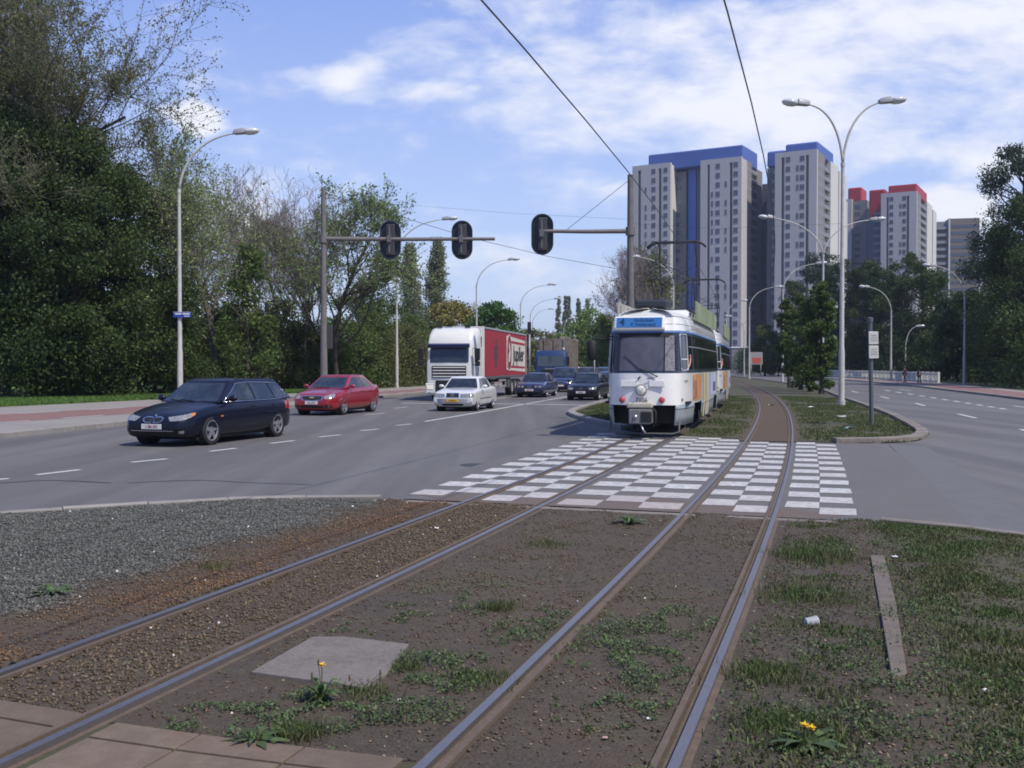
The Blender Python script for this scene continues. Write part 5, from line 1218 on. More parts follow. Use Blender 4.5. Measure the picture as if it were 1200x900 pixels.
qcar(c6, 684, 84, 13, 'dark grey people carrier in the queue behind the black estate', GREYP)
qcar(c5, 707.5, 66, 15, 'blue car half hidden between the black estate and the tram', MIDB)
qcar(c6, 706, 93, 13, 'light blue roof of a car in the queue beside the tram window', paint('sky_blue', (.06, .12, .25)))
qcar(c6, 669, 104, 11, 'small white vehicle far back right of the blue lorry', WHITEC)
qcar(c4, 647, 100, 11, 'dark car far back beside the blue lorry', BLACKP)
# far rise of the road with more traffic
ramp = [(-10, 130), (22, 125), (60, 125), (60, 320), (-10, 320)]
MB().add([(-2, 118, -.05), (26, 118, -.05), (26, 150, .9), (-2, 150, .9), (26, 210, 2.4), (-2, 210, 2.4), (30, 330, 2.6), (-2, 330, 2.6)], [(0, 1, 2, 3), (3, 2, 4, 5), (5, 4, 6, 7)]).build('road_rise', ASPH, fix=False)['kind'] = 'structure'
for k, (px, Y, z, pm, lb) in enumerate([(672, 172, 1.45, MIDB, 'tiny blue car on the far rise, leftmost of the distant row'), (679, 178, 1.6, SILV, 'tiny silver car on the far rise, second of the distant row'),
        (686.5, 175, 1.5, NAVY2, 'tiny navy car on the far rise beside the thin lamp post'), (693, 170, 1.4, WHITEC, 'tiny white car on the far rise, right of the thin lamp post'), (699, 180, 1.65, REDP_, 'tiny dark red car on the far rise, rightmost of the distant row'), (676, 196, 2.05, GREYP, 'tiny grey car on top of the far rise')]):
    r = dup(c4 if k % 2 else c5, (at(px, Y), Y, z), radians(-90-9), lb, pm); r.rotation_euler = (0, 0, radians(-96+k*3))

# ------------------------------------------------------------------ white truck with red trailer
TW = mat('truck_white', (.74, .73, .68), .35, coat=.6, noise=(2, .3, (.62, .6, .54))); TRED = mat('curtain_red', (.33, .02, .032), .55, noise=[(.8, .45, (.26, .02, .03)), (5, .25, (.46, .06, .07))], bump=(1.2, .25, .08))
TGREY = mat('chassis_grey', (.09, .09, .095), .6); TLG = mat('truck_grey', (.32, .32, .33), .5)
def truck():
    Y0 = 52.5; a = radians(10.3); cx_ = at(529, Y0); cx_ -= .12; root = thing('articulated_truck', 'white articulated truck with a red curtain-sided trailer on the left lane', 'truck', (cx_, Y0, .004), -pi/2-a)
    # local +x forward, front at x=0
    def B(nm, c, d, m, par=None, bev=.02, rz=0): return MB().box(c, d, rz).build(nm, m, par or root, bevel=bev)
    def prof(pts, w_): return [[(x, y*w_, z) for x, z in pts] for y in (-1, 1)]
    cabm = MB(); secs = [(-2.30, 1.22), (-1.2, 1.245), (-.35, 1.245), (-.08, 1.16), (0.0, 1.02)]
    rings = []
    for z, xs_, w_ in ((.95, 0.0, 1.225), (1.5, .0, 1.235), (2.0, -.02, 1.24), (2.72, -.10, 1.22), (3.1, -.22, 1.20), (3.45, -.42, 1.18), (3.72, -.80, 1.12), (3.80, -1.2, 1.05)):
        rings.append([(xs_-.20, -w_, z), (xs_-.05, -w_*.94, z), (xs_, -w_*.8, z), (xs_+.03, 0, z), (xs_, w_*.8, z), (xs_-.05, w_*.94, z), (xs_-.20, w_, z), (-2.25, w_, z), (-2.25, -w_, z)])
    cab = cabm.loft(rings).build('cab', TW, root, 'auto')
    ws = MB(); V_ = []
    for j, z in enumerate((1.98, 2.35, 2.78)):
        xs_ = (-.02, -.06, -.115)[j]
        for y in (-1.13, -.97, -.5, 0, .5, .97, 1.13): V_.append((xs_+.03*(1-(y/1.2)**2)+.012-(.09 if abs(y) > 1 else 0), y, z))
    ws.add(V_, [(j*7+k, j*7+k+1, (j+1)*7+k+1, (j+1)*7+k) for j in range(2) for k in range(6)]).build('windscreen', GLASS, cab)
    B('sun_visor', (.10, 0, 2.84), (.22, 2.2, .20), mat('visor', (.02, .03, .09), .3), cab, .04, Matrix.Rotation(radians(20), 3, 'Y'))
    for k in range(4): B('grille_slat', (.045, 0, 1.72-.155*k), (.05, 1.72, .055), TW, cab, .015)
    B('grille', (.02, 0, 1.50), (.04, 1.80, .62), DARKM, cab); text('XF', .10, TLG, cab, (.062, .72, 1.80), (pi/2, 0, pi/2), 'truck_lettering')
    B('bumper', (.04, 0, .62), (.20, 2.46, .62), TW, root, .06); B('lower_grille', (.15, 0, .78), (.02, 1.36, .58), DARKM, root, .01); B('bumper_lip', (.13, 0, .40), (.06, 2.3, .10), TLG)
    for s in (1, -1):
        hl = B('headlight', (.145, s*.98, .70), (.03, .34, .20), LAMPG if s > 0 else LAMPG2, root, .02); B('fog_lamp', (.145, s*.98, .42), (.03, .22, .08), LAMPG)
        B('side_window', (-.95, s*1.232, 2.32), (.95, .02, .62), GLASS, cab); B('door_seam', (-1.50, s*1.245, 2.0), (.02, .008, 1.9), TLG, cab, 0); B('door_seam', (-.40, s*1.243, 1.55), (.02, .008, 1.1), TLG, cab, 0)
        m_ = MB().box((.02, s*1.50, 2.40), (.14, .24, .60)).box((.02, s*1.50, 1.92), (.14, .24, .24)).tube([(-.2, s*1.2, 2.72), (.02, s*1.5, 2.66)], .022).tube([(-.2, s*1.2, 1.86), (.02, s*1.5, 1.86)], .022); m_.build('wing_mirror', DARKM, root, bevel=.03)
        B('side_deflector', (-2.45, s*1.19, 2.5), (.38, .05, 2.6), TW, cab); B('deflector_vent', (-2.20, s*1.228, 3.1), (.10, .02, .55), TGREY, cab, 0)
        B('side_skirt', (-3.3, s*1.14, .75), (1.5, .08, .60), TW); B('step', (-.95, s*1.22, .55), (1.0, .06, .5), TW, root, .03); B('handle', (-1.42, s*1.25, 1.62), (.05, .03, .14), DARKM, cab)
        B('roof_lamp', (-1.0, s*.75, 3.84), (.16, .28, .10), DARKM, cab); B('emblem_patch', (-.44, s*.86, 3.34), (.02, .22, .26), mat('emblem_blue', (.2, .25, .4), .5), cab, 0, Matrix.Rotation(radians(-30), 3, 'Y'))
        for x in (-1.35, -5.05):
            wheel(root, x, s*1.05, .50, .30 if x > -2 else .5, 8, s, TLG, .58)
        for x in (-11.3, -12.6, -13.9): wheel(root, x, s*1.05, .50, .38, 8, s, TLG, .58)
        B('trailer_rail', (-9.5, s*1.25, 1.16), (13.5, .05, .14), TGREY, root); 
        gd = MB()
        for z in (.62, .98): gd.box((-8.2, s*1.20, z), (2.2, .05, .12))
        for x in (-9.25, -7.15): gd.box((x, s*1.20, .8), (.1, .05, .5))
        gd.build('side_guard', TLG, root); B('mudguard', (-5.05, s*1.06, 1.08), (1.25, .55, .05), TGREY)
        B('support_leg', (-5.9+.9, s*.8, .5), (.12, .12, .8), TGREY); B('tool_box', (-10.2, s*1.05, .75), (.7, .35, .5), TGREY)
    B('chassis', (-8.2, 0, .95), (13.5, .9, .25), TGREY); B('tractor_chassis', (-3.4, 0, .8), (5.6, .9, .28), TGREY)
    tr = B('trailer_body', (-9.55, 0, 2.53), (13.6, 2.50, 2.58), TRED, root, .01)
    B('front_frame', (-2.72, 0, 2.56), (.07, 2.56, 2.72), TW, tr); B('rear_frame', (-16.38, 0, 2.56), (.07, 2.56, 2.72), TLG, tr)
    for s in (1, -1): B('roof_rail', (-9.55, s*1.26, 3.86), (13.6, .05, .11), TLG, tr)
    B('trailer_roof', (-9.55, 0, 3.89), (13.6, 2.50, .05), TLG, tr)
    # lettering panel on the curtain (image-right side is +y)
    PW = mat('panel_cream', (.62, .58, .50), .6, noise=(1.5, .3, (.5, .46, .4))); y = 1.253
    pn = MB(); fr = Matrix(((1, 0, 0, 0), (0, 0, 1, 0), (0, 1, 0, 0), (0, 0, 0, 1)))
    pn.prism([(-9.3, 1.58), (-16.0, 1.42), (-16.0, 3.42), (-15.6, 3.46), (-9.3, 3.64)], y, y+.006, fr); pn.build('logo_panel', PW, tr)
    for z0, z1 in ((1.68, 1.82), (3.18, 3.34)): 
        MB().prism([(-9.5, z0+.02), (-15.85, z0-.05), (-15.85, z1-.05), (-9.5, z1+.02)], y+.006, y+.010, fr).build('logo_bar', TRED, tr)
    el = [(-10.2+.78*cos(2*pi*k/28), 2.62+1.12*sin(2*pi*k/28)) for k in range(28)]; MB().prism(el, y+.010, y+.014, fr).build('logo_oval', PW, tr)
    el = [(-10.2+.69*cos(2*pi*k/28), 2.62+1.04*sin(2*pi*k/28)) for k in range(28)]; MB().prism(el, y+.014, y+.018, fr).build('logo_oval_red', mat('oval_red', (.22, .02, .03), .6), tr)
    MB().prism([(-9.9, 2.0), (-10.4, 2.1), (-10.6, 2.6), (-10.3, 3.1), (-9.95, 3.3), (-10.0, 2.9), (-10.2, 2.7), (-9.9, 2.5)], y+.018, y+.021, fr).build('emblem', PW, tr)
    t_ = text('Jupiler', 1.35, INKB, tr, (-13.45, y+.018, 2.52), (pi/2, 0, pi), 'logo_lettering', sx=1.12, bold=.03)
    # dark smudged figure on the curtain
    fg = [(-5.6, 1.75), (-6.4, 1.7), (-6.3, 2.1), (-6.75, 2.35), (-6.5, 2.6), (-6.8, 2.9), (-6.3, 2.95), (-6.35, 3.3), (-5.95, 3.35), (-5.9, 2.95), (-5.45, 2.8), (-5.7, 2.5), (-5.35, 2.3), (-5.7, 2.1)]
    MB().prism(fg, y, y+.004, fr).build('faded_figure', mat('faded_black', (.075, .045, .05), .7, noise=(3, .6, (.14, .03, .04))), tr)
    return root
truck()
# blue lorry with open-topped container
def lorry():
    Y0 = 82; a = radians(9); root = thing('blue_lorry', 'blue lorry carrying a tall rusty open container, behind the red trailer', 'lorry', (at(645, Y0), Y0, .004), -pi/2-a)
    BL = mat('lorry_blue', (.014, .04, .13), .35, coat=.6, noise=(2, .3, (.012, .03, .1)))
    def B(nm, c, d, m, par=None, bev=.02, rz=0): return MB().box(c, d, rz).build(nm, m, par or root, bevel=bev)
    cab = MB().loft([[(x, -w_, z), (x+.06, -w_*.8, z), (x+.06, w_*.8, z), (x, w_, z), (-2.0, w_, z), (-2.0, -w_, z)] for z, x, w_ in ((.6, 0, 1.2), (1.7, 0, 1.22), (2.75, -.15, 1.2), (3.0, -.35, 1.15), (3.08, -.8, 1.05))]).build('cab', BL, root, 'auto')
    MB().add([(.075, -1.05, 1.78), (.075, 1.05, 1.78), (-.065, 1.02, 2.62), (-.065, -1.02, 2.62)], [(0, 1, 2, 3)]).build('windscreen', mat('lorry_glass', (.06, .08, .085), .05, spec=.9), cab)
    B('grille', (.08, 0, 1.3), (.03, 1.5, .45), DARKM, cab); B('logo_strip', (.095, 0, 1.58), (.012, .9, .06), TLG, cab); B('bumper', (.06, 0, .62), (.2, 2.4, .45), BL)
    for s in (1, -1):
        B('headlight', (.17, s*.9, .66), (.03, .35, .18), LAMPG); B('wing_mirror', (0, s*1.42, 2.2), (.12, .22, .7), DARKM); B('side_window', (-.8, s*1.212, 2.2), (.9, .02, .6), GLASS, cab)
        for x in (-1.3, -5.2, -6.6): wheel(root, x, s*1.02, .5, .34, 8, s, TLG, .58)
    B('warning_beacon', (-.6, 1.0, 3.2), (.14, .14, .2), WHT); B('number_board', (.175, 0, .5), (.01, .5, .11), PLATEW)
    ct = mat('container_rust', (.17, .155, .135), .85, noise=[(.7, .6, (.14, .07, .045)), (3, .5, (.32, .29, .24))]); c_ = MB()
    for s in (1, -1): c_.box((-6.2, s*1.24, 2.75), (7.4, .08, 2.6))
    c_.box((-2.5, 0, 2.75), (.08, 2.4, 2.6)).box((-9.9, 0, 2.75), (.08, 2.4, 2.6)).box((-6.2, 0, 1.5), (7.3, 2.4, .1)); cc_ = c_.build('container', ct, root)
    for k in range(9):
        for s in (1, -1): B('container_rib', (-2.9-.82*k, s*1.31, 2.75), (.10, .06, 2.5), ct, cc_)
    for k in range(3): B('container_rib', (-2.43, -.8+.8*k, 2.75), (.06, .10, 2.5), ct, cc_)
    B('chassis', (-5.5, 0, 1.1), (9, .9, .3), TGREY)
    lo = MB(); rd = random.Random(4)
    for k in range(40): lo.box((-6.2+rd.uniform(-3, 3), rd.uniform(-1, 1), 3.9+rd.uniform(-.2, .25)), (rd.uniform(.5, 1.4), rd.uniform(.2, .7), rd.uniform(.05, .3)), rd.uniform(0, 3))
    o = lo.build('scrap_load', ct, root); o['kind'] = 'stuff'
lorry()

# ------------------------------------------------------------------ trams
CREAM = mat('tram_white', (.84, .83, .79), .3, coat=.7, noise=[(1.2, .25, (.76, .75, .70)), (9, .15, (.66, .64, .58))]); TDARK = mat('tram_dark_blue', (.030, .045, .068), .3, coat=.7)
TSK = mat('tram_skirt', (.30, .33, .35), .4, coat=.3, noise=(2, .4, (.24, .26, .27))); TGL = mat('tram_glass', (.018, .022, .026), .05, spec=.9); TROOF = mat('tram_roof', (.60, .60, .58), .5, noise=(1.5, .4, (.5, .5, .48)))
TREFL = mat('tram_window_reflection', (.095, .09, .105), .12, spec=.8, noise=[(.9, .6, (.05, .05, .06)), (3, .4, (.14, .13, .15))])  # mottled reflection painted into the windscreen colour
DESTB = mat('display_blue', (.035, .16, .40), .4, emit=((.03, .2, .6), .04)); DESTT = mat('display_text', (.01, .03, .10), .5)
half = [(0, 0), (.015, .28), (.05, .50), (.12, .68), (.26, .81), (.50, .90), (.9, .98), (1.4, 1.04), (2.1, 1.09), (3.0, 1.12), (6.85, 1.12)]
hs = [Vector(p) for p in half]
def dense(step=.09):
    P = [Vector((p.x, p.y)) for p in hs[:-1]]; out = []
    Q = [Vector((hs[1].x, -hs[1].y))]+P+[Vector((3.6, 1.12))]
    for i in range(1, len(Q)-2):
        a, b, c, d = Q[i-1:i+3]
        for j in range(5):
            t = j/5; out.append(.5*((2*b)+(c-a)*t+(2*a-5*b+4*c-d)*t*t+(3*b-a-3*c+d)*t**3))
    out.append(Q[-2]); out += [Vector((x, 1.12)) for x in np.arange(3.2, 6.8, .4)]+[Vector((6.85, 1.12))]; return out
HP = dense(); ARC = [0]
for a, b in zip(HP[:-1], HP[1:]): ARC.append(ARC[-1]+(b-a).length)
TL = 6.85
def tbase(s_):
    """s: signed arc length from nose centre; returns point (x forward) and outward normal"""
    sg = 1 if s_ >= 0 else -1; s1 = abs(s_); rear = False; tot = ARC[-1]
    if s1 > tot: s1 = 2*tot-s1; rear = True
    i = max(0, min(np.searchsorted(ARC, s1)-1, len(HP)-2)); f = (s1-ARC[i])/(ARC[i+1]-ARC[i]+1e-9); p = HP[i].lerp(HP[i+1], f)
    d = (HP[i+1]-HP[i]).normalized(); n = Vector((d.y, d.x))        # outward: towards -back (forward) and +y
    x = TL-p.x; nx_ = n.x
    if rear: x = -x; nx_ = -nx_
    return Vector((x, sg*p.y)), Vector((nx_, sg*n.y))
def tprof(z):
    """inset and nose setback at height z"""
    ins = interp([(.2, .05), (.78, .0), (1.6, .0), (2.55, .055), (2.95, .12), (3.08, .26), (3.16, .48), (3.2, .8)], z)
    sb = interp([(.2, .06), (.78, .02), (1.0, 0), (1.6, .02), (2.6, .22), (2.95, .34), (3.1, .5), (3.2, .75)], z)
    return ins, sb
def tp(s_, z, off=0.0):
    b, n = tbase(s_); ins, sb = tprof(z); f = max(abs(n.x)-.15, 0)/.85; q = b-n*(ins-off); q.x -= (1 if n.x > 0 else -1)*sb*f
    return Vector((q.x, q.y, z))
SMAX = ARC[-1]*2
def s_at(back): return np.interp(back, [p.x for p in HP], ARC) if back <= TL else SMAX-np.interp(2*TL-back, [p.x for p in HP], ARC)
def strip(nm, s0, s1, zs, m, par, off=0.0, n=None, smooth=True):
    n = n or max(2, int(abs(s1-s0)/.12)+1)
    mb = MB(); V_ = [tp(s0+(s1-s0)*i/n, z, off) for i in range(n+1) for z in zs]; k = len(zs)
    mb.add(V_, [(i*k+j, i*k+j+1, (i+1)*k+j+1, (i+1)*k+j) for i in range(n) for j in range(k-1)]); return mb.build(nm, m, par, smooth, fix=False)
def tram(label, loc, rz, front=True, route='4'):
    root = thing('tram', label, 'tram', loc, rz, 'coupled trams'); zr = np.linspace
    full = (-SMAX, SMAX)
    def band(nm, z0, z1, m, k=2, off=0.0):
        o = strip(nm, -SMAX, SMAX, list(zr(z0, z1, k)), m, root, off, 160); return o
    band('lower_body', .80, 1.58, CREAM, 3); band('window_band', 1.58, 2.60, TDARK, 5); band('gutter', 2.58, 2.63, mat('gutter_blue', (.10, .2, .42), .4), 2, .018); rb_ = band('roof_band', 2.60, 2.97, CREAM, 4)
    strip('roof_line', -SMAX, SMAX, [2.785, 2.80], TLG, rb_, .006, 160)
    mb = MB(); rings = []
    for z in (2.965, 3.04, 3.10, 3.15, 3.19, 3.21): rings.append([tuple(tp(-SMAX+2*SMAX*i/160, z)) for i in range(160)])
    top = rings[-1]; rings.append([(p[0]*.9, p[1]*.3, 3.25) for p in top]); mb.loft(rings); mb.build('roof', TROOF, root, True)
    MB().box((0, 0, .84), (12.2, 2.1, .06)).build('floor_pan', DARKM, root)
    for sg in (1, -1):                                                       # skirts with bogie openings
        for b0, b1 in ((.22, 2.0), (4.2, 9.1), (11.1, 13.4)):
            sk = strip('skirt', sg*s_at(b0), sg*s_at(b1), [.30, .52, .70, .80], TSK, root, -.012); so = sk.modifiers.new('s', 'SOLIDIFY'); so.thickness = .03; so.offset = 0
            strip('skirt_line', sg*s_at(b0), sg*s_at(b1), [.69, .705], DARKM, sk, .006)
        for xb in (3.35, -3.35):
            for dx in (-.85, .85):
                w_ = MB().lathe([(0, -.05), (.30, -.05), (.33, -.04), (.33, .04), (.36, .05), (.36, .07), (0, .07)], 24, 'Y', (0, 0, 0)).build('wheel', TGREY, root, 'auto'); w_.location = (xb+dx, sg*.56, .37)
            MB().box((xb, sg*.70, .42), (2.1, .12, .22)).build('bogie_frame', TGREY, root, bevel=.03)
        # side windows
        bs = [1.25+i*1.33 for i in range(9)]
        for i, b in enumerate(bs):
            strip('side_window', sg*s_at(b), sg*s_at(b+1.22), [1.68, 1.95, 2.22], TGL, root, .008); strip('top_vent', sg*s_at(b), sg*s_at(b+1.22), [2.27, 2.42, 2.52], TGL, root, .008)
            strip('window_bar', sg*s_at(b), sg*s_at(b+1.22), [2.235, 2.255], TLG, root, .012)
        dw = strip('cab_window', sg*s_at(.45), sg*s_at(.98), [1.66, 1.9, 2.2, 2.5], TGL, root, .008)
        fr_ = [tp(sg*s_at(b), z, .014) for b, z in ((.43, 1.70), (.46, 1.65), (.96, 1.65), (1.0, 1.70), (1.0, 2.48), (.96, 2.54), (.46, 2.54), (.43, 2.48), (.43, 1.70))]; MB().tube(fr_, .018, 6).build('cab_window_frame', mat('frame_grey', (.55, .57, .6), .35, metal=.3), root, True)
        fr_ = [tp(sg*s_at(b), z, .016) for b, z in ((.45, 1.92), (.98, 1.92))]; MB().tube(fr_, .018, 6).build('cab_window_bar', WHT, root)
        # advert board on the roof edge
        gb = MB().box((TL-6.9, sg*1.05, 3.23), (8.4, .035, .52)).build('roof_board', mat('advert_green', (.22, .28, .12), .6, noise=[(.6, .9, (.36, .38, .32)), (2.0, .5, (.18, .24, .10))]) if sg > 0 else mat('advert_grey', (.33, .31, .26), .6, noise=(1.2, .6, (.45, .44, .4))), root)
        for b in np.arange(3.1, 11.6, 1.4): MB().tube([(TL-b, sg*1.02, 2.96), (TL-b, sg*1.02, 3.42)], .02, 6).build('board_bracket', STEEL, gb)
    sg = 1
    # painted adverts on the visible side
    OR = mat('advert_orange', (.50, .27, .08), .5, noise=[(1.6, .7, (.55, .09, .04)), (5, .4, (.65, .42, .08))]); 
    strip('advert_panel', s_at(1.7), s_at(3.7), [.86, 1.2, 1.54], OR, root, .006); q = strip('advert_figure', s_at(1.8), s_at(2.4), [.90, 1.15, 1.38], mat('advert_brown', (.25, .06, .05), .6, noise=(5, .6, (.6, .35, .2))), root, .009)
    strip('advert_panel', s_at(7.4), s_at(9.9), [.86, 1.2, 1.54], mat('advert_blue', (.38, .44, .62), .5, noise=(1.2, .6, (.55, .58, .66))), root, .006); strip('advert_figure', s_at(8.6), s_at(9.7), [.95, 1.1, 1.25], mat('advert_dark', (.10, .10, .13), .6), root, .009)
    strip('advert_panel', s_at(5.6), s_at(7.0), [.32, .8, 1.56], mat('advert_beige', (.50, .46, .38), .5), root, .007); strip('yellow_stripe', s_at(4.7), s_at(5.1), [.32, .8, 1.56], mat('advert_yellow', (.75, .60, .14), .5), root, .009)
    arc = [tp(s_at(1.05+.30*sin(k*.22)), 1.72+.035*k, .02) for k in range(10)]; MB().tube(arc, .016, 6).build('advert_arc', mat('advert_coral', (.8, .32, .22), .6), root, True)
    # front: windscreen in panes, curtain at the right
    for rr_ in ((0, 1), (1, -1)):
        pass
    strip('windscreen', -.60, .50, [1.64, 1.9, 2.2, 2.46], TREFL, root, .010, 14)
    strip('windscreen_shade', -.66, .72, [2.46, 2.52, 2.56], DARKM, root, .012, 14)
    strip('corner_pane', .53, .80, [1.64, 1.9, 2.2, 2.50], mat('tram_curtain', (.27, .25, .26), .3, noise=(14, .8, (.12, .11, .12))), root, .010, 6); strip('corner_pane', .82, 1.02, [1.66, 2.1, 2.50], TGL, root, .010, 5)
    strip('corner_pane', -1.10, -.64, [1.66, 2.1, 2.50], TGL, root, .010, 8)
    MB().tube([tp(.515, 1.62, .016), tp(.515, 2.5, .016)], .014, 6).build('windscreen_bar', DARKM, root); MB().tube([tp(-.62, 1.62, .016), tp(-.62, 2.5, .016)], .014, 6).build('windscreen_bar', DARKM, root)
    MB().tube([tp(.10, 1.44, .05), tp(.36, 1.50, .05), tp(-.10, 1.70, .035), tp(-.48, 2.02, .03)], [.012, .014, .012, .007], 6).build('wiper', DARKM, root)
    MB().tube([tp(-.05, 1.50, .03), tp(-.12, 1.44, .04)], .018, 6).build('wiper_pivot', DARKM, root)
    def flat(z, y, off): p = tp(0, z, off); return p.x
    tilt = Matrix.Rotation(radians(-16), 3, 'Y')
    def disp():
        x = flat(2.80, 0, 0)+.10; b = MB().box((x-.03, -.12, 2.80), (.20, 1.26, .36), tilt).build('display_box', CREAM, root, bevel=.05); f = tilt @ Vector((.105, 0, 0)); c = Vector((x-.03, -.12, 2.80))+f
        d = MB().box(c, (.012, 1.12, .25), tilt).build('display', DESTB, b, bevel=.004); f2 = tilt @ Vector((.008, 0, 0)); E_ = Matrix(((0, sin(radians(16))*-1, cos(radians(16))), (1, 0, 0), (0, cos(radians(16)), sin(radians(16)))))
        e = E_.to_euler()
        def tx(s_, sz, y, dz, sx=1, bold=0): 
            p = c+f2+Vector((0, y, 0))+tilt @ Vector((0, 0, dz)); return text(s_, sz, DESTT, d, p, e, 'display_lettering', 'CENTER', .002, sx, bold)
        tx(route, .25, -.42, 0, 1, .008); tx('Hoboken', .125, .12, .055, 1.05, .002); tx('P. Polderstad', .115, .10, -.06, 1.0, .002)
    disp()
    nx = lambda z, y=0: tp(y, z, 0).x
    MB().lathe([(.0, .09), (.09, .085), (.115, .05), (.12, 0)], 20, 'X', (nx(1.17), -.04, 1.17)).build('headlight', mat('tram_lamp', (.75, .72, .6), .15, coat=1), root, True)
    MB().lathe([(.12, -.02), (.145, .0), (.14, .06), (.115, .05)], 20, 'X', (nx(1.17), -.04, 1.17)).build('headlight_ring', STEEL, root, True)
    for y in (-.52, .46): MB().lathe([(.0, .05), (.05, .045), (.075, .02), (.08, -.02)], 16, 'X', (tp(y, .93).x+.01, tp(y, .93).y, .93)).build('tail_light', mat('tram_red_lamp', (.45, .06, .05), .2, coat=1), root, True)
    text('7106', .16, INKB, root, (nx(.92)+.012, -.03, .915), (pi/2, 0, pi/2), 'fleet_number', sx=.95)
    for y, w_ in ((-.33, .42), (.34, .38)):
        p = tp(y, 1.33); MB().box((p.x+.025, p.y, 1.33), (.03, w_, .15)).build('front_flap', CREAM, root, bevel=.008); MB().box((p.x+.03, p.y, 1.247), (.035, w_, .012)).build('flap_edge', TLG, root)
    text('DE LIJN', .085, mat('logo_grey', (.18, .2, .22), .5), root, tuple(tp(s_at(.75), 1.38, .012)), (pi/2, 0, pi/2+radians(70)), 'operator_lettering')
    for y in (-1.10, 1.14):
        p = tp(y, .93, .0); MB().lathe([(0, .03), (.03, .03), (.045, 0)], 12, 'X', tuple(p)).build('turn_lamp', mat('turn_lamp', (.25, .22, .2), .3), root, True)
    # coupler and underrun bar
    cp = MB().box((TL-.02, -.04, .53), (.55, .54, .36)); cpo_ = cp.build('coupler_box', mat('coupler_grey', (.20, .20, .205), .55, noise=(6, .6, (.1, .09, .085))), root, bevel=.03)
    MB().box((TL+.02, -.06, .80), (.34, .62, .14)).build('coupler_cover', mat('coupler_cream', (.50, .46, .36), .6, noise=(5, .5, (.36, .31, .24))), cpo_, bevel=.04)
    MB().box((TL+.262, .12, .52), (.02, .26, .25)).build('coupler_pocket', DARKM, cpo_); MB().lathe([(0, .05), (.05, .03), (.055, 0)], 12, 'X', (TL+.255, -.14, .53)).build('coupler_knob', ALLOY, cpo_, True)
    MB().tube([(TL+.2, -.02, .36), (TL+.26, .04, .22), (TL+.25, .10, .14)], .022, 8).build('coupler_hook', ALLOY, cpo_, True)
    MB().tube([(TL+.18, .28, .30), (TL+.22, .34, .40), (TL+.22, .34, .66), (TL+.18, .26, .74)], .025, 8).build('air_hose', DARKM, cpo_, True)
    MB().tube([(TL-.45, -.85, .5), (TL-.35, -.85, .14), (TL-.2, -.7, .10), (TL-.2, .7, .10), (TL-.35, .85, .14), (TL-.45, .85, .5)], .022, 8).build('underrun_bar', TGREY, root, True)
    MB().box((TL-.75, 0, .58), (.3, 1.7, .50)).build('front_recess', DARKM, root)
    # mirrors
    MB().tube([tp(-1.02, 2.50, .0), tp(-1.02, 2.50, .48)], .015, 6).tube([tp(-1.02, 2.42, .0), tp(-1.02, 2.46, .48)], .012, 6).build('mirror_arm', DARKM, root)
    p = tp(-1.02, 2.15, .50); mo = MB(); mo.lathe([(0, -.26), (.07, -.25), (.115, -.20), (.125, 0), (.115, .20), (.07, .25), (0, .26)], 14, 'Z', tuple(p)); mo.build('wing_mirror', DARKM, root, True)
    MB().tube([p+Vector((0, 0, .2)), p+Vector((0, .02, .36))], .012, 6).build('mirror_stem', DARKM, root)
    # roof gear
    MB().box((4.6, -.02, 3.38), (1.0, .85, .22)).build('roof_box', mat('roof_box_dark', (.03, .035, .045), .6), root, bevel=.06)
    MB().loft([[(x, y*w_, z) for y in (-1, 1)]+[(x2, y*w_, z) for y in (1, -1)] for x, x2, w_, z in ((1.4, -4.4, .62, 3.22), (1.3, -4.3, .62, 3.34), (1.1, -4.1, .52, 3.42))]).build('roof_cover', CREAM, root, 'auto')
    for x in (.9, -.1, -1.1): MB().box((x, .625, 3.30), (.5, .02, .07)).build('roof_vent', TGL, root)
    # pantograph
    PB = mat('pantograph', (.03, .032, .04), .5); pr = MB(); bx = -1.2; zb, zk, zt_ = 3.5, 4.45, 5.70
    for y in (-.62, .62): pr.tube([(bx-.9, y, zb), (bx+.9, y, zb)], .025, 6)
    for x in (-.9, .9): pr.tube([(bx+x, -.62, zb), (bx+x, .62, zb)], .025, 6)
    for x in (-.7, .7):
        for y in (-.5, .5): pr.tube([(bx+x, y, 3.36), (bx+x, y, zb)], .05, 8)
    pg = pr.build('pantograph_base', PB, root)
    for x in (-1, 1):
        arms = MB()
        for y in (-1, 1):
            arms.tube([(bx+x*.18, y*.62, zb), (bx+x*1.25, y*.64, zk)], .022, 6); arms.tube([(bx+x*1.25, y*.64, zk), (bx+x*.10, y*.56, zt_-.04)], .018, 6)
        arms.tube([(bx+x*1.25, -.66, zk), (bx+x*1.25, .66, zk)], .018, 6)
        arms.tube([(bx+x*1.25, -.64, zk), (bx+x*.7, .60, zk+.60)], .010, 6).tube([(bx+x*1.25, .64, zk), (bx+x*.7, -.60, zk+.60)], .010, 6); arms.build('pantograph_arm', PB, root)
    hd_ = MB()
    for x in (-.16, .16): hd_.tube([(bx+x, -.92, zt_-.16), (bx+x, -.80, zt_-.05), (bx+x, -.66, zt_+.005), (bx+x, .66, zt_+.005), (bx+x, .80, zt_-.05), (bx+x, .92, zt_-.16)], .03, 8)
    hd_.tube([(bx-.16, -.6, zt_-.02), (bx+.16, -.6, zt_-.02)], .02).tube([(bx-.16, .6, zt_-.02), (bx+.16, .6, zt_-.02)], .02); hd_.build('pantograph_head', PB, root, True)
    return root
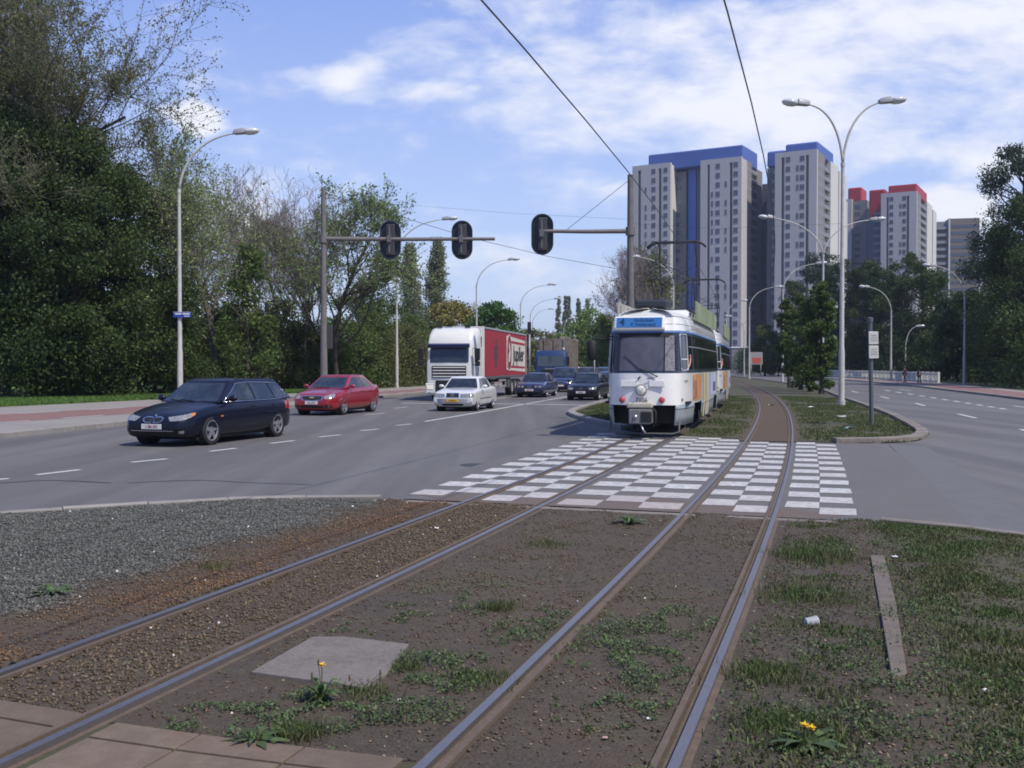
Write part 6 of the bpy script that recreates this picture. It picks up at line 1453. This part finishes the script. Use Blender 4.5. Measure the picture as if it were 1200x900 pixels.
def track_place(Ynose, t):                     # both bogies on the track centre line
    # walk along the centre line
    def pt(y): return T(y, t)
    a = pt(Ynose); y = Ynose
    while (pt(y)-a).length < TL*2: y += .05
    b = pt(y); c = (a+b)/2; d = (a-b).normalized(); return (c.x, c.y, .045), atan2(d.y, d.x), y
l1, r1_, ye = track_place(24.3, TR_L-.14)
tr1 = tram('white and dark blue tram on route 4 stopped at the chequered crossing', l1, r1_)
l2, r2_, ye2 = track_place(ye+.75, TR_L-.12)
tr2 = tram('second tram coupled directly behind the front tram, only its right side showing', l2, r2_)
cpb = MB().box((-TL-.4, 0, .55), (1.2, .3, .25)).build('coupling_bar', TGREY, tr1)

# ------------------------------------------------------------------ people by the railing
SKIN = mat('skin', (.42, .27, .20), .6)
def person(label, px, Y, hgt, rz, coat, trousers, hairc, lean=0.0):
    p = W(px, 429, Y); s = hgt/1.75; jt = {}
    jt = dict(pel=(0, 0, .94), chest=(.03, 0, 1.25), neck=(.04, 0, 1.47), hb=(.05, 0, 1.55), ht=(.07, 0, 1.70),
              hl=(0, .10, .90), kl=(.12, .11, .50), al=(.02, .12, .10), tl=(.17, .13, .04), hr=(0, -.10, .90), kr=(-.02, -.11, .50), ar=(-.18, -.11, .12), tr=(-.05, -.12, .04),
              sl=(.02, .18, 1.40), el=(-.04, .24, 1.13), wl=(.10, .24, .90), sr=(.02, -.18, 1.40), er=(.08, -.24, 1.13), wr=(.24, -.20, .93))
    rad = dict(pel=.14, chest=.155, neck=.055, hb=.075, ht=.085, hl=.10, kl=.062, al=.042, tl=.04, hr=.10, kr=.062, ar=.042, tr=.04, sl=.07, el=.045, wl=.03, sr=.07, er=.045, wr=.03)
    E_ = [('pel', 'chest'), ('chest', 'neck'), ('neck', 'hb'), ('hb', 'ht'), ('pel', 'hl'), ('hl', 'kl'), ('kl', 'al'), ('al', 'tl'), ('pel', 'hr'), ('hr', 'kr'), ('kr', 'ar'), ('ar', 'tr'), ('chest', 'sl'), ('sl', 'el'), ('el', 'wl'), ('chest', 'sr'), ('sr', 'er'), ('er', 'wr')]
    for sd, nm in ((1, 'wl'), (-1, 'wr')):
        wv = Vector(jt[nm]); 
        for f in range(4): 
            k = f'f{f}{nm}'; k2 = k+'b'; jt[k] = tuple(wv+Vector((.03-.02*f, 0, -.09))); rad[k] = .010; jt[k2] = tuple(wv+Vector((.045-.022*f, 0, -.16+.008*abs(f-1)))); rad[k2] = .008; E_ += [(nm, k), (k, k2)]
        k = 'th'+nm; jt[k] = tuple(wv+Vector((.05, 0, -.05))); rad[k] = .010; jt[k+'b'] = tuple(wv+Vector((.07, 0, -.10))); rad[k+'b'] = .008; E_ += [(nm, k), (k, k+'b')]
    def skin(nm, keys, extra, m, par, scl=s):
        ks = [k for k in jt if keys is None or k in keys]; ix = {k: i for i, k in enumerate(ks)}
        me = bpy.data.meshes.new(nm); me.from_pydata([tuple(Vector(jt[k])*scl+Vector((lean*jt[k][2], 0, 0))) for k in ks], [(ix[a], ix[b]) for a, b in E_ if a in ix and b in ix], [])
        o = bpy.data.objects.new(nm, me); COL.objects.link(o); mo = o.modifiers.new('s', 'SKIN'); 
        for i, k in enumerate(ks): r = (rad[k]+extra)*scl; me.skin_vertices[0].data[i].radius = (r, r)
        me.skin_vertices[0].data[ix.get('pel', 0)].use_root = True
        sb_ = o.modifiers.new('b', 'SUBSURF'); sb_.levels = sb_.render_levels = 1
        dg = bpy.context.evaluated_depsgraph_get(); dg.update(); m2 = bpy.data.meshes.new_from_object(o.evaluated_get(dg)); o.modifiers.clear(); o.data = m2; m2.materials.clear(); m2.materials.append(m); m2.polygons.foreach_set('use_smooth', [True]*len(m2.polygons)); o.parent = par; return o
    root = thing('person', label, 'person', (p.x, Y, .125), rz, 'people on the right pavement')
    b = skin('body', None, 0, SKIN, root)
    skin('jacket', ('pel', 'chest', 'sl', 'el', 'wl', 'sr', 'er', 'wr'), .022, coat, root); skin('trousers', ('pel', 'hl', 'kl', 'al', 'hr', 'kr', 'ar'), .016, trousers, root)
    hx = .07*s+lean*1.65
    MB().ball((hx-.015, 0, 1.66*s), (.105*s, .095*s, .12*s), 12, 8).build('hair', hairc, root, True)
    fc = MB().ball((hx+.085*s, 0, 1.60*s), (.018, .014, .022), 8, 6).build('face', SKIN, root, True)
    for sd in (1, -1): MB().ball((hx+.08*s, sd*.032*s, 1.635*s), (.012, .012, .008), 8, 6).build('eye', DARKM, fc, True)
    for k in ('tl', 'tr'):
        q = Vector(jt[k])*s; MB().box((q.x-.05+lean*.04, q.y, .045), (.27, .095, .09)).build('shoe', DARKM, root, bevel=.03)
    return root
person('person in a dark red coat walking in front of the end of the white railing', 1060.5, 106, 1.64, pi, mat('coat_red', (.12, .03, .03), .8), mat('trousers_dark', (.03, .02, .022), .8), mat('hair_brown', (.05, .035, .025), .7))
person('person in a dark teal coat near the right-hand end of the white railing', 1077.5, 103, 1.40, pi/2, mat('coat_teal', (.012, .035, .05), .8), mat('trousers_black', (.012, .014, .02), .8), mat('hair_black', (.012, .011, .01), .7), .02)

# ------------------------------------------------------------------ trees
def unit(v): return v/np.linalg.norm(v)
class Tubes:
    def __init__(s): s.v = []; s.f = []; s.n = 0
    def add(s, pts, r, k=5):
        pts = np.asarray(pts, float); m = len(pts); d = np.gradient(pts, axis=0); d /= np.linalg.norm(d, axis=1)[:, None]+1e-9
        a = np.cross(d, [.3, .2, .93]); a /= np.linalg.norm(a, axis=1)[:, None]+1e-9; b = np.cross(a, d)
        t = np.arange(k)*2*pi/k; r = np.asarray(r, float)
        V_ = pts[:, None]+(a[:, None]*np.cos(t)[None, :, None]+b[:, None]*np.sin(t)[None, :, None])*r[:, None, None]
        i, j = np.meshgrid(np.arange(m-1), np.arange(k), indexing='ij'); j2 = (j+1) % k
        s.v.append(V_.reshape(-1, 3)); s.f.append((np.stack([i*k+j, i*k+j2, (i+1)*k+j2, (i+1)*k+j], -1).reshape(-1, 4))+s.n); s.n += m*k
    def build(s, nm, m, par): return fast_mesh(nm, np.concatenate(s.v), np.concatenate(s.f), m, par, smooth=True)
def leafcloud(nm, P, size, m, par, rsd, aspect=.65):
    n = len(P); nrm = rsd.normal(size=(n, 3)); nrm[:, 2] = nrm[:, 2]*.8+.4; nrm /= np.linalg.norm(nrm, axis=1)[:, None]
    a = np.cross(nrm, rsd.normal(size=(n, 3))); a /= np.linalg.norm(a, axis=1)[:, None]+1e-9; b = np.cross(nrm, a)
    sz = size*rsd.uniform(.6, 1.35, n)[:, None]*.5; a = a*sz; b = b*sz*aspect
    V_ = np.stack([P-a, P-a*.1+b, P+a, P+a*.1-b], 1).reshape(-1, 3); return fast_mesh(nm, V_, np.arange(n*4).reshape(-1, 4), m, par)
def curve_pts(a, b, sag, rsd, k=6, wob=.05):
    a = np.array(a, float); b = np.array(b, float); L = np.linalg.norm(b-a); t = np.linspace(0, 1, k)[:, None]
    mid = (a+b)/2+np.array([0, 0, sag*L]); p = a*(1-t)**2+mid*2*t*(1-t)+b*t*t; p[1:-1] += rsd.normal(size=(k-2, 3))*wob*L; return p
def leafy_tree(label, x, y, H, rx, cb, nleaf, lsz, m, seed, prof='round', nclump=46, tr=None, bark=None, name='tree', group=None, cr=.27, twigs=0, ry=None, cat='tree', z0=0.0, lean=(0, 0), hollow=.25):
    rsd = np.random.RandomState(seed); tr = tr or H*.022; bark = bark or BARK; ry = ry or rx; root = thing(name, label, cat, (x, y, z0), 0, group)
    def pr(h):
        if prof == 'round': return (max(0, 1-(2*h-.9)**2/1.25))**.5
        if prof == 'col': return (min(1, h*5+.35))*max(.05, (1-h)**.55) if h < 1 else .05
        if prof == 'pop': return (min(1, h*3.5+.45))*max(.08, (1-h)**.75)
        if prof == 'cone': return (1-h)*.95+.08
        if prof == 'egg': return max(0, 1-abs(h-.38)**2/.42)**.6
        if prof == 'bush': return max(.05, (1-h*h))**.5
    tb = Tubes(); tops = H*.86; k = 9; tz = np.linspace(0, tops, k); tp_ = np.stack([np.cumsum(rsd.normal(size=k)*H*.008)+lean[0]*tz/H, np.cumsum(rsd.normal(size=k)*H*.008)+lean[1]*tz/H, tz-.1], -1)
    tb.add(tp_, tr*(1-.85*tz/tops)*np.where(tz == 0, 1.35, 1), 9)
    P = []; ns = []; lim = Tubes()
    for c in range(nclump):
        h = rsd.rand()**.85 if prof != 'col' else rsd.rand(); z = cb+(H-cb)*h; R = pr(h); a = rsd.uniform(0, 2*pi); q = rsd.uniform(hollow, 1)**.5*.86
        ax = np.array([np.interp(z, tz, tp_[:, i]) for i in (0, 1)])
        cc_ = np.array([ax[0]+cos(a)*rx*R*q, ax[1]+sin(a)*ry*R*q, z]); rad = cr*rx*rsd.uniform(.65, 1.3)*(.5+.5*R)
        zb = max(min(z-.55*np.hypot(cc_[0], cc_[1])-.03*H, tops*.95), min(cb*.7, z*.9)); st_ = np.array([np.interp(zb, tz, tp_[:, 0]), np.interp(zb, tz, tp_[:, 1]), zb])
        L = np.linalg.norm(cc_-st_); lim.add(curve_pts(st_, cc_, .02, rsd), np.linspace(max(.02, tr*.32*min(1, L/(rx+.1))), .012*H/10, 6), 5)
        for q_ in range(4):
            e = cc_+unit(rsd.normal(size=3))*rad*1.05; lim.add(curve_pts(cc_+(st_-cc_)*.25, e, .05, rsd, 4), np.linspace(.012*H/10, .005*H/10, 4), 4)
        n = int(nleaf/nclump*rsd.uniform(.5, 1.5)*(rad/(cr*rx))**1.5); d = rsd.normal(size=(n, 3)); d /= np.linalg.norm(d, axis=1)[:, None]
        rr_ = rad*(.35+.75*rsd.rand(n)**.6)[:, None]; d[:, 2] = d[:, 2]*.72+.08; jag = 1+.35*np.sin(d[:, :1]*7+c)*np.cos(d[:, 1:2]*6+c); P.append(cc_+d*rr_*jag)
    P = np.concatenate(P); P = P[P[:, 2] > .15]
    tb.build('trunk', bark, root); lim.build('limbs', bark, root); leafcloud('crown', P, lsz, m, root, rsd)
    return root
def branchy(label, x, y, H, spread, seed, leafm_=None, nleaf=0, lsz=.12, bark=None, twm=None, name='bare_tree', group=None, lev=4, nlimb=14, low=.25, tr=None, up=.45, lean=(0, 0), sub=(6, 6, 5), z0=0.0, thick=1.0):
    rsd = np.random.RandomState(seed); root = thing(name, label, 'tree', (x, y, z0), 0, group); tb = Tubes(); tw = Tubes(); tips = []
    tr = tr or H*.018
    def grow(p, d, L, r, lv):
        k = 6 if lv < 2 else (5 if lv < 3 else 4); pts = [p]; dd = d.copy()
        for i in range(k-1):
            dd = unit(dd+rsd.normal(size=3)*.13*(1+.25*lv)+np.array([0, 0, .10*up])); pts.append(pts[-1]+dd*L/(k-1))
        rad = np.linspace(r, r*(.45 if lv < lev else .3), k); (tb if lv <= 1 else tw).add(pts, np.maximum(rad, .0055*thick), 7 if lv == 0 else (5 if lv < 3 else 3))
        pts = np.array(pts)
        if lv >= lev: tips.append(pts); return
        if lv == lev-1: tips.append(pts[2:])
        nc = sub[min(lv-1, len(sub)-1)] if lv > 0 else nlimb
        for c in range(nc):
            f = (low+(1-low)*(c+rsd.rand())/nc) if lv == 0 else rsd.uniform(.25, 1.0); i = min(int(f*(k-1)), k-2); q = pts[i]+(pts[i+1]-pts[i])*(f*(k-1)-i); ax = unit(pts[i+1]-pts[i])
            s_ = unit(np.cross(ax, rsd.normal(size=3))); ang = rsd.uniform(.45, .95) if lv else rsd.uniform(.5, 1.0)*spread
            nd = unit(ax*cos(ang)+s_*sin(ang)+np.array([0, 0, up*.35])); grow(q, nd, L*(rsd.uniform(.42, .66) if lv else rsd.uniform(.38, .62)*(1.15-.65*f)), r*(1-.7*f)*.5+.004, lv+1)
    grow(np.array([0., 0, -.1]), unit(np.array([lean[0], lean[1], 1.])), H*.86, tr, 0)
    tb.build('trunk', bark or BARKG, root); tw.build('branches', twm or TWIG, root)
    if nleaf:
        A = np.concatenate(tips); i = rsd.randint(0, len(A), nleaf); P = A[i]+rsd.normal(size=(nleaf, 3))*lsz*.95
        leafcloud('crown', P, lsz, leafm_, root, rsd)
    return root
def TX(px, Y): return W(px, 429, Y).x
gl = 'trees beyond the left pavement'; gr_ = 'trees beyond the right road'; gm = 'small trees on the median'; gf = 'distant trees'
# --- left side, large
branchy('huge half-bare tree with brownish buds, top left corner of the picture', TX(-8, 62), 62, 27.5, .85, 11, LBROWN, 110000, .14, name='budding_tree', group=gl, nlimb=20, low=.25, sub=(7, 6, 6), tr=.5, twm=TWIG, thick=2.0)
branchy('spreading half-bare tree whose crown reaches over the first left street lamp', TX(62, 58), 58, 18.8, .85, 12, LBROWN, 52000, .13, name='budding_tree', group=gl, nlimb=20, low=.25, sub=(7, 6, 6), tr=.40, twm=TWIG, thick=2.0)
leafy_tree('dense dark evergreen at the left edge under the bare branches', TX(5, 56), 56, 15.5, 6.0, 1.2, 110000, .18, LDEEP, 21, 'egg', 120, group=gl, name='evergreen_tree', cr=.24)
leafy_tree('dense dark green tree between the left edge and the first street lamp', TX(88, 57), 57, 14.8, 5.2, 1.0, 110000, .18, LDARK, 22, 'egg', 120, group=gl, name='evergreen_tree', cr=.24)
leafy_tree('dark olive tree just left of the first street lamp', TX(152, 60), 60, 12.4, 4.2, 1.0, 60000, .17, LDARK, 23, 'egg', 90, group=gl, name='leafy_tree', cr=.25, bark=BARK)
leafy_tree('low dark green tree at the left edge of the verge', TX(45, 57), 57, 7.5, 4.6, 0.3, 50000, .15, LMID, 24, 'bush', 60, group=gl, name='leafy_tree', cr=.3)
leafy_tree('low dark tree behind the navy estate car', TX(180, 62), 62, 6.5, 3.8, .2, 36000, .15, LDARK, 25, 'bush', 50, group=gl, name='leafy_tree', cr=.3)
leafy_tree('low dark tree standing left of the evergreens', TX(-70, 58), 58, 10, 5.5, .3, 40000, .17, LDARK, 26, 'bush', 60, group=gl, name='leafy_tree', cr=.3)
branchy('brown budding tree directly behind the first street lamp', TX(200, 64), 64, 13.0, .8, 14, LPALE, 6000, .16, name='budding_tree', group=gl, nlimb=12, sub=(6, 6, 5), twm=TWIG)
branchy('pale green feathery tree right of the first street lamp', TX(252, 70), 70, 15.0, .7, 15, LPALE, 8000, .19, name='feathery_tree', group=gl, nlimb=12, sub=(5, 5, 4), bark=BARKG, thick=2.4)
branchy('slim pale budding tree beside the feathery tree', TX(225, 74), 74, 13.4, .6, 16, LPALE, 6000, .19, name='feathery_tree', group=gl, nlimb=14, sub=(6, 5, 5), thick=1.2)
leafy_tree('narrow green ivy-clad tree in front of the bare trees', TX(287, 68), 68, 10.6, 2.0, 1.0, 7000, .22, LMID, 27, 'col', 40, group=gl, name='ivy_tree', cr=.45)
for i, (px, Y, H, lb) in enumerate([(312, 74, 14.6, 'bare purplish tree right of the ivy-clad tree'), (337, 77, 15.0, 'tallest bare purplish tree left of the signal mast'), (358, 75, 13.6, 'bare thin tree just left of the signal mast'), (298, 80, 13.2, 'bare thin tree behind the ivy-clad tree')]):
    branchy(lb, TX(px, Y), Y, H, .5, 30+i, LOLIVE, 300, .12, bark=BARKG, twm=TWIGP, group=gl, nlimb=13, low=.3, sub=(5, 5, 4), up=.8, tr=.14, thick=2.2)
branchy('half-leafed tree spreading right of the signal mast', TX(396, 72), 72, 13.2, .8, 40, LFRESH, 10000, .18, name='half_leafed_tree', group=gl, nlimb=18, low=.2, sub=(6, 5, 4), bark=BARK, tr=.2, thick=2.4)
branchy('half-leafed tree right behind the signal mast', TX(372, 76), 76, 12.8, .7, 41, LFRESH, 4000, .19, name='half_leafed_tree', group=gl, nlimb=16, low=.25, sub=(6, 6, 5), tr=.18, thick=2)
for i, (px, Y, H, r, m, lb) in enumerate([(228, 66, 5.6, 3.2, LOLIVE, 'olive shrub right of the first street lamp'), (262, 66, 6.6, 3.4, LMID, 'mid-green shrub below the feathery tree'), (298, 66, 6.0, 3.2, LOLIVE, 'olive shrub below the ivy-clad tree'),
        (334, 67, 6.4, 3.4, LOLIVE, 'wide olive shrub left of the signal mast'), (368, 68, 5.4, 3.2, LDARK, 'dark shrub behind the red saloon car'), (402, 70, 6.2, 3.6, LMID, 'green shrub right of the signal mast base'), (436, 73, 5.4, 3.4, LOLIVE, 'low olive shrub left of the second street lamp'), (472, 77, 5.8, 3.6, LOLIVE, 'low shrub left of the white truck'),
        (505, 84, 5.2, 3.4, LMID, 'shrub half hidden by the white truck cab'), (420, 82, 9.2, 3.6, LMID, 'bushy mid-green tree between mast and second lamp'), (452, 88, 9.6, 3.8, LDARK, 'dark bushy tree beside the second street lamp'), (478, 92, 7.8, 3.4, LMID, 'bushy tree below the twin poplars'), (535, 100, 5.4, 4.0, LMID, 'bushy dark tree behind the white truck')]):
    Y2 = Y*1.13 if i < 9 else Y; k_ = Y2/Y; leafy_tree(lb, TX(px, Y2), Y2, EYE+(H-EYE)*k_*(.72 if i % 3 else .9), r*k_*.95, .1, 15000, .17, m, 60+i, 'bush', 60, group='shrubs beyond the left pavement', name='shrub', cat='shrub', cr=.30, hollow=.1)
# poplars, yellow and round trees
leafy_tree('left one of the twin grey-green poplars above the truck', TX(489, 128), 128, 17.0, 2.3, 1.0, 30000, .25, LPOP, 81, 'pop', 170, group='poplars', name='poplar_tree', cr=.50, bark=BARKG, hollow=0)
leafy_tree('taller right one of the twin grey-green poplars above the truck', TX(509, 128), 128, 17.6, 2.5, 1.0, 32000, .25, LPOP, 82, 'pop', 170, group='poplars', name='poplar_tree', cr=.50, bark=BARKG, hollow=0)
leafy_tree('yellow-leafed round tree above the white truck cab', TX(531, 118), 118, 8.9, 4.2, 1, 12000, .3, LYEL, 83, 'round', 46, group=gl, name='yellow_tree', cr=.3)
leafy_tree('round bright green tree above the red trailer', TX(582, 112), 112, 8.6, 3.2, 1, 13000, .28, leafm('leaf_bright', (.07, .15, .035)), 84, 'round', 46, group=gl, name='round_tree', cr=.3)
branchy('leafless small tree between the yellow and the round green tree', TX(556, 125), 125, 9, .8, 85, None, 0, twm=TWIGP, group=gl, nlimb=12, sub=(5, 5, 4), thick=2)
for i, (px, h, lb) in enumerate([(655.5, 349.5, 'leftmost poplar of the distant row'), (662.5, 348.5, 'second poplar of the distant row'), (669.5, 349.5, 'third poplar of the distant row'), (674.5, 351, 'fourth poplar of the distant row'), (679, 353, 'fifth poplar of the distant row'), (686.5, 352.5, 'separate bushier poplar right of the distant row')]):
    Y = 300; leafy_tree(lb, TX(px, Y), Y, EYE+(430-h)/1200*Y, 1.5 if i < 5 else 2.6, .5, 7000, .5, LPOP, 90+i, 'pop', 140, group='distant row of poplars', name='poplar_tree', cr=.50, hollow=0)
for i, (px, Y, H, r, m, lb) in enumerate([(596, 170, 7.5, 6, LOLIVE, 'olive tree behind the rear of the red trailer'), (628, 150, 6.8, 5, LOLIVE, 'olive tree top above the blue lorry'), (650, 165, 6.6, 5, LFRESH, 'pale green tree beyond the blue lorry'), (676, 150, 7.5, 4.6, LFRESH, 'pale green tree left of the thin lamp'), (692, 145, 9.6, 4.6, LFRESH, 'pale green tree behind the thin lamp'),
        (706, 140, 8.4, 4.6, LMID, 'green tree right beside the tram mirror'), (716, 170, 9.0, 5.5, LFRESH, 'pale tree behind the tram front corner'), (722, 130, 6, 4.6, LMID, 'low green tree hidden behind the tram cab')]):
    leafy_tree(lb, TX(px, Y), Y, H, r, .3, 6500, .38, m, 110+i, 'bush', 40, group=gf, name='leafy_tree', cr=.32)
branchy('bare purplish tree left of the tram mast', TX(727, 120), 120, 15.0, .75, 120, None, 0, bark=BARKG, twm=TWIGP, group=gf, nlimb=20, low=.25, sub=(6, 6, 5), up=.6, thick=2.0)
branchy('olive budding tree above the tram roof', TX(752, 126), 126, 14.2, .6, 121, LOLIVE, 7000, .28, group=gf, nlimb=18, sub=(6, 6, 5), name='budding_tree', thick=1.6)
# median small trees
for i, (px, Y, H, r, lb) in enumerate([(926, 84, 7.2, 1.0, 'slim dark tree on the median nearest the second tram'), (938, 77, 7.0, 1.1, 'bushy small tree on the median, second from the tracks'), (950, 71, 7.4, 1.1, 'bushy small tree on the median beside the double lamp'), (964, 65, 7.0, .85, 'nearest small bushy tree on the median')]):
    leafy_tree(lb, TX(px, Y), Y, H, r, 1.4 if i == 0 else .3, 16000, .15, [LYOUNG, LYOUNG, LYOUNG, LYOUNG][i], 130+i, 'egg', 60, group=gm, name='young_tree', cr=.38, hollow=.05)
# right side woods
for i, (px, ytop, Y, r, m, lb) in enumerate([(1194, 164, 92, 5.2, LBLUE, 'tallest bluish-green tree at the right edge'), (1168, 268, 112, 4.2, LDEEP, 'dark tree left of the tallest right-edge tree'), (1215, 235, 86, 5.0, LDARK, 'dark tree cut by the right edge'),
        (1138, 345, 110, 3.6, LDEEP, 'dark tree behind the lamp on the right verge'), (1108, 352, 128, 3.6, LDEEP, 'dark tree beyond the right end of the railing'), (1084, 312, 140, 4.8, LDARK, 'broad dark tree in front of the red-topped tower'), (1056, 300, 150, 5.0, LDARK, 'high dark tree between the two street lamps at the right'),
        (1030, 318, 156, 4.6, LDEEP, 'dark tree left of the railing lamp'), (1006, 310, 165, 4.6, LDARK, 'dark tree right of the tall double lamp'), (984, 300, 170, 4.6, LDEEP, 'dark tree standing directly behind the tall double lamp'), (957, 296, 178, 4.6, LBLUE, 'dark tree in front of the blue-topped tower base'),
        (936, 330, 185, 4.4, LDARK, 'dark tree left of the double-armed median lamp'), (896, 382, 185, 3.4, LMID, 'round chestnut tree beside the grey roadside board'), (912, 405, 190, 4.5, LDEEP, 'low dark tree right of the chestnut tree')]):
    H = EYE+(429-ytop)/1200*Y; leafy_tree(lb, TX(px, Y), Y, H, r, .8, 46000 if i < 4 else 24000, .20 if i < 4 else .27, m, 150+i, 'egg' if i not in (12,) else 'round', 80 if i < 4 else 60, group=gr_, name='chestnut_tree' if i == 12 else 'leafy_tree', cr=.27, hollow=.15)
for i, (px, Y, H, r, lb) in enumerate([(1205, 88, 6.5, 4.0, 'low dark bush at the foot of the tallest right-edge tree'), (1170, 102, 6.5, 3.6, 'low dark bush right of the verge lamp'), (1122, 112, 5.5, 3.2, 'low dark bush at the end of the railing'), (1088, 126, 5.8, 3.6, 'low dark bush behind the two walking people'), (1052, 140, 6.0, 4.4, 'low bush behind the railing lamp'), (1014, 162, 6.4, 5, 'low bush behind the middle of the railing'), (978, 182, 6.4, 5, 'low bush behind the left part of the railing'), (1228, 78, 7, 5, 'low dark bush outside the right edge'), (880, 215, 5.5, 5, 'low bush left below the grey roadside board')]):
    leafy_tree(lb, TX(px, Y), Y, H, r, .05, 10000, .27, LDARK if i % 2 else LDEEP, 180+i, 'bush', 44, group='bushes beyond the right road', name='bush', cat='bush', cr=.34, hollow=.05)
# far-off woodland reading as one mass along the horizon
rw = np.random.RandomState(77); P = []
for k in range(330):
    a = rw.uniform(-.62, .66); d = rw.uniform(310, 420); c = np.array([a*d, d, rw.uniform(1, 5)]); n = 90; q = rw.normal(size=(n, 3))*np.array([6, 5, 3.2])*.6; P.append(c+q)
for k in range(150):
    a = rw.uniform(-.62, -.2); d = rw.uniform(88, 115); c = np.array([a*d, d, rw.uniform(.5, 5.0)]); n = 170; q = rw.normal(size=(n, 3))*np.array([2.6, 2.4, 1.8])*.7; P.append(c+q)
P = np.concatenate(P); P = P[P[:, 2] > 0]; o = leafcloud('far_woodland', P, .8, LDARK, None, rw); o['kind'] = 'stuff'
# grass on the verges and the median
rg = np.random.RandomState(8); n = 190000
yy = rg.uniform(24, 60, n); tt = rg.uniform(-8, 5.5, n); g_ = fbm(tt*1.0, yy*.6, .9)
ok = (np.abs(tt-TR_R) > .62+.5*rg.rand(n)) & (np.abs(tt-TR_L) > .62+.3*rg.rand(n)) & (rg.rand(n) < np.clip((g_-.30)*4, 0, 1)); yy, tt = yy[ok], tt[ok]
P = np.array([tuple(T(a, b, .03)) for a, b in zip(yy, tt)]); mp = [(p[0], p[1]) for p in med_poly]; P = P[inpoly(P[:, 0], P[:, 1], mp)]
n = len(P); blades('median_grass', P, rg.uniform(.02, .07, n), rg.uniform(.012, .028, n), rg.uniform(.1, .8, n), GRASSL, rg)
n = 70000; yy = rg.uniform(38, 72, n); xx = np.interp(yy, [p[1] for p in side_out], [p[0] for p in side_out])-rg.uniform(0, 1, n)**1.5*11-.1
blades('verge_blades', np.stack([xx, yy, np.full(n, .09)], -1), rg.uniform(.05, .20, n), rg.uniform(.02, .045, n), rg.uniform(.1, .7, n), VBL, rg)
